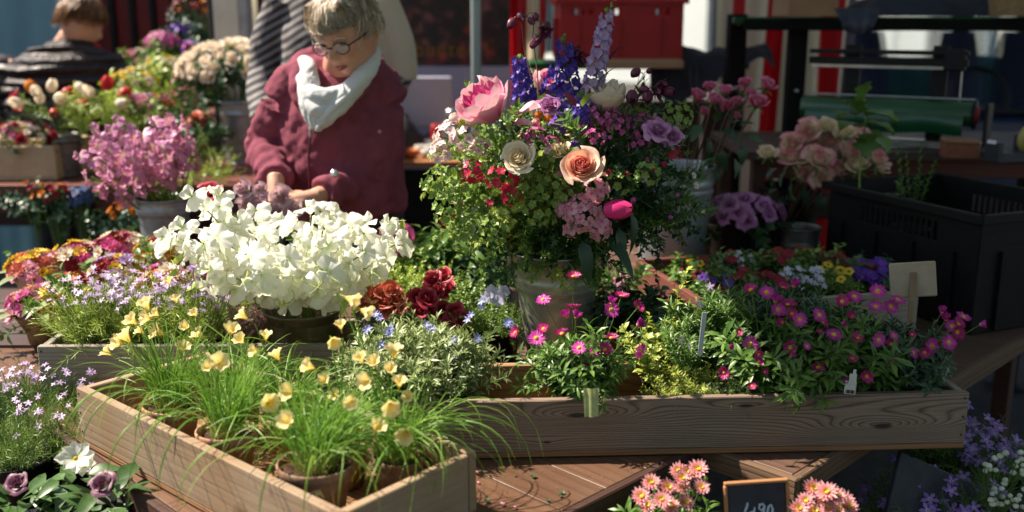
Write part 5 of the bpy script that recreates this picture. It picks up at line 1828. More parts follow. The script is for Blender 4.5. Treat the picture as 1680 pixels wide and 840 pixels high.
head('phlox_head', 955, 350, 2.19, (0, -.9, .3), 'pinkhyd', 15, .042, .026, label='pale pink floret head')
head('phlox_head', 978, 312, 2.18, (.2, -.8, .5), 'pinkhyd', 6, .026, .016, label='small pink floret spray')
head('phlox_head', 925, 342, 2.19, (-.3, -.8, .3), 'pinkhyd', 5, .020, .014, .85)
head('phlox_head', 940, 378, 2.19, (-.1, -.8, -.3), 'pinkhyd', 4, .020, .012, .9)
head('phlox_head', 985, 375, 2.19, (.3, -.8, -.1), 'pinkhyd', 6, .024, .014, .95)
head('phlox_head', 734, 222, 2.24, (-.5, -.6, .5), 'pinkwhite', 9, .032, .020)
head('phlox_head', 722, 250, 2.22, (-.5, -.7, .2), 'pinkwhite', 6, .026, .016)
head('phlox_head', 765, 228, 2.2, (-.1, -.8, .4), 'pinkwhite', 7, .028, .016)
head('phlox_head', 790, 240, 2.21, (.1, -.8, .3), 'pinkwhite', 5, .022, .012, .9)
head('sweet_william', 824, 292, 2.17, (-.1, -.8, .4), 'crimson', 9, .034, .020, label='crimson sweet william')
head('sweet_william', 838, 318, 2.17, (.1, -.9, 0), 'crimson', 5, .026, .012, .9)
head('sweet_william', 776, 282, 2.19, (-.3, -.8, .3), 'crimson', 8, .030, .018, .85, label='darker crimson sweet william')
head('sweet_william', 1106, 250, 2.28, (.6, -.6, .4), 'crimson', 6, .024, .016, .9)
for (px, py, d, n, r) in [(985, 190, 2.28, 22, .042), (950, 215, 2.26, 14, .030), (1012, 205, 2.27, 18, .036), (975, 225, 2.24, 10, .026), (1048, 205, 2.28, 16, .034), (1082, 215, 2.3, 16, .032), (1050, 232, 2.28, 10, .026),
                          (880, 222, 2.24, 7, .022), (905, 235, 2.25, 6, .02), (862, 230, 2.24, 5, .02)]:
    head('magenta_head', px, py, d, (rnd(-.2, .4), -.5, .8), 'mauve', n, r, r * .6)
head('violet_head', 920, 203, 2.22, (-.1, -.7, .6), 'violetf', 5, .020, .012)
head('violet_head', 948, 240, 2.23, (.1, -.8, .2), 'violetf', 3, .012, .012)
FM['greenfl'] = [build_mesh('floret', join([floret(.0125, 5, .95, .0, .35, .08, .45).mat(0), dome(.004, .003, 8, 2).mat(1)]), [L_['euph'], L_['lime']]) for _ in range(2)]
for (px, py, d, n, r) in [(900, 308, 2.2, 8, .034), (882, 345, 2.2, 7, .032), (920, 325, 2.2, 5, .026), (752, 300, 2.22, 6, .030), (715, 300, 2.24, 7, .030), (735, 345, 2.22, 7, .030), (765, 378, 2.22, 6, .028), (870, 300, 2.19, 4, .022), (1015, 300, 2.22, 4, .024),
                          (1112, 190, 2.3, 8, .030), (810, 372, 2.2, 6, .028), (1062, 285, 2.2, 5, .024)]:
    head('bract_head', px, py, d, (rnd(-.3, .2), -.8, .45), 'greenfl', int(n * 1.7), r, r * .7)
for k in range(26):
    px, py = rnd(740, 1120), rnd(215, 360)
    bq('floret', pick(random.choice(['mauve', 'pinkwhite', 'crimson', 'mauve'])), P(px, py, 2.19 + abs(px - 930) / 2400), Vector((rnd(-.4, .4), -.8, .5)), 0, rnd(.6, .9))
# thorny bracts under sweet williams
for (px, py) in [(815, 310), (835, 335), (850, 300), (785, 300), (860, 325), (800, 330), (842, 350), (820, 345)]:
    bq('spiky_bract', random.choice(SPR['thorn']), P(px, py, 2.2) + Vector((0, .02, 0)), Vector((rnd(-.4, .4), -.8, rnd(-.1, .6))), rnd(0, 6), rnd(.7, 1.0))
for (px, py, s) in [(1130, 350, 1.0), (1118, 280, 1.1), (1110, 300, .9), (1135, 370, .8), (1122, 335, .8), (1095, 260, .9)]:
    bq('feathery_head', random.choice(SPR['needle']), P(px, py, 2.30), Vector((.8, -.4, rnd(0, .7))), rnd(0, 6), s * .6)
for (px, py) in [(1142, 305), (1152, 345), (1138, 288)]:
    bq('floret', pick('pinkwhite'), P(px, py, 2.25), Vector((.6, -.6, .4)), 0, .7)

# delphinium spikes
def delph_floret(s=.016):
    p = petal(s, s * .92, 4, 4, .3, .1, -.1, .5, .05, .10, 5, rnd(0, 6), .35)
    return join([ringset(p, 5, .25, 0, .001), dome(.003, .004, 6, 2), tube([(0, 0, 0), (-.002, 0, -.012), (-.006, 0, -.018)], [.002, .0015, .0007], 5)])
FM['delph'] = [build_mesh('delphinium_floret', delph_floret(), L_['delph']) for _ in range(3)]
FM['delph_p'] = [build_mesh('delphinium_floret', delph_floret(), L_['delph_pale']) for _ in range(3)]


def spike(px0, py0, px1, py1, d0, d1, key, n, r, label, budn=3, s=1.0):
    a, b = P(px0, py0, d0), P(px1, py1, d1)
    ax_ = (b - a)
    o = bpy.data.objects.new('delphinium_spike', None); COL.objects.link(o); o.parent = BQ; o.matrix_basis = Bi @ Matrix.Translation(a); o['label'] = label
    obj('spike_stem', tube([(0, 0, 0), tuple(ax_ * .5 + Vector((.004, 0, 0))), tuple(ax_ * 1.04)], [.0026, .002, .0012], 6), L_['stem'], o)
    for i in range(n):
        f = (i + .4) / n
        az = i * 2.399
        d = Vector((math.cos(az), math.sin(az) - .25, .25)).normalized()
        rr = r * (1 - .55 * f)
        put('delphinium_floret', pick(key), o, mdir(ax_ * f + d * rr, d, rnd(0, 6), s * rnd(.85, 1.15) * (1 - .25 * f)))
        if i % 2 == 0:
            obj('pedicel', tube([tuple(ax_ * max(0, f - .03)), tuple(ax_ * f + d * rr * .9)], .0009, 4), L_['stem'], o)
    for k in range(budn):
        bq('bud', FM['bud_g'][0], a + ax_ * (1.02 + .035 * k) + Vector((rnd(-.005, .005), -.004, 0)), Vector((rnd(-.6, .6), -.3, 1)), 0, 1 - .2 * k)


FM['bud_g'] = [build_mesh('bud', join([x.sc(.28, .28, .30) for x in tulip_petals()]), L_['fresh'])]
spike(862, 172, 853, 100, 2.36, 2.36, 'delph', 26, .024, 'violet blue delphinium spike at the left')
spike(938, 205, 926, 72, 2.32, 2.34, 'delph', 36, .030, 'tall violet blue delphinium spike')
spike(905, 160, 915, 100, 2.34, 2.36, 'delph', 12, .022, 'short delphinium side spike', 1)
spike(962, 195, 997, 24, 2.30, 2.30, 'delph_p', 46, .022, 'pale lilac delphinium spike reaching the top')
spike(955, 205, 948, 165, 2.26, 2.26, 'delph', 8, .014, 'drooping dark florets', 0)

# columbines on thin dark stems
colg = join([x.sc(.42, .42, .48) for x in tulip_petals()])
colopen = join([ringset(leaf(.016, .007, 3, .3, -.2), 5, .9, 0, .002), ringset(leaf(.012, .006, 3, .3, .2), 5, .4, .5, .002), tube([(0, 0, 0), (0, 0, .01)], .002, 5)])
FM['columbine_bud'] = [build_mesh('columbine_bud', colg, L_['purple_col'])]
FM['columbine'] = [build_mesh('columbine', colopen, L_['purple_col'])]
for pts, bl in [([(884, 185, 2.3), (882, 120, 2.3), (874, 60, 2.3), (876, 35, 2.3), (886, 34, 2.3), (896, 45, 2.3)], [(897, 50, 1.6, 1), (888, 58, 1.4, 1), (900, 38, 1.2, 0), (880, 66, 1.1, 0)]),
                ([(872, 130, 2.31), (860, 80, 2.31), (856, 40, 2.31), (852, 26, 2.31)], [(842, 32, 1.2, 0), (868, 30, .9, 0), (850, 24, 1.0, 0), (878, 22, .9, 0)]),
                ([(1010, 200, 2.3), (1030, 165, 2.28), (1045, 140, 2.28), (1058, 125, 2.28)], [(1048, 114, 1.2, 0), (1062, 118, .8, 0)]),
                ([(1015, 200, 2.27), (1050, 170, 2.26), (1070, 150, 2.26), (1082, 135, 2.26)], [(1078, 145, 1.9, 1), (1084, 134, 1.5, 1), (1062, 150, 1.4, 0), (1088, 150, 1.3, 0)]),
                ([(1020, 205, 2.27), (1030, 175, 2.26), (1038, 155, 2.26)], [(1036, 152, 1.7, 0), (1050, 146, 1.0, 0)]),
                ([(914, 120, 2.33), (920, 100, 2.33), (930, 85, 2.33)], []),
                ([(945, 120, 2.35), (948, 90, 2.35)], [(950, 80, 2.0, 1), (942, 86, 2.0, 1), (952, 90, 1.8, 1)]),
                ([(984, 150, 2.33), (996, 120, 2.33)], [])]:
    pp = [P(*q) for q in pts]
    obj('columbine_stem', tube([Bi @ q for q in pp], .0014, 5), L_['stem_red'], BQ)
    for (px, py, s, op) in bl:
        bq('columbine', FM['columbine' if op else 'columbine_bud'][0], P(px, py, pts[-1][2]), Vector((rnd(-.6, .6), -.4, rnd(-.9, .2))), rnd(0, 6), s)
        obj('columbine_stem', tube([Bi @ q for q in bez(pp[-2], (pp[-1] + P(px, py, pts[-1][2])) / 2 + Vector((0, 0, .012)), P(px, py, pts[-1][2]), 5)], .0009, 4), L_['stem_red'], BQ)
# dark pointed leaves
for (px, py, dr, s, mt) in [(995, 388, (.6, -.6, -.5), 1.25, 'dark'), (1035, 350, (.25, -.3, -1), 1.0, 'deep'), (955, 395, (.25, -.4, -1), 1.1, 'deep'), (1015, 375, (.2, -.4, -.9), .9, 'dark'), (1000, 100, (.35, -.2, .9), .5, 'purple_col'),
                            (945, 175, (-.5, -.3, .8), .6, 'purple_col'), (980, 140, (.4, -.2, .8), .7, 'deep'), (900, 205, (.8, -.5, .2), .7, 'lime'), (955, 175, (.3, -.5, .8), .7, 'yel_leaf')]:
    g = leaf(.09, .030, 6, .25, .35, 'ovate')
    obj('pointed_leaf', g, L_[mt], BQ, Bi @ (Matrix.Translation(P(px, py, 2.22)) @ Vector(dr).to_track_quat('X', 'Z').to_matrix().to_4x4() @ Matrix.Rotation(rnd(-.3, .8), 4, 'X') @ Matrix.Scale(s, 4)))
# ================================================================== small potted plants in the planters
def potted(name, label, pos, r, h, shoots, mats, n, scale, lean, out, flowers=(), group='potted plants', cat='potted plant', potmat=None, spread=1.0, soil=True, ry=None, zoff=0, kind2=None):
    """plant in its nursery pot; flowers: (mesh key, eye key or None, count, part name, (rx, ry), (z0, z1), scale, stalk radius)"""
    t = thing(name, label, cat, pos, group)
    pm2 = potmat or M['black_plastic']
    obj('pot', lathe([(.0005, .001), (r * .78, .001), (r * .8, 0), (r, h - .006), (r * 1.05, h - .005), (r * 1.05, h), (r * .98, h), (r * .95, h - .008), (.0005, h - .010)], 24), pm2, t)
    g = scatter_shoots(SH[shoots], ell_spots(n, 0, 0, r * .85 * spread, (ry or r) * .85 * spread), h - .012, lean, scale, out)
    obj('foliage', g, [L_[mats[0]], L_[mats[1]]], t, kind='stuff')
    for (key, eye, cnt, pname, rad, zz, sc, sr) in flowers:
        for i in range(cnt):
            a = rnd(0, 6.28); q = math.sqrt(random.random())
            x, y = rad[0] * q * math.cos(a), rad[1] * q * math.sin(a)
            z = h + zz[0] + (zz[1] - zz[0]) * rnd(0, 1) * (1.15 - .5 * q)
            d = Vector((x * 3 + rnd(-.3, .3), y * 3 - .45 + rnd(-.3, .3), .75)).normalized()
            add_flower(t, Vector((x, y, z)), d, key, eye, pname, sc * rnd(.85, 1.15), sr, Vector((x * .35, y * .35, h)))
    return t


def add_flower(t, p, d, key, eye, pname, sc, sr=.0008, base=None):
    f = put(pname, pick(key), t, mdir(p, d, rnd(0, 6.28), sc))
    if eye:
        put('flower_centre', pick(eye), f, Matrix.Translation((0, 0, .0008)))
    if sr and base is not None:
        b = f.matrix_basis.inverted() @ base
        obj('stalk', tube(bez(b, (b * .4 + Vector((0, 0, -.012))), (0, 0, 0), 5), sr / sc, 4), L_['stem'], f)
    return f


def inB(x, y=0, z=0.0):
    return CRATE_B @ Vector((x, y, .016 + z))


# silvery star leaved plants at the left end of the long planter
stars = [(-.545, -.01), (-.44, -.01), (-.49, .06)]
for i, (x, y) in enumerate(stars):
    lab = ['grey green starry-leaved plant at the left end of the long planter beside the daffodils', 'grey green starry-leaved plant, middle one of the three left of the pink daisies',
           'grey green starry-leaved plant at the back between the other two'][i]
    t = potted('potted_star_plant', lab, inB(x, y), .052, .085, 'star', ('star', 'stem'), 170, (1.0, 1.55), (.05, .72), .045, [], 'starry-leaved plants in the long planter')
    ti = t.matrix_basis.inverted()
    pts = [[(618, 520), (625, 570), (605, 545), (640, 540)], [(705, 535), (745, 590), (745, 565), (730, 600)], [(785, 553), (835, 535), (832, 528), (770, 520), (795, 500)]][i]
    for (px, py) in pts:
        p = P(px, py, 2.0)
        for k in range(3 if i != 2 else 2):
            add_flower(t, ti @ (p + Vector((rnd(-.008, .008), rnd(-.006, .006), rnd(-.008, .008)))), Vector((rnd(-.5, .5), -.6, .6)), 'blue_floret', None, 'flower', rnd(.9, 1.2), .0008, Vector((0, 0, .10)))

# daisy plants; px positions read off the photograph, each with its own distance
FM['daisy_leaf'] = [build_mesh('leaf', leaf(.055, .017, 5, .25, .5, 'obov', twist=.2, wave=.1), L_['mid']) for _ in range(2)]
def daisy_plant(label, bx, dcam, flowers, n, fol=('mid', 'stem'), sc=(.8, 1.2), shoots='broad', extra_low=True, out=.04):
    t = potted('potted_daisy', label, inB(bx), .052, .085, shoots, fol, n, sc, (.05, .85), out, [], 'pink daisy plants in the long planter')
    ti = t.matrix_basis.inverted()
    for (px, py, k, dr) in flowers:
        p = P(px, py, dcam + rnd(-.03, .03))
        key = {0: 'daisy', 1: 'daisy_dk', 2: 'daisy_half'}[k]
        add_flower(t, ti @ p, Vector(dr), key, 'daisy_eye', 'flower', rnd(.95, 1.15), .0008, Vector((rnd(-.02, .02), rnd(-.02, .02), .09)))
    if extra_low:
        ms = []
        for i in range(16):
            a = rnd(-2.8, -.3)
            ms.append(np.array(Matrix.Translation((math.cos(a) * .045, math.sin(a) * .045, .085 + rnd(0, .03))) @ Matrix.Rotation(a, 4, 'Z') @ Matrix.Rotation(rnd(.2, 1.1), 4, 'Y') @ Matrix.Scale(rnd(.7, 1.25), 4)))
        obj('hanging_leaves', stamp(leaf(.055, .017, 5, .25, .5, 'obov', twist=.2, wave=.1), ms), L_[fol[0]], t, kind='stuff')
    return t


F_ = lambda *a: a
daisy_plant('bushy pink daisy plant standing alone before the bare back board', -.155, 1.98, [
    (941, 454, 1, (0, -.3, 1)), (891, 492, 0, (-.2, -.4, 1)), (931, 520, 2, (-.4, -.3, .9)), (945, 521, 2, (.2, -.3, .9)), (1003, 508, 0, (.1, -.9, .5)), (1004, 498, 2, (0, -.2, 1)), (1019, 487, 1, (.1, -.1, 1)),
    (1046, 505, 1, (.5, -.4, .7)), (1046, 534, 2, (.5, -.4, .5)), (880, 555, 0, (-.1, -.7, .7)), (922, 548, 1, (-.1, -.3, 1)), (950, 571, 0, (-.2, -.6, .8)), (973, 580, 0, (.1, -.7, .7)), (992, 574, 1, (.1, -.5, .8)),
    (1003, 555, 1, (0, -.2, 1)), (1050, 575, 0, (.7, -.7, -.1)), (892, 540, 1, (-.3, -.4, .6)), (965, 592, 1, (0, -.7, .5)), (846, 546, 1, (-.7, -.5, .5)), (940, 505, 1, (0, .2, 1))], 105, ('mid', 'stem'), (.8, 1.3))
daisy_plant('green feathery cushion plant with few daisies right of the bare gap', .09, 2.0, [(1231, 564, 0, (-.1, -.95, .3))], 40, ('yel_leaf', 'stem'), (.6, .9), 'star', False)
daisy_plant('magenta daisy plant left of the white price tag', .25, 1.975, [
    (1258, 480, 0, (-.1, -.7, .8)), (1272, 495, 2, (.1, -.3, .9)), (1277, 508, 0, (-.1, -.7, .7)), (1292, 501, 1, (.1, -.2, 1)), (1312, 524, 0, (0, -.95, .35)), (1300, 515, 1, (-.4, -.7, .5)), (1285, 530, 2, (-.5, -.5, .4)),
    (1344, 517, 0, (.3, -.7, .6)), (1349, 530, 1, (.5, -.4, .6)), (1368, 549, 0, (.1, -.5, .9)), (1342, 602, 1, (-.1, -.95, 0)), (1296, 570, 1, (-.2, -.8, .2)), (1285, 473, 1, (.1, -.2, .9)), (1302, 470, 2, (.2, -.3, .9)),
    (1232, 476, 1, (-.4, -.3, .8))], 95, ('mid', 'stem'), (1.1, 1.75))
daisy_plant('magenta daisy plant directly right of the white price tag', .385, 1.99, [
    (1462, 565, 1, (.1, -.5, .9)), (1392, 495, 2, (0, -.4, 1)), (1402, 487, 0, (.2, -.6, .8)), (1382, 495, 1, (-.3, -.6, .7)), (1437, 503, 0, (0, -.5, .9)), (1462, 503, 0, (.1, -.8, .6)), (1473, 492, 0, (.2, -.4, .9)),
    (1440, 478, 0, (-.1, -.7, .7)), (1398, 520, 2, (-.4, -.6, .5)), (1372, 555, 2, (-.3, -.5, .5))], 95, ('mid', 'stem'), (1.1, 1.7))
daisy_plant('magenta daisy plant at the right end of the long planter, stems leaning out', .50, 2.02, [
    (1529, 568, 0, (.1, -.9, .4)), (1557, 562, 0, (.2, -.9, .4)), (1545, 513, 2, (0, -.2, 1)), (1562, 536, 0, (.1, -.6, .7)), (1552, 524, 2, (-.3, -.4, .8)), (1572, 532, 1, (.3, -.5, .7)), (1581, 520, 0, (.2, -.3, .9)),
    (1607, 533, 2, (.9, -.3, .3)), (1570, 545, 1, (.2, -.8, .3)), (1560, 565, 1, (.4, -.7, .2))], 80, ('dark', 'stem'), (.9, 1.4))

for o_, (xa, xb, ya, yb, n_, dd_) in zip([o for o in bpy.data.objects if o.name.startswith('potted_daisy') and o.parent is None][2:5], [(1180, 1340, 500, 640, 9, 1.94), (1340, 1450, 520, 640, 7, 1.96), (1450, 1540, 530, 610, 5, 1.99)]):
    ti = o_.matrix_basis.inverted()
    for k in range(n_):
        add_flower(o_, ti @ P(rnd(xa, xb), rnd(ya, yb), dd_), Vector((rnd(-.5, .5), -.7, rnd(0, .8))), random.choice(['daisy_dk', 'daisy_half', 'daisy_dk', 'daisy']), 'daisy_eye', 'flower', rnd(.55, .95), .0008, Vector((rnd(-.02, .02), rnd(-.02, .02), .09)))

# cushion plants, right half of the long planter
ylab = ['yellow green needle-leaved cushion at the right side of the bare gap', 'yellow green needle-leaved cushion right of the first cushion plant', 'dark green needle-leaved cushion below the first daisies']
for i, (x, m_) in enumerate([(.045, 'yel_leaf'), (.12, 'star'), (.19, 'mid')]):
    potted('potted_cushion', ylab[i], inB(x, -.03), .046, .085, 'star', (m_, 'stem'), 120, (.35, .62), (.1, 1.25), .028, [], 'cushion plants in the long planter')
# tall yellow-green shoots
t = potted('potted_spurge', 'yellow green upright leafy shoots at the left of the pansies', inB(.02, .045), .04, .085, 'obov', ('yel_leaf', 'stem'), 26, (.8, 1.2), (.05, .5), .04, [], 'leafy fillers')
ti = t.matrix_basis.inverted()
obj('tall_shoot', shoot(.26, 46, leaf(.021, .011, 3, .25, .35, 'obov'), .0016, .15, 1.0, .2, whorl=2), [L_['yel_leaf'], L_['stem']], t, Matrix.Translation((.01, .02, .07)))
obj('tall_shoot', shoot(.17, 36, leaf(.021, .011, 3, .25, .35, 'obov'), .0016, .15, 1.0, .2, whorl=2), [L_['yel_leaf'], L_['stem']], t, mdir((-.02, -.01, .07), (-.5, -.1, 1)))
obj('tall_shoot', shoot(.15, 36, leaf(.021, .011, 3, .25, .35, 'obov'), .0016, .15, 1.0, .2, whorl=2), [L_['lime'], L_['stem']], t, mdir((-.02, -.02, .06), (-.25, -.2, 1)))
for (px, py) in [(1119, 558), (1131, 565), (1148, 500), (1165, 470)]:
    add_flower(t, ti @ P(px, py, 2.0), Vector((rnd(-.4, .4), -.7, .3)), 'lilac_floret', None, 'flower', 1.1, .0008, Vector((0, 0, .10)))
# plants that fill the back row of the long planter
fl = ['bushy green plant at the back row under the tall yellow shoots', 'green plant with pale florets in the back row behind the needle cushions', 'dark leafy plant behind the magenta daisies left of the tag',
      'dark leafy plant behind the magenta daisies right of the tag', 'dark leafy filler at the right end of the back row']
for i, (x, m_, s_, hh) in enumerate([(.08, 'mid', 'tall', .95), (.17, 'mid', 'tall', 1.15), (.27, 'dark', 'tall', 1.15), (.37, 'dark', 'tall', 1.0), (.47, 'dark', 'tall', .75)]):
    potted('potted_filler', fl[i], inB(x, .055), .045, .085, s_, (m_, 'stem'), 95, (hh * .7, hh * 1.1), (.0, .6), .05,
           [('lilac_floret', None, [0, 9, 4, 0, 0][i], 'flower', (.05, .04), (.08, .13), 1.0, .0008)] if i in (1, 2) else [], 'back row plants in the long planter')
# clear plant label stick, white torn price tag, dark little sprig in the gap
tag(obj('plant_label', box(.010, .0015, .09, .0006), plain('clear_label', (.55, .60, .62), (.4, .45, .48), .2), None, mloc(P(1152, 548, 1.98), R(10), 0, R(4)), smooth=False),
    'narrow clear plant label stuck in the yellow green cushion plants', 'plant label')
tg = P(1395, 636, 1.955)
tg_g = join([box(.022, .0012, .026, .0004, (0, 0, 0)), box(.014, .0012, .016, .0004, (.003, 0, .020)), box(.006, .0012, .010, .0004, (.005, 0, .032))])
tt = tag(obj('price_tag', tg_g, M['label_white'], None, mloc(tg, R(-4), R(-8), R(4)), smooth=False), 'torn white price tag sticking up between the daisy plants', 'price tag')
obj('barcode', join([box(.0012 + .0008 * (k % 3), .0006, .007, .0001, (-.008 + k * .0026, -.0012, -.008)) for k in range(7)]), M['dark_seam'], tt, smooth=False)
# white card leaf hanging over the front of the planter under the lone daisy plant
o = tag(obj('leaf_card', grid(lambda u, v: (.030 * (u - .5) * (1 - .15 * v), -.012 * v + .003 * np.sin(u * 9), .052 - v * .052 - .0), 6, 6), plant('pale_leaf_card', (.34, .38, .14), (.42, .46, .20), trans=.15, mott=.3), None,
            mloc(P(969, 680, 1.865), R(2))), 'pale green broad leaf hanging over the planter front below the lone daisies', 'leaf')
# small dark leafy scrap by the gap
t = thing('wilted_sprig', 'wilted dark sprig with one pale flower lying before the orange back board', 'sprig', inB(-.235, -.03, .003))
obj('sprig_leaves', shoot(.10, 10, leaf(.024, .008, 3, .3, .5), .001, .3, 1.2, .2), [L_['deep'], L_['stem_red']], t, mdir((0.02, 0, .002), (-.7, -.2, .55)))
put('flower', pick('blue_floret'), t, mdir((-.012, -.012, .05), (0, -1, .2), 0, .9))

# ================================================================== left rear planter: lilac phlox and dry heather
def inC(x, y=0): return CRATE_C @ Vector((x, y, .016))
plabs = ['lilac flowering phlox at the left end of the grey rear planter', 'lilac flowering phlox, second from the left in the grey rear planter', 'lilac flowering phlox in the middle of the grey rear planter']
for i, x in enumerate([-.27, -.15, -.03]):
    potted('potted_phlox', plabs[i], inC(x, .0), .055, .09, 'thread', ('lime', 'stem'), 130, (1.1, 1.75), (.05, .95), .05,
           [('lilac_floret', None, 85, 'flower', (.105, .085), (.085, .17), 1.0, .0007)], 'lilac phlox plants in the rear planter')
for i, (x, lab) in enumerate([(.10, 'dry brown twiggy heather left of the glazed crock'), (.20, 'dry brown twiggy heather beside the glazed crock')]):
    potted('potted_heather', lab, inC(x, 0), .05, .085, 'thread', ('twig', 'twig'), 120, (.8, 1.25), (.05, .8), .05,
           [('pinkhyd', None, 14, 'flower', (.06, .05), (.02, .09), .35, .0006)], 'dry heathers in the rear planter')

# ================================================================== things between crock and tall bucket
t = potted('potted_rose', 'deep red miniature roses behind the starry-leaved plants', (P(705, 540, 2.42).x, P(705, 540, 2.42).y, TZ + .003), .06, .10, 'ovate', ('fresh', 'stem_red'), 26, (.6, 1.0), (.1, .8), .06,
           [], 'miniature roses')
ti = t.matrix_basis.inverted()
for (px, py) in [(718, 480), (700, 492), (735, 478), (712, 462), (690, 510), (705, 515), (748, 515), (742, 528), (685, 490), (725, 512), (755, 525), (730, 455)]:
    put('rose', pick('rose_red'), t, mdir(ti @ P(px, py, 2.36 + rnd(-.02, .03)), Vector((rnd(-.4, .4), -.7, .6)), rnd(0, 6), rnd(.75, .95)))
t = potted('potted_rose', 'salmon pink miniature roses beside the glazed crock', (P(628, 530, 2.38).x, P(628, 530, 2.38).y, TZ + .003), .055, .10, 'ovate', ('fresh', 'stem_red'), 18, (.5, .85), (.1, .7), .06, [], 'miniature roses')
ti = t.matrix_basis.inverted()
for (px, py) in [(608, 485), (625, 480), (642, 478), (615, 498), (634, 495), (650, 492), (600, 500), (645, 508), (625, 510), (655, 505)]:
    put('rose', pick('rose_salmon'), t, mdir(ti @ P(px, py, 2.34), Vector((rnd(-.4, .4), -.7, .6)), rnd(0, 6), rnd(.85, 1.05)))
# red pot with white round label
t = thing('red_pot', 'small red pot with a white rim tag between daffodils and salmon roses', 'pot', (P(610, 560, 2.20).x, P(610, 560, 2.20).y, TZ + .003))
obj('pot_wall', lathe(pot_profile(.050, .105, .016), 36), M['red_pot'], t)
obj('white_saucer', lathe([(.0005, .112), (.03, .113), (.052, .111), (.054, .107), (.050, .105), (.0005, .104)], 36), M['label_white'], t)
# lush filler greens around
gl = [(1082, 485, 2.34, 'ovate', 'dark', .9, 28, 'dark leafy plant in front of the square box left side, beside the yellow shoots'), (1010, 520, 2.45, 'ovate', 'dark', .9, 26, 'dark leafy plant right of the tall bucket foot'), (1035, 500, 2.42, 'ovate', 'dark', 1.0, 30, 'dark leafy plant against the red brown box side'),
      (670, 420, 2.75, 'obov', 'fresh', 1.2, 60, 'light green leafy plant right behind the white sweet peas'), (735, 420, 2.85, 'ovate', 'mid', 1.5, 46, 'broad dark green leafy plant left of the tall bucket'),
      (790, 430, 2.75, 'ovate', 'dark', 1.2, 36, 'dark leafy plant just left of the tall zinc bucket'), (760, 470, 2.5, 'obov', 'fresh', .85, 60, 'small fresh green plant left of the tall zinc bucket'),
      (815, 500, 2.42, 'small', 'fresh', .8, 70, 'small-leaved green plant touching the tall zinc bucket'), (655, 450, 2.62, 'small', 'lime', 1.0, 60, 'yellow green plant between sweet peas and red roses'),
      (700, 440, 2.60, 'obov', 'lime', .9, 50, 'lime green leafy plant above the red roses')]
for (px, py, d, s_, m_, hh, n, lab) in gl:
    p = P(px, py, d)
    hz = max(.10, p.z - TZ - .10 * hh)
    potted('leafy_plant', lab, (p.x, p.y, TZ + .003), .055, hz, s_, (m_, 'stem'), n, (hh * .8, hh * 1.2), (.05, .9), .06, [], 'leafy plants between the bunches', potmat=M['terracotta_old'])
p = P(812, 500, 2.36)
t = potted('potted_viola', 'pale blue white violas beside the tall zinc bucket', (p.x, p.y + .03, TZ + .003), .05, .12, 'small', ('fresh', 'stem'), 40, (.6, .9), (.1, .7), .05, [], 'violas')
FM['viola'] = [build_mesh('viola', floret(.015, 5, 1.0, .04, .1, .05), L_['pale_lilac'])]
ti = t.matrix_basis.inverted()
for (px, py) in [(800, 487), (818, 492), (826, 478), (806, 478)]:
    put('flower', FM['viola'][0], t, mdir(ti @ P(px, py, 2.36), (rnd(-.3, .3), -.9, .3), rnd(0, 6), 1.1))
# red tulip heads and pink ones peeking behind
for (px, py, d, key, lab) in [(730, 385, 2.95, 'tul_red', 'red tulips behind the leafy plants left of the bouquet'), (650, 405, 2.75, 'tul_pink', 'magenta blooms behind the right end of the white sweet peas')]:
    FM[key] = [build_mesh('tulip', join(tulip_petals(.05, .022)), L_['red' if key == 'tul_red' else 'mauve'])]
    p = P(px, py, d)
    t = thing('tulip_bunch', lab, 'flowers', (p.x, p.y, TZ + .003), 'tulips behind the leafy plants')
    gs = []
    for k in range(7):
        q = P(px + rnd(-26, 24), py + rnd(-16, 20), d + rnd(-.05, .05)) - t.location
        put('tulip', FM[key][0], t, mdir(q, (rnd(-.4, .4), -.3, 1), rnd(0, 6), rnd(.8, 1.1)))
        gs.append(tube(bez((rnd(-.02, .02), rnd(-.02, .02), 0), (0, 0, q.z * .6), q, 5), .0025, 5))
    obj('stems', join(gs), L_['stem'], t, kind='stuff')

# under the bouquet at right: pink flowers and leaves in shade
p = P(1010, 470, 2.75)
t = potted('potted_primrose', 'small pink flowers with round leaves in the shade right of the tall bucket', (p.x, p.y, TZ + .003), .055, .10, 'ovate', ('mid', 'stem'), 18, (.7, 1.1), (.1, .8), .06,
           [('carn_small', None, 0, 'flower', (.05, .05), (.05, .1), 1, .001)], 'violas')
FM['pk'] = FM['pinkhyd']
ti = t.matrix_basis.inverted()
for (px, py) in [(1020, 475), (1012, 462), (1026, 490), (1018, 500), (1005, 485), (990, 520), (1022, 455)]:
    put('flower', pick('pinkhyd'), t, mdir(ti @ P(px, py, 2.66), (rnd(-.3, .3), -.8, .4), rnd(0, 6), .9))

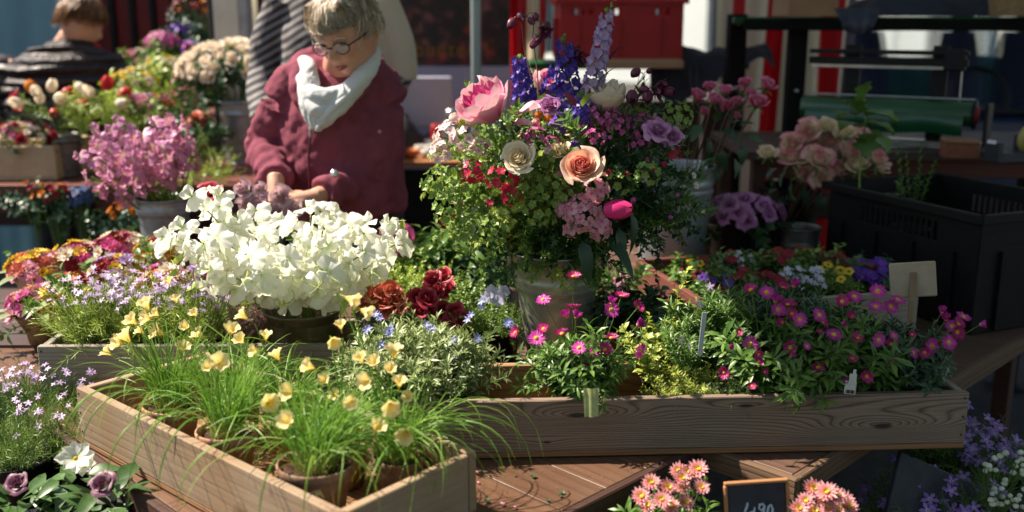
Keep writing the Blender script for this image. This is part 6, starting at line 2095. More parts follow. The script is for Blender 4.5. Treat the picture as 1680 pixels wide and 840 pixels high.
# ================================================================== second bucket, magenta roses
b2 = P(1100, 430, 3.22)
bucket('zinc_bucket', 'wide galvanised bucket behind the bouquet holding magenta roses', (b2.x, b2.y, TZ + .002), .128, .095, .40, M['zinc'], (.8, .86))
def leafy_roses(label, base, heads, key, leaves, mt='dark', sc=1.0, group='bunches of roses', d=3.0, lsc=1.0):
    t = thing('rose_bunch', label, 'roses', base, group)
    ti = t.matrix_basis.inverted()
    gs = []
    for (px, py, s) in heads:
        q = ti @ P(px, py, d + rnd(-.06, .06))
        dr = Vector((rnd(-.4, .4), -.45, rnd(.3, .9)))
        put('rose', pick(key), t, mdir(q, dr, rnd(0, 6), s * sc * 1.18))
        gs.append(tube(bez((rnd(-.03, .03), rnd(-.03, .03), .05), (q.x * .5, q.y * .5, q.z * .6), q - dr.normalized() * .005, 6), .0022, 5))
    obj('stems', join(gs), L_['stem_red'], t, kind='stuff')
    lm = build_mesh('leaf', lf_rose, L_[mt])
    for (px, py, dx, dz, s) in leaves:
        q = ti @ P(px, py, d + rnd(-.05, .05))
        m = Matrix.Translation(q) @ Vector((dx, rnd(-.6, -.1), dz)).to_track_quat('X', 'Z').to_matrix().to_4x4() @ Matrix.Rotation(rnd(-.5, .9), 4, 'X') @ Matrix.Scale(s * lsc, 4)
        put('leaf', lm, t, m)
    return t


leafy_roses('magenta garden roses with dark leaves in the wide zinc bucket', (b2.x + .01, b2.y, TZ + .02),
            [(1140, 165, 1.2), (1165, 148, .9), (1168, 170, 1.1), (1188, 155, .95), (1195, 178, .9), (1208, 175, .95), (1224, 140, .8), (1228, 158, .85), (1255, 147, 1.15), (1240, 175, 1.25), (1215, 150, .6), (1150, 185, .7), (1205, 192, .6)],
            'rose_magenta', [(1150, 205, -.5, -.5, 1.3), (1160, 225, .3, -.9, 1.5), (1185, 215, .9, -.1, 1.5), (1200, 225, .8, -.5, 1.4), (1215, 240, .3, -1, 1.3), (1185, 245, 0, -1, 1.5), (1170, 250, -.3, -.9, 1.4),
                             (1225, 225, 1, 0, 1.3), (1205, 260, .3, -.9, 1.3), (1180, 270, -.2, -.9, 1.2), (1140, 215, -.8, -.2, 1.3), (1195, 205, .5, .4, 1.1), (1160, 262, -.6, -.7, 1.2), (1150, 300, .2, .9, 1.0),
                             (1175, 200, .1, .8, 1), (1212, 205, .6, .3, 1)], d=3.05)
# black bucket with carnations
b3 = P(1215, 430, 3.34)
bucket('black_bucket', 'black plastic bucket of purple pink carnations', (b3.x, b3.y, TZ + .002), .118, .09, .24, M['black_plastic'], (.8,), handle=False)
FM['carn'] = [build_mesh('carnation', join(rose_petals(.024, .02, 16, 1.4, .14)), L_['carn']) for _ in range(2)]
quick_bunch('carnation_bunch', 'purple pink carnations with green leaves in the black bucket', 'carnations', (b3.x, b3.y, TZ + .02), tuple(P(1215, 352, 3.22)), (.125, .08, .055), ['carn'], 26,
            SH['ovate'], L_['dark'], None, 'carnation', 14, (.9, 1.2))
# small empty zinc pot
b4 = P(1306, 440, 3.30)
bucket('zinc_pot', 'small dull empty zinc pot between carnations and black crate', (b4.x, b4.y, TZ + .002), .070, .058, .185, M['zinc_dark'], (.62, .7), group='flower buckets', handle=False)
b5 = Vector((1.02, 3.62, 0))
bucket('black_bucket', 'black bucket under the cream pink roses behind the black crate', (b5.x, b5.y, TZ + .002), .115, .09, .25, M['black_plastic'], (.8,), handle=False)
leafy_roses('cream roses with pink edges bunched behind the black crate', (b5.x, b5.y, TZ + .03),
            [(1258, 258, .85), (1300, 240, .9), (1330, 218, .95), (1355, 215, .95), (1300, 265, 1.1), (1340, 268, 1.15), (1325, 285, 1.0), (1360, 240, 1.15), (1385, 255, 1.1), (1395, 235, .95), (1420, 255, 1.1), (1432, 268, 1.0), (1405, 280, 1.0),
             (1375, 285, 1.0), (1350, 295, .9), (1385, 225, .9), (1318, 232, .8), (1410, 228, .8), (1440, 280, .8), (1310, 290, .8), (1330, 240, .8)],
            'rose_creampink', [(1290, 280, -.6, -.6, 1.3), (1300, 300, -.3, -.9, 1.3), (1320, 310, 0, -1, 1.3), (1345, 320, .2, -1, 1.3), (1275, 275, -.9, -.3, 1.2), (1365, 310, .5, -.8, 1.2)], mt='deep', d=3.3)
for o in [c for c in bpy.data.objects if c.name.startswith('rose.') and c.data and c.data.name.startswith('rose_creampink')][::3]:
    o.data = pick('rose_cream')
# plants inside the black crate
kp = CRATE_K
t = thing('ivy_plant', 'single ivy stem rising from the black crate', 'plant', P(1410, 330, 3.14) - Vector((0, 0, .12)), 'plants inside the black crate')
ti = t.matrix_basis.inverted()
stp = [P(1411, 340, 3.14), P(1410, 290, 3.14), P(1415, 240, 3.14), P(1420, 200, 3.14), P(1418, 160, 3.14)]
obj('ivy_stem', tube([ti @ q for q in stp], .0028, 6), L_['fresh'], t)
ivy = grid(lambda u, v: (.055 * v - .008 * np.abs(u - .5) * 2 * (v < .2), (u - .5) * .055 * (np.sin(np.clip(v, 0, 1) ** .7 * math.pi) ** .6 * (1 + .35 * np.cos(v * 12.5))) , .010 * np.sin(v * 3) + .012 * np.abs(u - .5)), 4, 9)
im = build_mesh('leaf', ivy, L_['mid'])
for (px, py, dx, dz, s) in [(1415, 165, .3, 1, .8), (1408, 185, -.6, .3, 1.0), (1420, 190, .6, -.2, 1.25), (1425, 205, .8, -.4, 1.0), (1405, 190, -1, -.2, .9), (1412, 210, -.9, -.1, 1.1), (1430, 220, .5, -.9, 1.0), (1424, 225, -.2, -1, .9), (1410, 235, -.9, .1, .8)]:
    q = ti @ P(px, py, 3.12)
    put('leaf', im, t, Matrix.Translation(q) @ Vector((dx, -.5, dz)).to_track_quat('X', 'Z').to_matrix().to_4x4() @ Matrix.Scale(s * 1.5, 4))
pb = P(1495, 345, 3.0)
t = thing('box_shrub', 'small glossy green shrub growing out of the black crate', 'plant', pb - Vector((0, 0, .13)), 'plants inside the black crate')
ti = t.matrix_basis.inverted()
gs = []
for (a, b_, L) in [((1490, 345), (1462, 240), 0), ((1495, 345), (1485, 250), 0), ((1500, 345), (1520, 245), 0), ((1505, 345), (1535, 265), 0), ((1490, 345), (1470, 300), 0), ((1500, 345), (1500, 290), 0), ((1495, 345), (1515, 300), 0), ((1485, 345), (1450, 320), 0)]:
    p0, p1 = P(*a, 3.0), P(*b_, 2.98)
    g = shoot((p1 - p0).length, 50, leaf(.018, .009, 2, .25, .3, 'obov'), .0013, .1, .9, .15, whorl=2, start=.1)
    gs.append(g.xf(ti @ mdir(p0, p1 - p0, rnd(0, 6))))
obj('foliage', join(gs), [L_['mid'], L_['stem']], t, kind='stuff')
obj('root_ball', lathe(pot_profile(.06, .10), 20), M['black_plastic'], t, Matrix.Translation((0, 0, -.02)))
# blank wooden sign seen from behind
sp_ = P(1500, 462, 2.36)
t = thing('wooden_sign', 'blank pale plywood sign on a stick, seen from behind', 'sign', mloc((sp_.x, sp_.y, TZ + .02), R(-14), R(-6), 0))
ph_ = sp_.z - TZ - .02
obj('sign_board', box(.105, .006, .085, .004), plain('plywood', (.46, .38, .28), (.36, .29, .20), .7, 0, 12, bmp=.3), t, Matrix.Translation((0, 0, ph_)) @ Matrix.Rotation(R(-7), 4, 'Y'), smooth=False)
obj('stick', join([box(.014, .009, ph_ + .02, .002, (0, -.009, (ph_ + .02) / 2))]), plain('stick_wood', (.34, .24, .15), (.22, .15, .09), .7, 0, 12), t, smooth=False)

# ================================================================== square box: pansies, primulas, phlox
def inD(x, y=0): return CRATE_D @ Vector((x, y, .016))
FM['pan_red'] = [build_mesh('pansy', floret(.016, 5, 1.15, .04, .1, .06), L_['darkred'])]
FM['pan_violet'] = [build_mesh('pansy', floret(.016, 5, 1.15, .04, .1, .06), L_['violet'])]
FM['pale_fl'] = [build_mesh('floret', floret(.0095, 5, .6, .1), L_['pale_lilac'])]
Dp = [(-.22, -.15, 'violas with wine red and violet faces at the left end of the square box', [('pan_red', 9), ('pan_violet', 7)], 'mid'),
      (-.10, -.14, 'wine red violas in the front of the square box', [('pan_red', 9)], 'mid'), (.02, -.15, 'white lilac candytuft in the front of the square box', [('pale_fl', 50)], 'mid'),
      (.13, -.15, 'yellow pansies at the front of the square box', [('pansy_y', 9)], 'fresh'), (.24, -.14, 'deep violet primulas beside the wooden sign', [('pan_violet', 60)], 'dark'),
      (-.22, .0, 'orange and wine violas at the left back of the square box', [('pansy_y', 3), ('pan_red', 8)], 'mid'), (-.08, .02, 'white florets at the back of the square box', [('pale_fl', 30), ('pan_red', 4)], 'mid'),
      (.06, .02, 'red violas at the back of the square box', [('pan_red', 7)], 'mid'), (.18, .02, 'yellow violas at the back right of the square box', [('pansy_y', 4), ('pan_red', 3)], 'fresh')]
for (x, y, lab, fl, mt) in Dp:
    potted('potted_viola', lab, inD(x, y), .052, .11, 'lance' if 'front' in lab else 'ovate', (mt, 'stem'), 30, (.55, .95), (.05, .9), .05,
           [(k, None, n, 'flower', (.062, .055), (.03, .085), 1.0, .0008) for k, n in fl], 'violas in the square box')
tag(obj('box_crosspiece', box(.30, .02, .045, .003), M['wood_red'], None, mloc(P(1368, 430, 2.84), R(-62)), smooth=False), 'loose brown wooden lath lying across the back corner of the square box', 'lath')

# ================================================================== low plants at the bottom
CH = [(1068, 792), (1095, 800), (1052, 815), (1112, 772), (1125, 775), (1118, 785), (1135, 778), (1150, 800), (1120, 800), (1060, 830), (1085, 820), (1100, 830), (1125, 825), (1145, 770)]
def chrys_head(r=.016):
    return join([ringset(petal(r, r * .30, 2, 3, .4, 0, -.1, .6, claw=.5), 15, .1, 0, .001).mat(0), ringset(petal(r * .8, r * .28, 2, 2, .4, 0, 0, .6, claw=.5), 12, .5, .2, .001).mat(0),
                 ringset(petal(r * .5, r * .25, 2, 2, .4, 0, 0, .6, claw=.5), 9, .95, .1, .001).mat(1), dome(r * .28, r * .2, 8, 2).mat(1)])
FM['chrys'] = [build_mesh('chrysanthemum', chrys_head(), [L_['chrys'], L_['chrys_y']]) for _ in range(3)]
LSZ = .44
p = P(1100, 840, 1.74)
t = potted('potted_chrysanthemum', 'coral pink chrysanthemums left of the chalk sign', (p.x, p.y + .02, LSZ + .003), .07, .20, 'broad', ('mid', 'stem'), 34, (.9, 1.35), (.05, .5), .06, [], 'potted chrysanthemums')
ti = t.matrix_basis.inverted()
for (px, py) in CH:
    add_flower(t, ti @ P(px, py, 1.73 + rnd(-.04, .04)), Vector((rnd(-.4, .4), -.5, .8)), 'chrys', None, 'flower', rnd(.95, 1.2), .001, Vector((rnd(-.02, .02), 0, .2)))
for k in range(9):
    put('bud', FM['bud_g'][0], t, mdir(ti @ P(rnd(1090, 1165), rnd(775, 830), 1.72), (rnd(-.3, .3), -.2, 1), 0, .6))
p = P(1355, 840, 1.74)
t = potted('potted_chrysanthemum', 'rose pink chrysanthemums right of the chalk sign', (p.x, p.y + .02, LSZ + .003), .07, .20, 'broad', ('mid', 'stem'), 30, (.8, 1.1), (.05, .5), .06, [], 'potted chrysanthemums')
ti = t.matrix_basis.inverted()
for (px, py) in [(1334, 802), (1322, 822), (1348, 822), (1370, 812), (1385, 820), (1392, 832), (1360, 835), (1335, 838), (1375, 836), (1356, 808), (1310, 835)]:
    add_flower(t, ti @ P(px, py, 1.73 + rnd(-.03, .03)), Vector((rnd(-.4, .4), -.5, .8)), 'chrys', None, 'flower', rnd(1.0, 1.25), .001, Vector((rnd(-.02, .02), 0, .2)))

# chalk price board on a stick
m_ = P(1253, 867, 1.70)
t = thing('price_board', 'small chalk board with a wooden frame and handwritten price', 'price board', mloc((m_.x, m_.y, LSZ + .002), R(0), R(-8), 0))
bz = m_.z - LSZ
bw, bh = .108, .125
black = plain('chalk_board', (.012, .014, .022), (.03, .032, .045), .6, 0, 18)
frw = wood('orange_frame', (.28, .11, .04), (.50, .26, .12), freq=60, contrast=.4)
tilt = Matrix.Rotation(R(-4), 4, 'Y')
obj('board', box(bw - .008, .006, bh - .008, .001), black, t, Matrix.Translation((0, 0, bz)) @ tilt, smooth=False)
for (x, z, w, h) in [(0, bh / 2, bw + .004, .006), (0, -bh / 2, bw + .004, .006), (-bw / 2, 0, .006, bh - .007), (bw / 2, 0, .006, bh - .007)]:
    obj('frame_strip', box(w, .010, h, .0015), frw, t, Matrix.Translation((0, 0, bz)) @ tilt @ Matrix.Translation((x, 0, z)), smooth=False)
obj('stick', box(.012, .006, bz - bh / 2 + .01, .001, (0, .009, (bz - bh / 2 + .01) / 2)), frw, t, smooth=False)
chalk = plain('chalk', (.50, .62, .72), (.32, .42, .52), .95, 0, 300)
def stroke(pts, w=.0022):
    return tube([(x, -.0042, z) for x, z in pts], [w * (.7 + .5 * math.sin(i * 2.1) ** 2) for i in range(len(pts))], 5)
sc4 = .001
S = lambda L: [(x * sc4, z * sc4) for x, z in L]
tx = Matrix.Translation((0, 0, bz + .002)) @ tilt
obj('digit', join([stroke(S([(-17, 26), (-19, 18), (-23, 9), (-24, 5), (-14, 7), (-6, 10)])), stroke(S([(-5, 17), (-8, 4), (-11, -10)]))]), chalk, t, tx)
obj('digit', join([stroke(S([(12, 16), (9, 22), (4, 21), (2, 14), (6, 10), (11, 14), (13, 20), (10, 8), (6, -6), (3, -14)]))]), chalk, t, tx)
obj('digit', join([stroke(S([(24, 20), (19, 16), (16, 4), (18, -4), (23, 0), (26, 10), (24, 20)]))]), chalk, t, tx)
obj('price_comma', join([stroke(S([(-2, -10), (-4, -16)]))]), chalk, t, tx)

# lower right: violet bellflowers, white buds
RZ_ = .36
camp_l = ['violet bellflower plant just under the right end of the long planter', 'violet bellflower plant at the right edge below the table', 'pale violet bellflower plant at the bottom right edge', 'grassy bellflower plant below the long planter',
          'violet bellflower plant at the very bottom of the right corner']
FM['camp'] = [build_mesh('bellflower', floret(.0155, 5, .55, .1, .1, .0, .15), L_['campanula']) for _ in range(3)]
for i, (px, py, d, n, fn_) in enumerate([(1545, 690, 2.30, 90, 46), (1640, 730, 2.25, 90, 44), (1600, 830, 2.0, 80, 34), (1500, 800, 2.12, 90, 12), (1540, 840, 2.0, 70, 30)]):
    p = P(px, py, d)
    h = max(.14, p.z - RZ_ - .10)
    potted('potted_bellflower', camp_l[i], (p.x, p.y + .03, RZ_ + .003), .07, h, 'thread' if i != 3 else 'fine', ('mid', 'stem'), n, (.9, 1.4), (.05, .9), .06,
           [('camp', None, fn_, 'flower', (.10, .08), (.05, .15), 1.0, .0008)], 'violet bellflower plants')
p = P(1625, 790, 2.02)
t = potted('potted_everlasting', 'round white buds on green stems at the lower right', (p.x, p.y + .02, RZ_ + .003), .06, max(.12, p.z - RZ_ - .10), 'fine', ('mid', 'stem'), 40, (.8, 1.1), (.05, .7), .06, [], 'white bud plants')
ti = t.matrix_basis.inverted()
FM['ball'] = [build_mesh('bud', lathe([(.0003, -.004), (.004, -.003), (.0058, .0), (.0045, .0035), (.0003, .005)], 10), L_['bud'])]
for k in range(40):
    add_flower(t, ti @ P(rnd(1612, 1680), rnd(740, 835), 1.98 + rnd(-.03, .03)), Vector((rnd(-.3, .3), -.2, 1)), 'ball', None, 'bud', rnd(.85, 1.2), .0008, Vector((0, 0, .2)))

# lower left: phlox mass and big leaved plants with white and pink blooms
SZL = .50
ph_l = ['lilac creeping phlox at the far lower left', 'lilac creeping phlox left of the grey rear planter corner', 'lilac creeping phlox below the grey rear planter', 'yellow green phlox at the left edge below the others']
for i, (px, py, d, fn_) in enumerate([(5, 640, 2.25, 30), (70, 640, 2.22, 30), (95, 690, 2.10, 14), (10, 710, 2.02, 18)]):
    p = P(px, py, d)
    potted('potted_phlox', ph_l[i], (p.x, p.y + .03, SZL + .003), .07, max(.12, p.z - SZL - .07), 'thread', ('fresh' if i > 1 else 'mid', 'stem'), 130, (.8, 1.2), (.05, .95), .06,
           [('lilac_floret', None, fn_, 'flower', (.10, .08), (.07, .12), 1.0, .0008)], 'creeping phlox at lower left')
FM['wfl'] = [build_mesh('white_bloom', join([ringset(petal(.028, .022, 4, 4, .3, .1, .1, .5, 0, .05), 8, .25, 0, .002).mat(0), dome(.004, .003, 8, 2).mat(1)]), [L_['white'], L_['gold']])]
FM['pfl'] = [build_mesh('pink_bloom', join(rose_petals(.034, .03, 16, 1.3, .08)), plant('dusty_mauve_petal', (.16, .05, .10), (.22, .09, .15), trans=.2))]
blf = build_mesh('leaf', lf_big, L_['bigleaf'])
def bigleaf_plant(label, px, py, d, n, flo):
    p = P(px, py, d)
    h = max(.12, p.z - SZL - .08)
    t = thing('leafy_plant', label, 'potted plant', (p.x, p.y + .02, SZL + .003), 'broad leaved plants at lower left')
    obj('pot', lathe([(.0005, .001), (.055, .001), (.06, 0), (.075, h), (.070, h), (.065, h - .01), (.0005, h - .012)], 24), M['black_plastic'], t)
    for i in range(n):
        a = rnd(0, 6.28)
        put('leaf', blf, t, Matrix.Translation((.03 * math.cos(a), .03 * math.sin(a), h + rnd(-.01, .07))) @ Matrix.Rotation(a, 4, 'Z') @ Matrix.Rotation(rnd(-.9, .15), 4, 'Y') @ Matrix.Rotation(rnd(-.4, .4), 4, 'X') @ Matrix.Scale(rnd(.5, .9), 4))
    ti = t.matrix_basis.inverted()
    for (fx, fy, key, s) in flo:
        put('flower', pick(key), t, mdir(ti @ P(fx, fy, d - .03), (rnd(-.2, .3), -.6, .7), rnd(0, 6), s))
    return t
bigleaf_plant('broad leaved plant with one white bloom under the crate corner', 110, 780, 1.88, 34, [(124, 752, 'wfl', 1.15), (140, 765, 'wfl', .8)])
bigleaf_plant('broad leaved plant with a dusty mauve bloom under the crate corner', 165, 800, 1.80, 22, [(170, 797, 'pfl', .6)])
bigleaf_plant('broad leaved plant with pink blooms at the bottom left corner', 35, 810, 1.86, 30, [(30, 795, 'pfl', .55)])

# fallen petals, leaves and soil crumbs on the table tops
for (mt_, n_, nm_, lab_, ct_) in [('pinkhyd', 9, 'fallen_petals', 'pink petals dropped on the brown table planks', 'petals'), ('dark', 16, 'fallen_leaves', 'small torn leaves dropped on the table planks', 'leaves'), ('twig', 160, 'soil_crumbs', 'soil crumbs spilled on the table planks', 'soil')]:
    ms = []
    for k in range(n_):
        px_, py_ = (rnd(760, 1110), rnd(768, 838)) if k % 3 else (rnd(1220, 1400), rnd(752, 785))
        q = P(px_, py_, 1.8); dr_ = (q - Vector((0, 0, CAM_Z))); q = Vector((0, 0, CAM_Z)) + dr_ * ((CAM_Z - TZ) / (CAM_Z - q.z))
        if (px_ < 1115 and q.x - q.y > -1.53) or (px_ > 1200 and (q.x - q.y > -1.24 or q.x + q.y < 2.31)): continue
        ms.append(np.array(mloc((q.x, q.y, TZ + .004), rnd(0, 6), rnd(-.2, .2), rnd(-.2, .2), rnd(.6, 1.2) * (.22 if nm_ == 'soil_crumbs' else 1))))
    tag(obj(nm_, stamp(petal(.011, .010, 3, 3, .3, .1, .1), ms), L_[mt_]), lab_, ct_, kind='stuff')
# ================================================================== people
def eloft(rings, n=28, cap=True):
    """closed body of stacked ellipses: (x, y, z, rx, ry, tilt_x, tilt_y)"""
    rs = [tuple(r) + (0,) * (7 - len(r)) for r in rings]
    if cap:
        a, b = rs[0], rs[-1]
        rs = [(a[0], a[1], a[2], a[3] * .02, a[4] * .02, a[5], a[6])] + rs + [(b[0], b[1], b[2], b[3] * .02, b[4] * .02, b[5], b[6])]
    V = []
    for (x, y, z, rx, ry, tx, ty) in rs:
        for j in range(n):
            a = 2 * math.pi * j / n
            lx, ly = rx * math.cos(a), ry * math.sin(a)
            V.append((x + lx, y + ly, z + lx * ty + ly * tx))
    F = [(i * n + j, i * n + (j + 1) % n, (i + 1) * n + (j + 1) % n, (i + 1) * n + j) for i in range(len(rs) - 1) for j in range(n)]
    return G(V, F)


def limb(pts, rad, sides=16, k=4):
    """smoothly subdivided limb"""
    P_, R_ = [], []
    n = len(pts)
    pts = [Vector(p) for p in pts]
    for i in range(n - 1):
        p0, p1, p2, p3 = pts[max(0, i - 1)], pts[i], pts[i + 1], pts[min(n - 1, i + 2)]
        for j in range(k):
            t = j / k
            P_.append(.5 * ((2 * p1) + (p2 - p0) * t + (2 * p0 - 5 * p1 + 4 * p2 - p3) * t * t + (3 * p1 - p0 - 3 * p2 + p3) * t ** 3))
            R_.append(rad[i] * (1 - t) + rad[i + 1] * t)
    P_.append(pts[-1]); R_.append(rad[-1])
    return tube(P_, R_, sides, cap=True)


def hand(wrist, fdir, back, side, curl=.6, spread=.12, s=1.0):
    """palm and five fingers; fdir points from the wrist to the fingers, back is the outward normal of the back of the hand, side = +1/-1 puts the thumb"""
    w = Vector(wrist); f = Vector(fdir).normalized(); b = Vector(back); b = (b - f * b.dot(f)).normalized(); x = f.cross(b) * side
    gs = [limb([w - f * .03, w, w + f * .035 * s, w + f * .075 * s], [.024 * s, .024 * s, .022 * s, .018 * s], 12, 3)]
    for q in (-1, -.33, .33, 1):
        gs.append(limb([w + f * .01 + x * q * .012 * s, w + f * .045 * s + x * q * .024 * s, w + f * .082 * s + x * q * .029 * s], [.014 * s, .0145 * s, .0105 * s], 10, 3))
    L = [.070, .078, .074, .058]
    for i, q in enumerate((1, .33, -.33, -1)):
        p = w + f * .082 * s + x * q * .029 * s
        d = (f + x * q * spread).normalized()
        pts, rad = [p - d * .01], [.0100 * s]
        ang = 0
        for k in range(3):
            ang += curl * (1.0 if k else .6) * (1 + .12 * i)
            dd = (d * math.cos(ang) - b * math.sin(ang)).normalized()
            p = p + dd * L[i] * s * (.42, .32, .26)[k]
            pts.append(p); rad.append((.0088, .0080, .0066)[k] * s)
        gs.append(limb(pts, rad, 9, 3))
    p = w + f * .018 * s + x * .020 * s
    t1 = (f * .75 + x * .75 - b * .35).normalized(); t2 = (f * .95 + x * .15 - b * .6).normalized()
    gs.append(limb([p, p + t1 * .032 * s, p + t1 * .042 * s + t2 * .022 * s, p + t1 * .044 * s + t2 * .045 * s], [.0150 * s, .0120 * s, .0098 * s, .0075 * s], 9, 3))
    return join(gs)


def head_geo(male=False):
    def fn(u, v):
        az = u * 2 * math.pi            # 0 -> +X, face at az = 3/2 pi (towards -Y)
        po = v * math.pi
        x = np.cos(az) * np.sin(po); y = np.sin(az) * np.sin(po); z = -np.cos(po)
        jaw = np.clip(-z, 0, 1)
        X = x * .073 * (1 - .26 * jaw ** 1.3); Y = y * .094 * (1 - .10 * jaw * (y > 0)); Z = z * .112
        fr = np.clip(-y, 0, 1)
        def gs(cx, cz, sx, sz): return np.exp(-((X - cx) / sx) ** 2 - ((Z - cz) / sz) ** 2) * (fr > .2)
        Y = Y - .016 * gs(0, -.022, .011, .016) - .012 * gs(0, -.006, .008, .020) - .006 * gs(0, .028, .04, .010) + .010 * (gs(.031, .006, .016, .013) + gs(-.031, .006, .016, .013))
        Y = Y - .007 * gs(0, -.053, .020, .0055) - .005 * gs(0, -.064, .018, .006) + .004 * gs(0, -.0585, .022, .002) - .010 * gs(0, -.088, .022, .016) - .006 * (gs(.040, -.028, .020, .022) + gs(-.040, -.028, .020, .022))
        return X, Y, Z
    g = grid(fn, 72, 56, closed=True)
    ears = []
    for s in (-1, 1):
        ears.append(limb([(s * .070, .008, -.028), (s * .078, .012, -.012), (s * .081, .020, .006), (s * .077, .026, .016), (s * .071, .014, .014)], [.006, .008, .009, .008, .006], 8, 3))
    return join([g] + ears)


def person_body(name, geos, mat, parent, voxel=.005, smooth=4, tex=None):
    o = obj(name, join(geos), mat, parent)
    r = o.modifiers.new('union', 'REMESH'); r.mode = 'VOXEL'; r.voxel_size = voxel; r.use_smooth_shade = True
    s = o.modifiers.new('smooth', 'SMOOTH'); s.iterations = smooth; s.factor = .5
    if tex:
        tx_ = bpy.data.textures.new(name + '_folds', 'CLOUDS'); tx_.noise_scale = tex[0]; tx_.noise_depth = 2
        d = o.modifiers.new('folds', 'DISPLACE'); d.texture = tx_; d.strength = tex[1]; d.mid_level = .5; d.texture_coords = 'LOCAL'
    return o


skin = plain('skin', (.50, .24, .16), (.58, .31, .22), .5, 0, 20, spec=.35)
mskin, nt, bs, out = new_mat('skin_face')
v = objco(nt, jitter=False)
col = mixc(nt, ramp(nt, noise(nt, v, 22, 4, .6), [(.35, 0.0), (.65, 1.0)]), (.52, .255, .175), (.60, .33, .245))
nt.links.new(col, bs.inputs['Base Color']); bs.inputs['Roughness'].default_value = .5
bs.inputs['Subsurface Weight'].default_value = .12; bs.inputs['Subsurface Radius'].default_value = (.01, .004, .002); bs.inputs['Subsurface Scale'].default_value = .5
fleece = plain('burgundy_fleece', (.23, .060, .088), (.155, .038, .064), .9, 0, 9, bmp=.5, fine=230, spec=.2)
m_, nt, bs, out = new_mat('knit_scarf')
v = objco(nt, jitter=False)
col = mixc(nt, noise(nt, v, 30, 3, .6), (.66, .66, .64), (.50, .53, .56))
nt.links.new(col, bs.inputs['Base Color']); bs.inputs['Roughness'].default_value = .9
bump(nt, noise(nt, v, 260, 3, .6), .4, .002, bs)
scarfm = m_
denim = plain('denim', (.10, .17, .28), (.07, .12, .20), .8, 0, 30, bmp=.3)
hairm = plant('grey_blond_hair', (.47, .38, .29), (.72, .63, .52), tip=(.62, .56, .48), trans=.1, rough=.42, mott=.1)
hair2 = plant('light_brown_hair', (.16, .065, .02), (.30, .14, .045), trans=.05, rough=.4, mott=.1)

WO = Vector((-.54, 3.10, 0))
W = thing('person', 'grey haired person with glasses, burgundy fleece jacket and pale scarf arranging roses', 'person', WO)
def wl(x, y, z): return (x - WO.x, y - WO.y, z)
HC = Vector((-.475, 2.965, 1.562))
HR = Matrix.Translation(HC - WO) @ Matrix.Rotation(R(-24), 4, 'Z') @ Matrix.Rotation(R(26), 4, 'X') @ Matrix.Rotation(R(-5), 4, 'Y') @ Matrix.Scale(1.10, 4)
hg = head_geo().xf(HR)
neck = limb([wl(-.545, 3.12, 1.36), wl(-.525, 3.08, 1.44), wl(-.495, 3.02, 1.51)], [.062, .055, .055], 16)
torso = eloft([wl(-.53, 3.12, .86) + (.165, .12), wl(-.53, 3.11, 1.0) + (.165, .12), wl(-.53, 3.10, 1.15) + (.16, .115), wl(-.53, 3.09, 1.30) + (.15, .10), wl(-.535, 3.10, 1.38) + (.12, .08), wl(-.54, 3.11, 1.43) + (.08, .07)])
legs = [limb([wl(-.53 + s * .085, 3.13, .88), wl(-.53 + s * .09, 3.12, .50), wl(-.53 + s * .09, 3.15, .09)], [.095, .062, .045], 14) for s in (-1, 1)]
feet = [limb([wl(-.53 + s * .09, 3.17, .05), wl(-.53 + s * .095, 3.05, .045), wl(-.53 + s * .10, 2.96, .035)], [.045, .045, .03], 12) for s in (-1, 1)]
shL, elL, wrL = (-.705, 3.09, 1.345), (-.772, 3.11, 1.20), (-.690, 2.885, 1.135)
shR, elR, wrR = (-.402, 3.09, 1.34), (-.402, 3.10, 1.155), (-.575, 2.865, 1.095)
arms = [limb([wl(-.67, 3.09, 1.33), wl(*elL), wl(*wrL)], [.026, .028, .026], 12), limb([wl(-.40, 3.09, 1.33), wl(*elR), wl(*wrR)], [.026, .028, .026], 12)]
hands = [hand(wl(-.690, 2.875, 1.130), (.12, -.55, -.75), (-.35, -.75, .45), -1, .40, .10, 1.0), hand(wl(-.590, 2.855, 1.093), (-.90, -.35, -.10), (.1, -.45, .85), 1, .55, .08, 1.0)]
person_body('body', [hg, neck, torso] + legs + feet + arms + hands, mskin, W, .0042, 2)

# jacket
jt = eloft([wl(-.525, 3.115, .985) + (.185, .135, 0, .10), wl(-.525, 3.11, 1.00) + (.195, .145, 0, .10), wl(-.525, 3.10, 1.08) + (.188, .145, 0, .04), wl(-.53, 3.09, 1.16) + (.190, .145), wl(-.53, 3.085, 1.24) + (.192, .140), wl(-.532, 3.09, 1.32) + (.192, .132),
            wl(-.535, 3.10, 1.385) + (.175, .115), wl(-.54, 3.11, 1.43) + (.130, .10), wl(-.54, 3.12, 1.455) + (.095, .085)], 40)
def sleeve(a, e, w_, seed):
    rs = np.random.RandomState(seed)
    n = 30
    pts = [Vector(a).lerp(Vector(e), i / 14) for i in range(15)] + [Vector(e).lerp(Vector(w_), i / 15) for i in range(1, 16)]
    sm = [sum((pts[min(n - 1, max(0, i + k))] for k in (-2, -1, 0, 1, 2)), Vector()) / 5 for i in range(n)]
    rad = []
    for i in range(n):
        f = i / (n - 1)
        base = .071 * (1 - f) + .047 * f + .006 * math.exp(-((f - .5) / .2) ** 2)
        rad.append(base + .0045 * math.sin(i * 1.9 + rs.rand() * .8) * (.4 + f))
    rad[-1] *= 1.04; rad[-2] *= 1.08
    return tube([tuple(p - WO) for p in sm], rad, 20, cap=True)
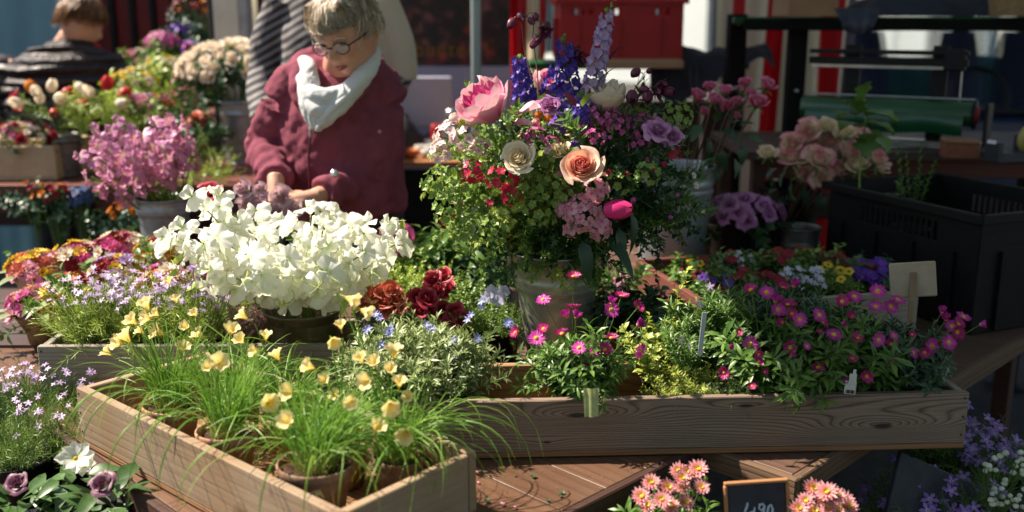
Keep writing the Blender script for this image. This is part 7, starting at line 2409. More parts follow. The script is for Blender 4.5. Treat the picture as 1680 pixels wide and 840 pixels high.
hood = [limb([wl(-.54, 3.12, 1.43), wl(-.65, 3.10, 1.405), wl(-.705, 3.09, 1.345)], [.075, .078, .076], 18), limb([wl(-.54, 3.12, 1.43), wl(-.43, 3.10, 1.405), wl(-.375, 3.09, 1.34)], [.075, .078, .076], 18), tube([wl(-.54 + .115 * math.cos(a), 3.12 + .085 * math.sin(a) - (.05 if math.sin(a) < 0 else 0), 1.445 + .045 * math.sin(a) + (-.05 if math.sin(a) < -.5 else 0)) for a in [i * math.pi / 12 - .55 for i in range(17)]], [.030] + [.042] * 15 + [.030], 14, cap=True)]
lapel = [limb([wl(-.645, 3.06, 1.45), wl(-.638, 2.985, 1.40), wl(-.600, 2.950, 1.31)], [.028, .024, .010], 12), limb([wl(-.425, 3.06, 1.45), wl(-.455, 2.980, 1.38), wl(-.525, 2.945, 1.29)], [.026, .022, .010], 12)]
person_body('fleece_jacket', [jt, sleeve(shL, elL, wrL, 1), sleeve(shR, elR, (-.56, 2.875, 1.10), 5)] + hood + lapel, fleece, W, .0055, 3, (.08, .034))
# raised fold ridges, zip and cuff details of the jacket
obj('zip', tube([wl(-.592, 2.938, 1.285), wl(-.602, 2.932, 1.20), wl(-.603, 2.935, 1.10), wl(-.600, 2.955, 1.01)], .0042, 6), plain('zip_dark', (.10, .015, .03), None, .6), W)
obj('zip_pull', box(.007, .004, .028, .002), M['steel'], W, Matrix.Translation(wl(-.593, 2.925, 1.275)), smooth=False)
obj('wrist_watch', lathe([(.0005, .004), (.010, .004), (.012, 0), (.012, -.004)], 16), plain('silver', (.7, .7, .72), None, .25, .9), W, mdir(wl(-.515, 2.862, 1.165), (0, -.8, .5)))
obj('jacket_badge', lathe([(.0005, .0015), (.005, .001), (.006, 0)], 10), plain('badge_pink', (.6, .2, .3), None, .4), W, mdir(wl(-.392, 2.955, 1.275), (0, -1, .2)))
# jeans and dark undershirt
person_body('jeans', [eloft([wl(-.53, 3.12, .84) + (.170, .125), wl(-.53, 3.12, .97) + (.178, .135)])] + [limb([wl(-.53 + s * .085, 3.13, .90), wl(-.53 + s * .09, 3.12, .50), wl(-.53 + s * .09, 3.15, .10)], [.103, .075, .062], 14) for s in (-1, 1)], denim, W, .01, 3)
obj('undershirt', eloft([wl(-.527, 3.115, .945) + (.182, .138, 0, .10), wl(-.527, 3.115, 1.0) + (.184, .139, 0, .10)], 36), M['cloth_dark'], W)
for s in (-1, 1):
    obj('shoe', limb([wl(-.53 + s * .09, 3.18, .052), wl(-.53 + s * .095, 3.05, .052), wl(-.53 + s * .10, 2.94, .045)], [.05, .052, .038], 14), M['black_metal'], W)
# scarf
sc_paths = [([(-.625, 3.06, 1.472), (-.600, 2.985, 1.457), (-.598, 2.935, 1.412), (-.590, 2.905, 1.352), (-.575, 2.900, 1.287)], [.022, .024, .026, .024, .012]),
            ([(-.610, 3.04, 1.452), (-.585, 2.955, 1.427), (-.580, 2.925, 1.392), (-.575, 2.905, 1.332), (-.566, 2.902, 1.292)], [.018, .020, .022, .020, .012]),
            ([(-.425, 3.10, 1.502), (-.415, 3.02, 1.492), (-.430, 2.955, 1.447), (-.480, 2.915, 1.387), (-.535, 2.895, 1.337), (-.568, 2.895, 1.287)], [.022, .026, .030, .028, .024, .012]),
            ([(-.445, 3.08, 1.472), (-.440, 3.00, 1.447), (-.460, 2.940, 1.402), (-.500, 2.905, 1.352), (-.550, 2.890, 1.302)], [.020, .024, .026, .024, .014]),
            ([(-.455, 3.06, 1.442), (-.470, 2.965, 1.392), (-.505, 2.93, 1.347), (-.548, 2.905, 1.307)], [.018, .020, .022, .014]),
            ([(-.43, 3.12, 1.472), (-.48, 3.18, 1.472), (-.56, 3.19, 1.462), (-.62, 3.13, 1.462), (-.63, 3.07, 1.462)], [.024, .028, .028, .026, .022])]
sc_paths += [([(-.618, 2.975, 1.432), (-.585, 2.915, 1.392), (-.535, 2.900, 1.380), (-.47, 2.935, 1.40)], [.018, .026, .026, .018]), ([(-.600, 2.925, 1.385), (-.565, 2.888, 1.345), (-.515, 2.900, 1.352)], [.018, .025, .018])]
ridges = []
for pts, rad in sc_paths:
    ridges.append(limb([wl(*p) for p in pts], [r_ * 1.02 for r_ in rad], 16, 5))
person_body('scarf', ridges, scarfm, W, .0038, 1, (.035, .010))
for pts, rad in sc_paths[:5]:
    for k in range(2):
        off = Vector((rnd(-.014, .014), -.018, rnd(-.006, .010)))
        obj('scarf_fold', limb([Vector(wl(*p)) + off for p in pts], [r_ * .42 for r_ in rad], 10, 4), scarfm, W)
# face details
EY = plain('eye_white', (.6, .58, .55), None, .3); dk = plain('dark_brown', (.03, .018, .012), None, .4)
for s in (-1, 1):
    obj('eye', lathe([(.0003, .004), (.006, .003), (.0085, 0), (.006, -.003)], 14), dk, W, HR @ mdir((s * .031, -.080, .004), (s * .12, -1, -.2), 0, (1.3, .5, 1)))
    obj('eyebrow', limb([(s * .014, -.089, .020), (s * .030, -.090, .026), (s * .048, -.079, .020)], [.002, .003, .0015], 6), hairm, W, HR)
obj('lips', join([limb([(-.019, -.081, -.0575), (-.008, -.0895, -.055), (0, -.0905, -.0560), (.008, -.0895, -.055), (.019, -.081, -.0575)], [.0015, .0034, .0034, .0034, .0015], 8),
                  limb([(-.017, -.081, -.0595), (0, -.0895, -.063), (.017, -.081, -.0595)], [.0015, .0042, .0015], 8)]), plain('lip', (.42, .12, .10), None, .4), W, HR)
gl = []
for s in (-1, 1):
    ring_ = [(s * (.033 + .024 * math.cos(a)), -.098 + .006 * abs(math.cos(a)) ** 2, .001 + .016 * math.sin(a)) for a in [k * math.pi / 9 for k in range(19)]]
    gl.append(tube(ring_, .0016, 6))
    gl.append(tube([(s * .057, -.092, .006), (s * .076, -.050, .008), (s * .080, .010, .008), (s * .078, .03, -.006)], [.0020, .0020, .0018, .0014], 6))
gl.append(tube([(-.010, -.099, .004), (0, -.102, .006), (.010, -.099, .004)], .0016, 6))
obj('glasses', join(gl), M['black_metal'], W, HR)
lm, nt, bs, out = new_mat('lens'); bs.inputs['Base Color'].default_value = (.6, .65, .7, 1); bs.inputs['Roughness'].default_value = .05; bs.inputs['Alpha'].default_value = .25; bs.inputs['Specular IOR Level'].default_value = .9
for s in (-1, 1):
    obj('lens', lathe([(.0003, 0), (.01, -.0004), (.0225, -.001)], 18), lm, W, HR @ mdir((s * .033, -.0985, .001), (s * .1, -1, 0), 0, (1, .66, 1)))


def hair_cap(parent, HRm, mat, n, length, seed, frontcut=.035, puff=1.0, size=1.0):
    rs = random.Random(seed)
    cap = grid(lambda u, v: (.0775 * puff * np.cos(u * 6.283) * np.sin(np.clip(v, .02, 1) * 1.40), (.100 * puff * np.sin(u * 6.283)) * np.sin(np.clip(v, .02, 1) * 1.40) * np.where((np.sin(u * 6.283) < 0) & (v > .55), .80, 1) + .004,
                             .118 * puff * np.cos(v * 1.40 * np.where(np.sin(u * 6.283) < -.2, .82, 1.0)) + .002), 40, 16, closed=True)
    gs = [cap]
    for i in range(n):
        az = rs.uniform(0, 6.283); po = rs.uniform(0, 1) ** .7 * 1.55
        fr = max(0, -math.sin(az))
        if fr > .35 and po > .95: po = rs.uniform(.2, .9)
        pts = []
        L = length * rs.uniform(.7, 1.3); st = L / 6 / .1
        pp, aa = po, az
        k0 = rs.uniform(1.00, 1.14)
        dirn = rs.uniform(-.9, .9); lm0 = rs.uniform(1.25, 1.72)
        for k in range(7):
            rr = k0 + .03 * math.sin(k * .55) - (.015 * k if k > 4 else 0)
            lim = 1.22 if fr > .35 else 2.15
            q = min(pp, lim if math.sin(aa) < .15 else 2.1) if fr > .35 else min(pp, lm0 if abs(math.cos(aa)) > .6 else lm0 + .3)
            pts.append(Vector((.078 * rr * math.cos(aa) * math.sin(q), .100 * rr * math.sin(aa) * math.sin(q) + .004, .118 * rr * math.cos(q))) * puff)
            pp += st; aa += dirn * .12 + (.05 if fr > .3 else 0)
        gs.append(ribbon([HRm @ p for p in pts], rs.uniform(.0016, .0036), rs.uniform(-.9, .9)))
    gs[0] = gs[0].xf(HRm)
    o = obj('hair', join(gs), mat, parent)
    return o
hair_cap(W, HR, hairm, 3200, .075, 4)
# long fringe sweeping over the forehead
gs = []
for i in range(520):
    x0 = rnd(-.066, .064)
    gs.append(ribbon([HR @ Vector(p) for p in [(x0 * .6 + .01, -.03, .118), (x0 * .9, -.072 + abs(x0) * .2, .100 + rnd(-.004, .010)), (x0 - .004, -.094 + abs(x0) * .45, .074 + rnd(-.004, .006)), (x0 - .012, -.100 + abs(x0) * .62, .058 + rnd(-.012, .014)), (x0 - .018 + rnd(-.012, .012), -.098 + abs(x0) * .75, .046 + rnd(-.026, .018))]], rnd(.0012, .0028), rnd(-.9, .9)))
obj('fringe', join(gs), hairm, W)

# the lilac roses held by the person
hb = thing('rose_bunch', 'dusty lilac roses held in both hands of the grey haired person', 'roses', P(440, 380, 2.82), 'bunches of roses')
hi = hb.matrix_basis.inverted()
gs = []
for (px, py, s) in [(402, 312, 1.0), (425, 330, .9), (405, 338, 1.0), (430, 312, .8), (437, 332, 1.0), (462, 323, 1.15), (455, 348, .95), (487, 340, 1.0), (420, 350, .9), (475, 352, .8)]:
    q = hi @ P(px, py, 2.72)
    put('rose', pick('rose_lilac'), hb, mdir(q, (rnd(-.3, .3), -.85, rnd(.1, .5)), rnd(0, 6), s))
    gs.append(tube(bez((0, .03, -.06), (q.x * .5, .04, q.z * .4), q + Vector((0, .012, 0)), 5), .0022, 5))
obj('stems', join(gs), L_['stem'], hb, kind='stuff')
lm_ = build_mesh('leaf', lf_rose, L_['mid'])
for (px, py, dx, dz, s) in [(450, 365, -.8, .2, 1.3), (465, 370, .5, -.4, 1.5), (480, 368, .9, .1, 1.5), (500, 375, .9, -.2, 1.5), (430, 360, -.6, -.4, 1.3), (490, 385, .3, -.8, 1.2), (415, 355, -.9, .1, 1.2), (455, 380, -.2, -.9, 1.3), (470, 355, .2, .8, 1.0), (510, 385, .8, -.5, 1.1)]:
    put('leaf', lm_, hb, Matrix.Translation(hi @ P(px, py, 2.74)) @ Vector((dx, -.5, dz)).to_track_quat('X', 'Z').to_matrix().to_4x4() @ Matrix.Rotation(rnd(-.5, .5), 4, 'X') @ Matrix.Scale(s, 4))

# ------------------------------------------------------------------ striped person behind
def striped(name, c1, c2, freq, axis='Z', skew=0.0):
    m, nt, bs, out = new_mat(name)
    tc = nd(nt, 'ShaderNodeTexCoord'); sp = nd(nt, 'ShaderNodeSeparateXYZ'); nt.links.new(tc.outputs['Object'], sp.inputs[0])
    h = mathn(nt, 'ADD', sp.outputs[2], mathn(nt, 'MULTIPLY', sp.outputs[0], skew))
    h = mathn(nt, 'ADD', h, mathn(nt, 'MULTIPLY', noise(nt, tc.outputs['Object'], 6, 2), .02))
    st = ramp(nt, mathn(nt, 'FRACT', mathn(nt, 'MULTIPLY', h, freq)), [(.0, 0.0), (.50, 0.0), (.56, 1.0), (.94, 1.0), (1.0, 0.0)])
    nt.links.new(mixc(nt, st, c1, c2), bs.inputs['Base Color']); bs.inputs['Roughness'].default_value = .9
    return m
SO = Vector((P(545, 60, 3.85).x, P(550, 60, 3.85).y, 0))
S_ = thing('person', 'person in a striped jumper and cream knit standing behind the grey haired one', 'person', SO)
S_.scale = (1.0, 1.0, 1.09)
stx = striped('striped_jumper', (.035, .035, .05), (.26, .24, .22), 34, skew=-.45)
crm = striped('cream_knit', (.60, .52, .42), (.50, .43, .34), 120)
b_t = [eloft([(0, 0, .90, .17, .13), (0, 0, 1.15, .175, .13), (0, 0, 1.40, .20, .13), (0, .0, 1.55, .17, .11), (0, .0, 1.61, .09, .08)]), limb([(0, 0, 1.58), (0, -.01, 1.68)], [.06, .055]),
       head_geo().mv(0, -.02, 1.78)] + [limb([(s * .09, 0, .92), (s * .095, 0, .50), (s * .095, .03, .09)], [.10, .07, .05], 14) for s in (-1, 1)] + \
      [limb([(s * .095, .04, .05), (s * .10, -.08, .045), (s * .10, -.18, .035)], [.045, .045, .03], 12) for s in (-1, 1)]
armS = [[(-.17, 0, 1.54), (-.28, .02, 1.28), (-.24, -.18, 1.12)], [(.19, 0, 1.52), (.26, .03, 1.28), (.16, -.18, 1.14)]]
person_body('body', b_t + [limb(a, [.05, .042, .028], 12) for a in armS] + [hand(armS[0][2], (.3, -.8, -.4), (-.6, 0, .7), -1, .6), hand(armS[1][2], (-.4, -.8, -.4), (.6, 0, .7), 1, .6)], mskin, S_, .006, 2)
person_body('striped_jumper', [eloft([(0, 0, .95, .19, .145), (0, 0, 1.15, .19, .145), (0, 0, 1.40, .21, .145), (0, .0, 1.55, .18, .12), (0, .0, 1.61, .10, .09)]), limb(armS[0], [.085, .062, .048], 16), limb(armS[1], [.062, .055, .046], 16)], stx, S_, .008, 4, (.12, .03))
person_body('knitted_vest', [eloft([(.135, 0, 1.0, .07, .15), (.14, 0, 1.3, .075, .15), (.135, 0, 1.5, .065, .14), (.10, 0, 1.60, .05, .11)]), limb([(.17, 0, 1.53), (.235, .02, 1.38), (.255, .03, 1.25)], [.086, .082, .070], 16)], crm, S_, .008, 4)
person_body('trousers', [eloft([(0, 0, .86, .17, .13), (0, 0, .98, .185, .14)])] + [limb([(s * .09, 0, .92), (s * .095, 0, .50), (s * .095, .03, .10)], [.11, .085, .075], 14) for s in (-1, 1)], M['cloth_dark'], S_, .01, 3)
for s in (-1, 1):
    obj('shoe', limb([(s * .095, .05, .052), (s * .10, -.08, .052), (s * .10, -.2, .045)], [.05, .052, .038], 14), M['black_metal'], S_)
hm = Matrix.Translation((0, -.02, 1.78))
hair_cap(S_, hm, hair2, 500, .07, 8)

# ------------------------------------------------------------------ person in black jacket seen from behind
KO = Vector((-2.14, 4.78, 0))
K = thing('person', 'person with light brown hair in a quilted black jacket, seen from behind', 'person', KO)
KH = Matrix.Translation((.115, .03, 1.575)) @ Matrix.Rotation(R(140), 4, 'Z') @ Matrix.Rotation(R(24), 4, 'X')
kb = [head_geo().xf(KH), limb([(-.02, .05, 1.42), (.06, .04, 1.52)], [.06, .056]), eloft([(-.02, 0, .88, .17, .13), (-.02, .02, 1.15, .19, .14), (-.02, .03, 1.32, .20, .13), (.0, .04, 1.42, .15, .10), (.02, .05, 1.46, .08, .07)])] + \
     [limb([(s * .09, 0, .92), (s * .095, 0, .50), (s * .095, .03, .09)], [.10, .07, .05], 14) for s in (-1, 1)] + [limb([(s * .095, -.04, .05), (s * .10, .08, .045), (s * .10, .18, .035)], [.045, .045, .03], 12) for s in (-1, 1)]
ka = [[(-.20, .03, 1.39), (-.31, .02, 1.20), (-.22, .22, 1.05)], [(.18, .04, 1.40), (.25, .10, 1.20), (.20, .32, 1.08)]]
person_body('body', kb + [limb(a, [.05, .042, .028], 12) for a in ka] + [hand(ka[0][2], (.2, .8, -.3), (-.5, 0, .8), 1, .5), hand(ka[1][2], (0, .9, -.2), (.5, 0, .8), -1, .5)], mskin, K, .006, 2)
jk, nt, bs, out = new_mat('quilted_black')
v = objco(nt, jitter=False)
nt.links.new(mixc(nt, noise(nt, v, 12, 3), (.020, .016, .020), (.045, .034, .036)), bs.inputs['Base Color'])
bs.inputs['Roughness'].default_value = .5; bs.inputs['Specular IOR Level'].default_value = .35
spz = nd(nt, 'ShaderNodeSeparateXYZ'); nt.links.new(v, spz.inputs[0])
bump(nt, mathn(nt, 'ADD', mathn(nt, 'ABSOLUTE', mathn(nt, 'SINE', mathn(nt, 'MULTIPLY', mathn(nt, 'ADD', spz.outputs[2], mathn(nt, 'MULTIPLY', noise(nt, v, 5, 3), .05)), 62.0))), mathn(nt, 'MULTIPLY', noise(nt, v, 26, 4), .7)), 1.0, .03, bs)
rings = []
for i in range(46):
    f = i / 45; z = .98 + .50 * f
    rx = .225 + .045 * math.sin(f * 2.6) if f < .84 else .262 - (f - .84) * .9
    q = .022 * abs(math.sin(f * 17)) ** .6
    rings.append((-.02 + .02 * f, .02 + .02 * f, z, rx + q, (.165 if f < .8 else .165 - (f - .8) * .3) + q, 0, .10 * f))
def puff(a, n=30):
    a = [Vector(p) for p in a]
    pts = [a[0].lerp(a[1], i / 14) for i in range(15)] + [a[1].lerp(a[2], i / 15) for i in range(1, 16)]
    return tube([tuple(p) for p in pts], [.105 - .045 * i / 29 + .008 * abs(math.sin(i * .55)) for i in range(30)], 18, cap=True)
collar = [tube([(.045 + .085 * math.cos(a), .045 + .08 * math.sin(a), 1.475 + .012 * math.cos(a)) for a in [k * math.pi / 10 for k in range(21)]], .034, 12)]
person_body('quilted_jacket', [eloft(rings, 40)] + [puff(a) for a in ka] + collar, jk, K, .007, 2)
person_body('trousers', [eloft([(-.02, 0, .86, .17, .13), (-.02, 0, 1.0, .185, .14)])] + [limb([(s * .09, 0, .92), (s * .095, 0, .50), (s * .095, .03, .10)], [.11, .085, .075], 14) for s in (-1, 1)], M['cloth_dark'], K, .01, 3)
for s in (-1, 1):
    obj('shoe', limb([(s * .095, -.05, .052), (s * .10, .08, .052), (s * .10, .2, .045)], [.05, .052, .038], 14), M['black_metal'], K)
hair_cap(K, KH, hair2, 1600, .085, 15, puff=1.10)
obj('red_scarf', limb([(.12, .03, 1.49), (.16, .06, 1.47), (.15, .12, 1.44)], [.018, .022, .012], 10), L_['red'], K)
# ================================================================== flowers at back left
def far_bunch(label, px, py, d, rpx, keys, n, bk, leafmat='mid', shoots='ovate', nleaf=16, name='flower_bunch', cat='flowers', group='flower bunches on the back shelves', size=(.9, 1.2), rz=None, basez=None, low=-.1, leafy=True):
    c = P(px, py, d)
    bz_ = basez if basez is not None else DSZ + .03
    return quick_bunch(name, label, cat, (c.x + (bk or 0), c.y, bz_), tuple(c), (rpx[0] / FPX * d, rpx[0] / FPX * d * .7, rpx[1] / FPX * d), keys, n, SH[shoots] if leafy else None, L_[leafmat], group, 'flower', nleaf, size, low)


FM['tulip_w'] = [build_mesh('tulip', join(tulip_petals(.05, .021)), L_['whitepeony'])]
FM['tulip_r'] = [build_mesh('tulip', join(tulip_petals(.05, .021)), L_['red'])]
FM['tulip_o'] = [build_mesh('tulip', join(tulip_petals(.055, .025)), L_['orange'])]
FM['tulip_y'] = [build_mesh('tulip', join(tulip_petals(.05, .021)), L_['yellow'])]
p = P(112, 296, 4.02)
bucket('grey_bucket', 'grey bucket of red, white and orange tulips on the back shelf', (p.x, p.y, DSZ + .002), .068, .05, .165, M['zinc_dark'], (.86,))
far_bunch('red, white and orange tulips in the grey bucket on the back shelf', 72, 180, 3.95, (52, 36), ['tulip_r', 'tulip_w', 'tulip_w', 'rose_red', 'tulip_o'], 11, .09, 'fresh', 'lance', 20, group='tulip bunches on the back shelf')
far_bunch('white and red tulips with long pale leaves behind the pink sweet peas', 158, 170, 4.0, (46, 26), ['tulip_w', 'tulip_r', 'tulip_w'], 6, 0, 'lime', 'broad', 40, group='tulip bunches on the back shelf')
# cream crate with ranunculus
pc = P(38, 282, 3.9)
planter('cream_crate', 'cream painted crate of small mixed blooms at the left end of the back shelf', mloc((pc.x - .05, pc.y + .1, DSZ + .003), R(4)), .36, .26, .12, (M['cream_box'],) * 4, 'back shelf containers', th=.014, cat='crate', nails=False)
pc2 = P(85, 268, 3.95)
tag(obj('cream_carton', box(.10, .16, .15, .004), M['cream_box'], None, mloc((pc2.x + .035, pc2.y + .10, DSZ + .078), R(-16), 0, R(6)), smooth=False), 'leaning cream carton between the cream crate and the grey bucket', 'carton')
far_bunch('small white, pink and wine blooms in the cream crate', 38, 228, 3.9, (52, 24), ['zinnia_white', 'rose_red', 'zinnia_mauve', 'zinnia_white', 'ranunculus_red'], 30, 0, 'deep', 'small', 20, size=(.7, 1.0), basez=DSZ + .06)
# peach roses
p = P(402, 284, 4.38)
bucket('zinc_bucket', 'zinc bucket of pale peach roses behind the jacket sleeve', (p.x, p.y, DSZ + .002), .098, .072, .27, M['zinc'], (.8,))
far_bunch('big bunch of pale peach roses in the zinc bucket at upper left', 382, 114, 4.35, (80, 38), ['rose_peach_far'], 52, .02, 'deep', 'ovate', 60, name='rose_bunch', cat='roses', group='bunches of roses', size=(.85, 1.1), low=-.25)
for (lab, px, py, d, r, keys, n, lm2, bz_, sz) in [
    ('pale yellow stocks behind the pink sweet peas', 222, 138, 4.45, (40, 26), ['zinnia_white', 'zinnia_white', 'zinnia_yellow'], 30, 'lime', None, (.8, 1.1)),
    ('pastel mixed bunch with an orange bloom right behind the pink sweet peas', 236, 172, 4.2, (46, 18), ['zinnia_lilac', 'zinnia_softpink', 'zinnia_mauve', 'zinnia_orange', 'zinnia_lilac'], 34, 'fresh', None, (.8, 1.1)),
    ('airy brownish pink filler bunch beside the peach roses', 300, 185, 4.25, (34, 44), ['zinnia_rose', 'lilac_floret', 'zinnia_softpink'], 60, 'twig', None, (.25, .45)),
    ('coral pink roses low beside the zinc bucket', 328, 205, 4.1, (18, 15), ['rose_salmon'], 9, 'dark', None, (.9, 1.2)),
    ('pink blooms left of the peach roses', 306, 132, 4.5, (22, 26), ['zinnia_softpink', 'zinnia_rose'], 14, 'mid', None, (.9, 1.2)),
    ('green trailing plant with a few red dots below the peach roses', 322, 252, 4.05, (24, 16), ['zinnia_orange'], 4, 'fresh', None, (.4, .6)),
    ('hot pink hydrangea in the dark at upper left', 266, 72, 5.2, (28, 18), ['mauve'], 60, 'fresh', D2Z + .02, (1.6, 2.2)),
    ('purple hydrangea in the dark left of the cream post', 320, 88, 5.2, (24, 24), ['violetf', 'mauve'], 50, 'mid', D2Z + .02, (1.3, 1.8)),
    ('dark blue blooms above the purple hydrangea', 300, 52, 5.3, (24, 16), ['violetf'], 26, 'deep', D2Z + .02, (1.2, 1.6)),
    ('orange and red berries high at upper left', 322, 18, 5.3, (42, 24), ['zinnia_orange', 'zinnia_red', 'ranunculus_red'], 36, 'deep', D2Z + .02, (.5, .9)),
    ('yellow green blooms under the hot pink hydrangea', 270, 112, 5.0, (34, 20), ['zinnia_yellow', 'zinnia_white'], 18, 'lime', D2Z + .02, (.7, 1.1)),
    ('dim pinkish blooms behind the pale yellow stocks', 220, 100, 5.1, (26, 18), ['zinnia_softpink', 'zinnia_white'], 12, 'mid', D2Z + .02, (.8, 1.1)),
    ('yellow green trailing plant on the shelf edge left of the jacket', 335, 300, 3.85, (50, 12), ['zinnia_yellow'], 3, 'lime', None, (.3, .4)),
]:
    far_bunch(lab, px, py, d, r, keys, n, 0, lm2, 'small' if 'trailing' in lab or 'airy' in lab else 'ovate', 40 if 'trailing' in lab else 22, size=sz, basez=bz_)
# little dark plant in a pale square pot
p = P(196, 100, 5.25)
t = thing('square_pot', 'pale square pot with a dark plant before the red shutter', 'potted plant', (p.x, p.y, D2Z + .002))
obj('pot', box(.095, .095, .09, .006), M['label_white'], t, Matrix.Translation((0, 0, .046 + .0)), smooth=False)
obj('foliage', scatter_shoots(SH['small'], ell_spots(40, 0, 0, .05, .05), .09, (.1, .9), (.8, 1.1), .05), [L_['deep'], L_['stem']], t, kind='stuff')

# dim flowers under the shelf
lowz = .60
t = thing('display_shelf', 'low dark tier under the back shelf holding orange and blue flowers', 'shelf', (-1.80, 3.72, 0), 'back display shelves')
plank_row(t, 'plank', -.22, .22, 1.5, 4, lowz, .025, M['table_far'], Matrix.Identity(4))
for sx in (-1, 1):
    for sy in (-1, 1):
        leg(t, sx * .70, sy * .17, lowz - .025, .04, M['edge_dark'])
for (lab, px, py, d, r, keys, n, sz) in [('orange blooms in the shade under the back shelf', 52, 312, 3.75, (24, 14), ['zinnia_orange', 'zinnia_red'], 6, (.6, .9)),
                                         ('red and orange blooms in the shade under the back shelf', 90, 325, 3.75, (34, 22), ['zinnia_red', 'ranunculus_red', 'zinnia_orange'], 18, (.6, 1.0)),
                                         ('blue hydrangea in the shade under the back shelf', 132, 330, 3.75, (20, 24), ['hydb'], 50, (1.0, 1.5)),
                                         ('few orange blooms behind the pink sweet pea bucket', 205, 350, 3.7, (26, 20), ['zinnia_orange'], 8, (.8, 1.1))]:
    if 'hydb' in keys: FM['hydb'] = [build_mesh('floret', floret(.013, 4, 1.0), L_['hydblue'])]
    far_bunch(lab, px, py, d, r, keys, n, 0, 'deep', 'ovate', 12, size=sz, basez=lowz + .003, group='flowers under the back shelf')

# pink sweet peas in zinc bucket
pb_ = P(272, 385, 3.2)
bucket('zinc_bucket', 'zinc bucket of pink sweet peas on a stand', (pb_.x, pb_.y, STZ + .002), .082, .066, .205, M['zinc'], (.84, .78))
t = thing('sweet_pea_bunch', 'bunch of pink sweet peas leaning left out of the zinc bucket', 'flowers', (pb_.x, pb_.y, STZ + .02), 'sweet pea bunches')
ti = t.matrix_basis.inverted()
mo = Vector((pb_.x, pb_.y, STZ + .19))
for (px, py, d) in [(150, 215, 3.1), (165, 235, 3.05), (135, 260, 3.1), (150, 290, 3.05), (170, 310, 3.1), (190, 215, 3.15), (200, 250, 3.0), (185, 280, 3.0), (215, 225, 3.1), (225, 260, 3.0), (240, 225, 3.1), (255, 205, 3.15), (270, 195, 3.15),
                    (290, 200, 3.2), (285, 230, 3.1), (265, 245, 3.05), (305, 235, 3.15), (315, 245, 3.2), (250, 275, 3.05), (220, 290, 3.0), (290, 260, 3.1), (200, 200, 3.2), (160, 260, 3.0), (240, 250, 3.0), (275, 220, 3.1), (175, 255, 3.1), (300, 215, 3.2),
                    (210, 270, 3.1), (145, 235, 3.15), (275, 275, 3.05)]:
    e = P(px, py, d)
    r0 = mo + Vector((rnd(-.04, .04), rnd(-.04, .04), -.1))
    path = bez(r0, (r0 + e) / 2 + Vector((.02, 0, .04)), e, 9)
    s = obj('flower_stem', tube([ti @ q for q in path], .0026, 5), L_['fresh'], t)
    for j in range(4):
        q = path[9 - j]
        dd = Vector((rnd(-.9, .9), rnd(-1, .1), rnd(-.5, .7))).normalized()
        put('blossom', pick('pea_pink'), s, mdir(ti @ (q + dd * .016), dd, rnd(-.9, .9), rnd(.85, 1.15)))
gs = []
for i in range(26):
    a = mo + Vector((rnd(-.05, .05), rnd(-.05, .02), -.04)); e = P(rnd(180, 310), rnd(255, 290), 3.08)
    gs.append(leaf(.16, .012, 6, .2, .2).xf(ti @ (Matrix.Translation(a) @ (e - a).to_track_quat('X', 'Z').to_matrix().to_4x4() @ Matrix.Rotation(rnd(-1, 1), 4, 'X'))))
obj('leaves', join(gs), L_['fresh'], t, kind='stuff')
# a red bloom behind the white ones
p = P(347, 322, 2.75)
t = thing('red_bloom', 'single red bloom peeking over the white sweet peas', 'flower', (p.x, p.y, TZ + .003))
put('rose', pick('rose_red'), t, mdir((0, 0, p.z - TZ), (0, -.5, .8), 0, 1.2))
obj('stalk', tube([(0, 0, 0), (0, .005, (p.z - TZ) / 2), (0, 0, p.z - TZ)], .002, 5), L_['stem'], t)
obj('glass_tube', lathe([(.0005, .001), (.018, .001), (.019, .12), (.017, .12), (.016, .006), (.0005, .006)], 16), M['black_plastic'], t)

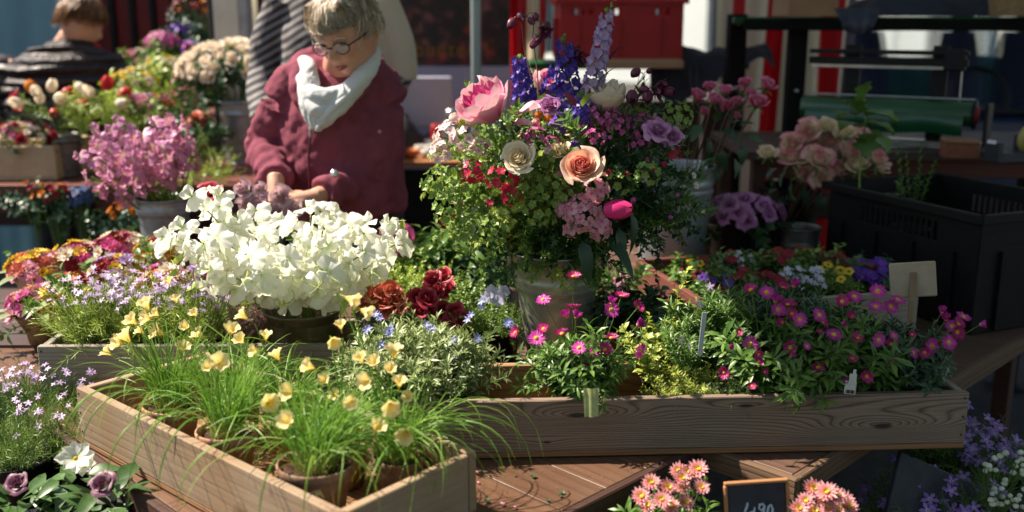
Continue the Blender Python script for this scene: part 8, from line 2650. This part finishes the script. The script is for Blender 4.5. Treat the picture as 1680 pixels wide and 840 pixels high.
# ================================================================== mound of mixed posies
posy = [(60, 430, 2.75, 'far left posy of dusty pink sweet william and yellow blooms', ['zinnia_softpink', 'zinnia_rose', 'zinnia_yellow']),
        (60, 490, 2.62, 'posy of wine red and yellow everlasting blooms at the left edge of the mound', ['zinnia_red', 'zinnia_yellow', 'zinnia_mauve', 'zinnia_softpink']),
        (130, 415, 2.80, 'posy with white and pink blooms second from left in the mound', ['zinnia_white', 'zinnia_pink', 'zinnia_yellow', 'zinnia_red']),
        (120, 470, 2.60, 'posy of yellow and salmon blooms in the middle front of the mound', ['zinnia_yellow', 'zinnia_rose', 'zinnia_white', 'zinnia_red']),
        (195, 400, 2.82, 'posy with hot pink and white blooms at the top of the mound', ['zinnia_pink', 'zinnia_white', 'zinnia_red', 'zinnia_softpink']),
        (265, 408, 2.75, 'posy with crimson and yellow blooms below the pink sweet pea bucket', ['zinnia_pink', 'zinnia_red', 'zinnia_yellow', 'zinnia_white', 'zinnia_orange']),
        (190, 440, 2.65, 'posy of mixed colours behind the lilac phlox', ['zinnia_red', 'zinnia_yellow', 'zinnia_white', 'zinnia_lilac']),
        (275, 455, 2.58, 'posy of red and orange blooms right behind the lilac phlox', ['zinnia_red', 'zinnia_orange', 'zinnia_mauve', 'zinnia_white']),
        (340, 455, 2.62, 'posy of mauve and wine blooms left of the glazed crock', ['zinnia_mauve', 'zinnia_lilac', 'zinnia_red'])]
big = leaf(.075, .030, 5, .2, .5, 'ovate')
for i, (px, py, d, lab, keys) in enumerate(posy):
    c = P(px, py, d) - Vector((0, 0, .035))
    base_z = PSZ + .003 if c.y > 2.52 else TZ + .003
    t = quick_bunch('posy', lab, 'posy', (c.x, c.y, base_z), tuple(c), (.078, .07, .062), keys, 46, SH['ovate'], L_['mid'], 'mixed posies', 'flower', 3, (.85, 1.25), .0)
    lm3 = build_mesh('leaf', big, L_['sage'])
    for k in range(6):
        a = k * 1.05 + rnd(-.3, .3)
        q = Vector((0, 0, c.z - base_z)) + Vector((math.cos(a) * .06, math.sin(a) * .06, .005))
        put('leaf', lm3, t, Matrix.Translation(q) @ Matrix.Rotation(a, 4, 'Z') @ Matrix.Rotation(rnd(-.5, .1), 4, 'Y'))
    h = c.z - base_z
    obj('wrapping', lathe([(.0005, .001), (.030, .002), (.034, h * .35), (.055, h * .85), (.070, h * 1.0), (.067, h), (.05, h * .8), (.0005, h * .7)], 20), M['straw'] if i % 2 else M['cream_box'], t)

# dark low partition under the bright opening
a, b = P(880, 200, 4.95), P(1190, 200, 4.95)
t = thing('low_partition', 'dark boarded partition below the bright opening', 'partition', ((a.x + b.x) / 2, a.y, 0))
zt = P(1000, 178, 4.95).z
wq = (b.x - a.x) / 8
for k in range(8):
    obj('board', box(wq - .006, .02, zt, .003), M['edge_dark'], t, Matrix.Translation((-(b.x - a.x) / 2 + wq * (k + .5), 0, zt / 2 + .001)), smooth=False)
obj('top_rail', box(b.x - a.x + .02, .05, .035, .004), M['edge_dark'], t, Matrix.Translation((0, 0, zt + .019)), smooth=False)
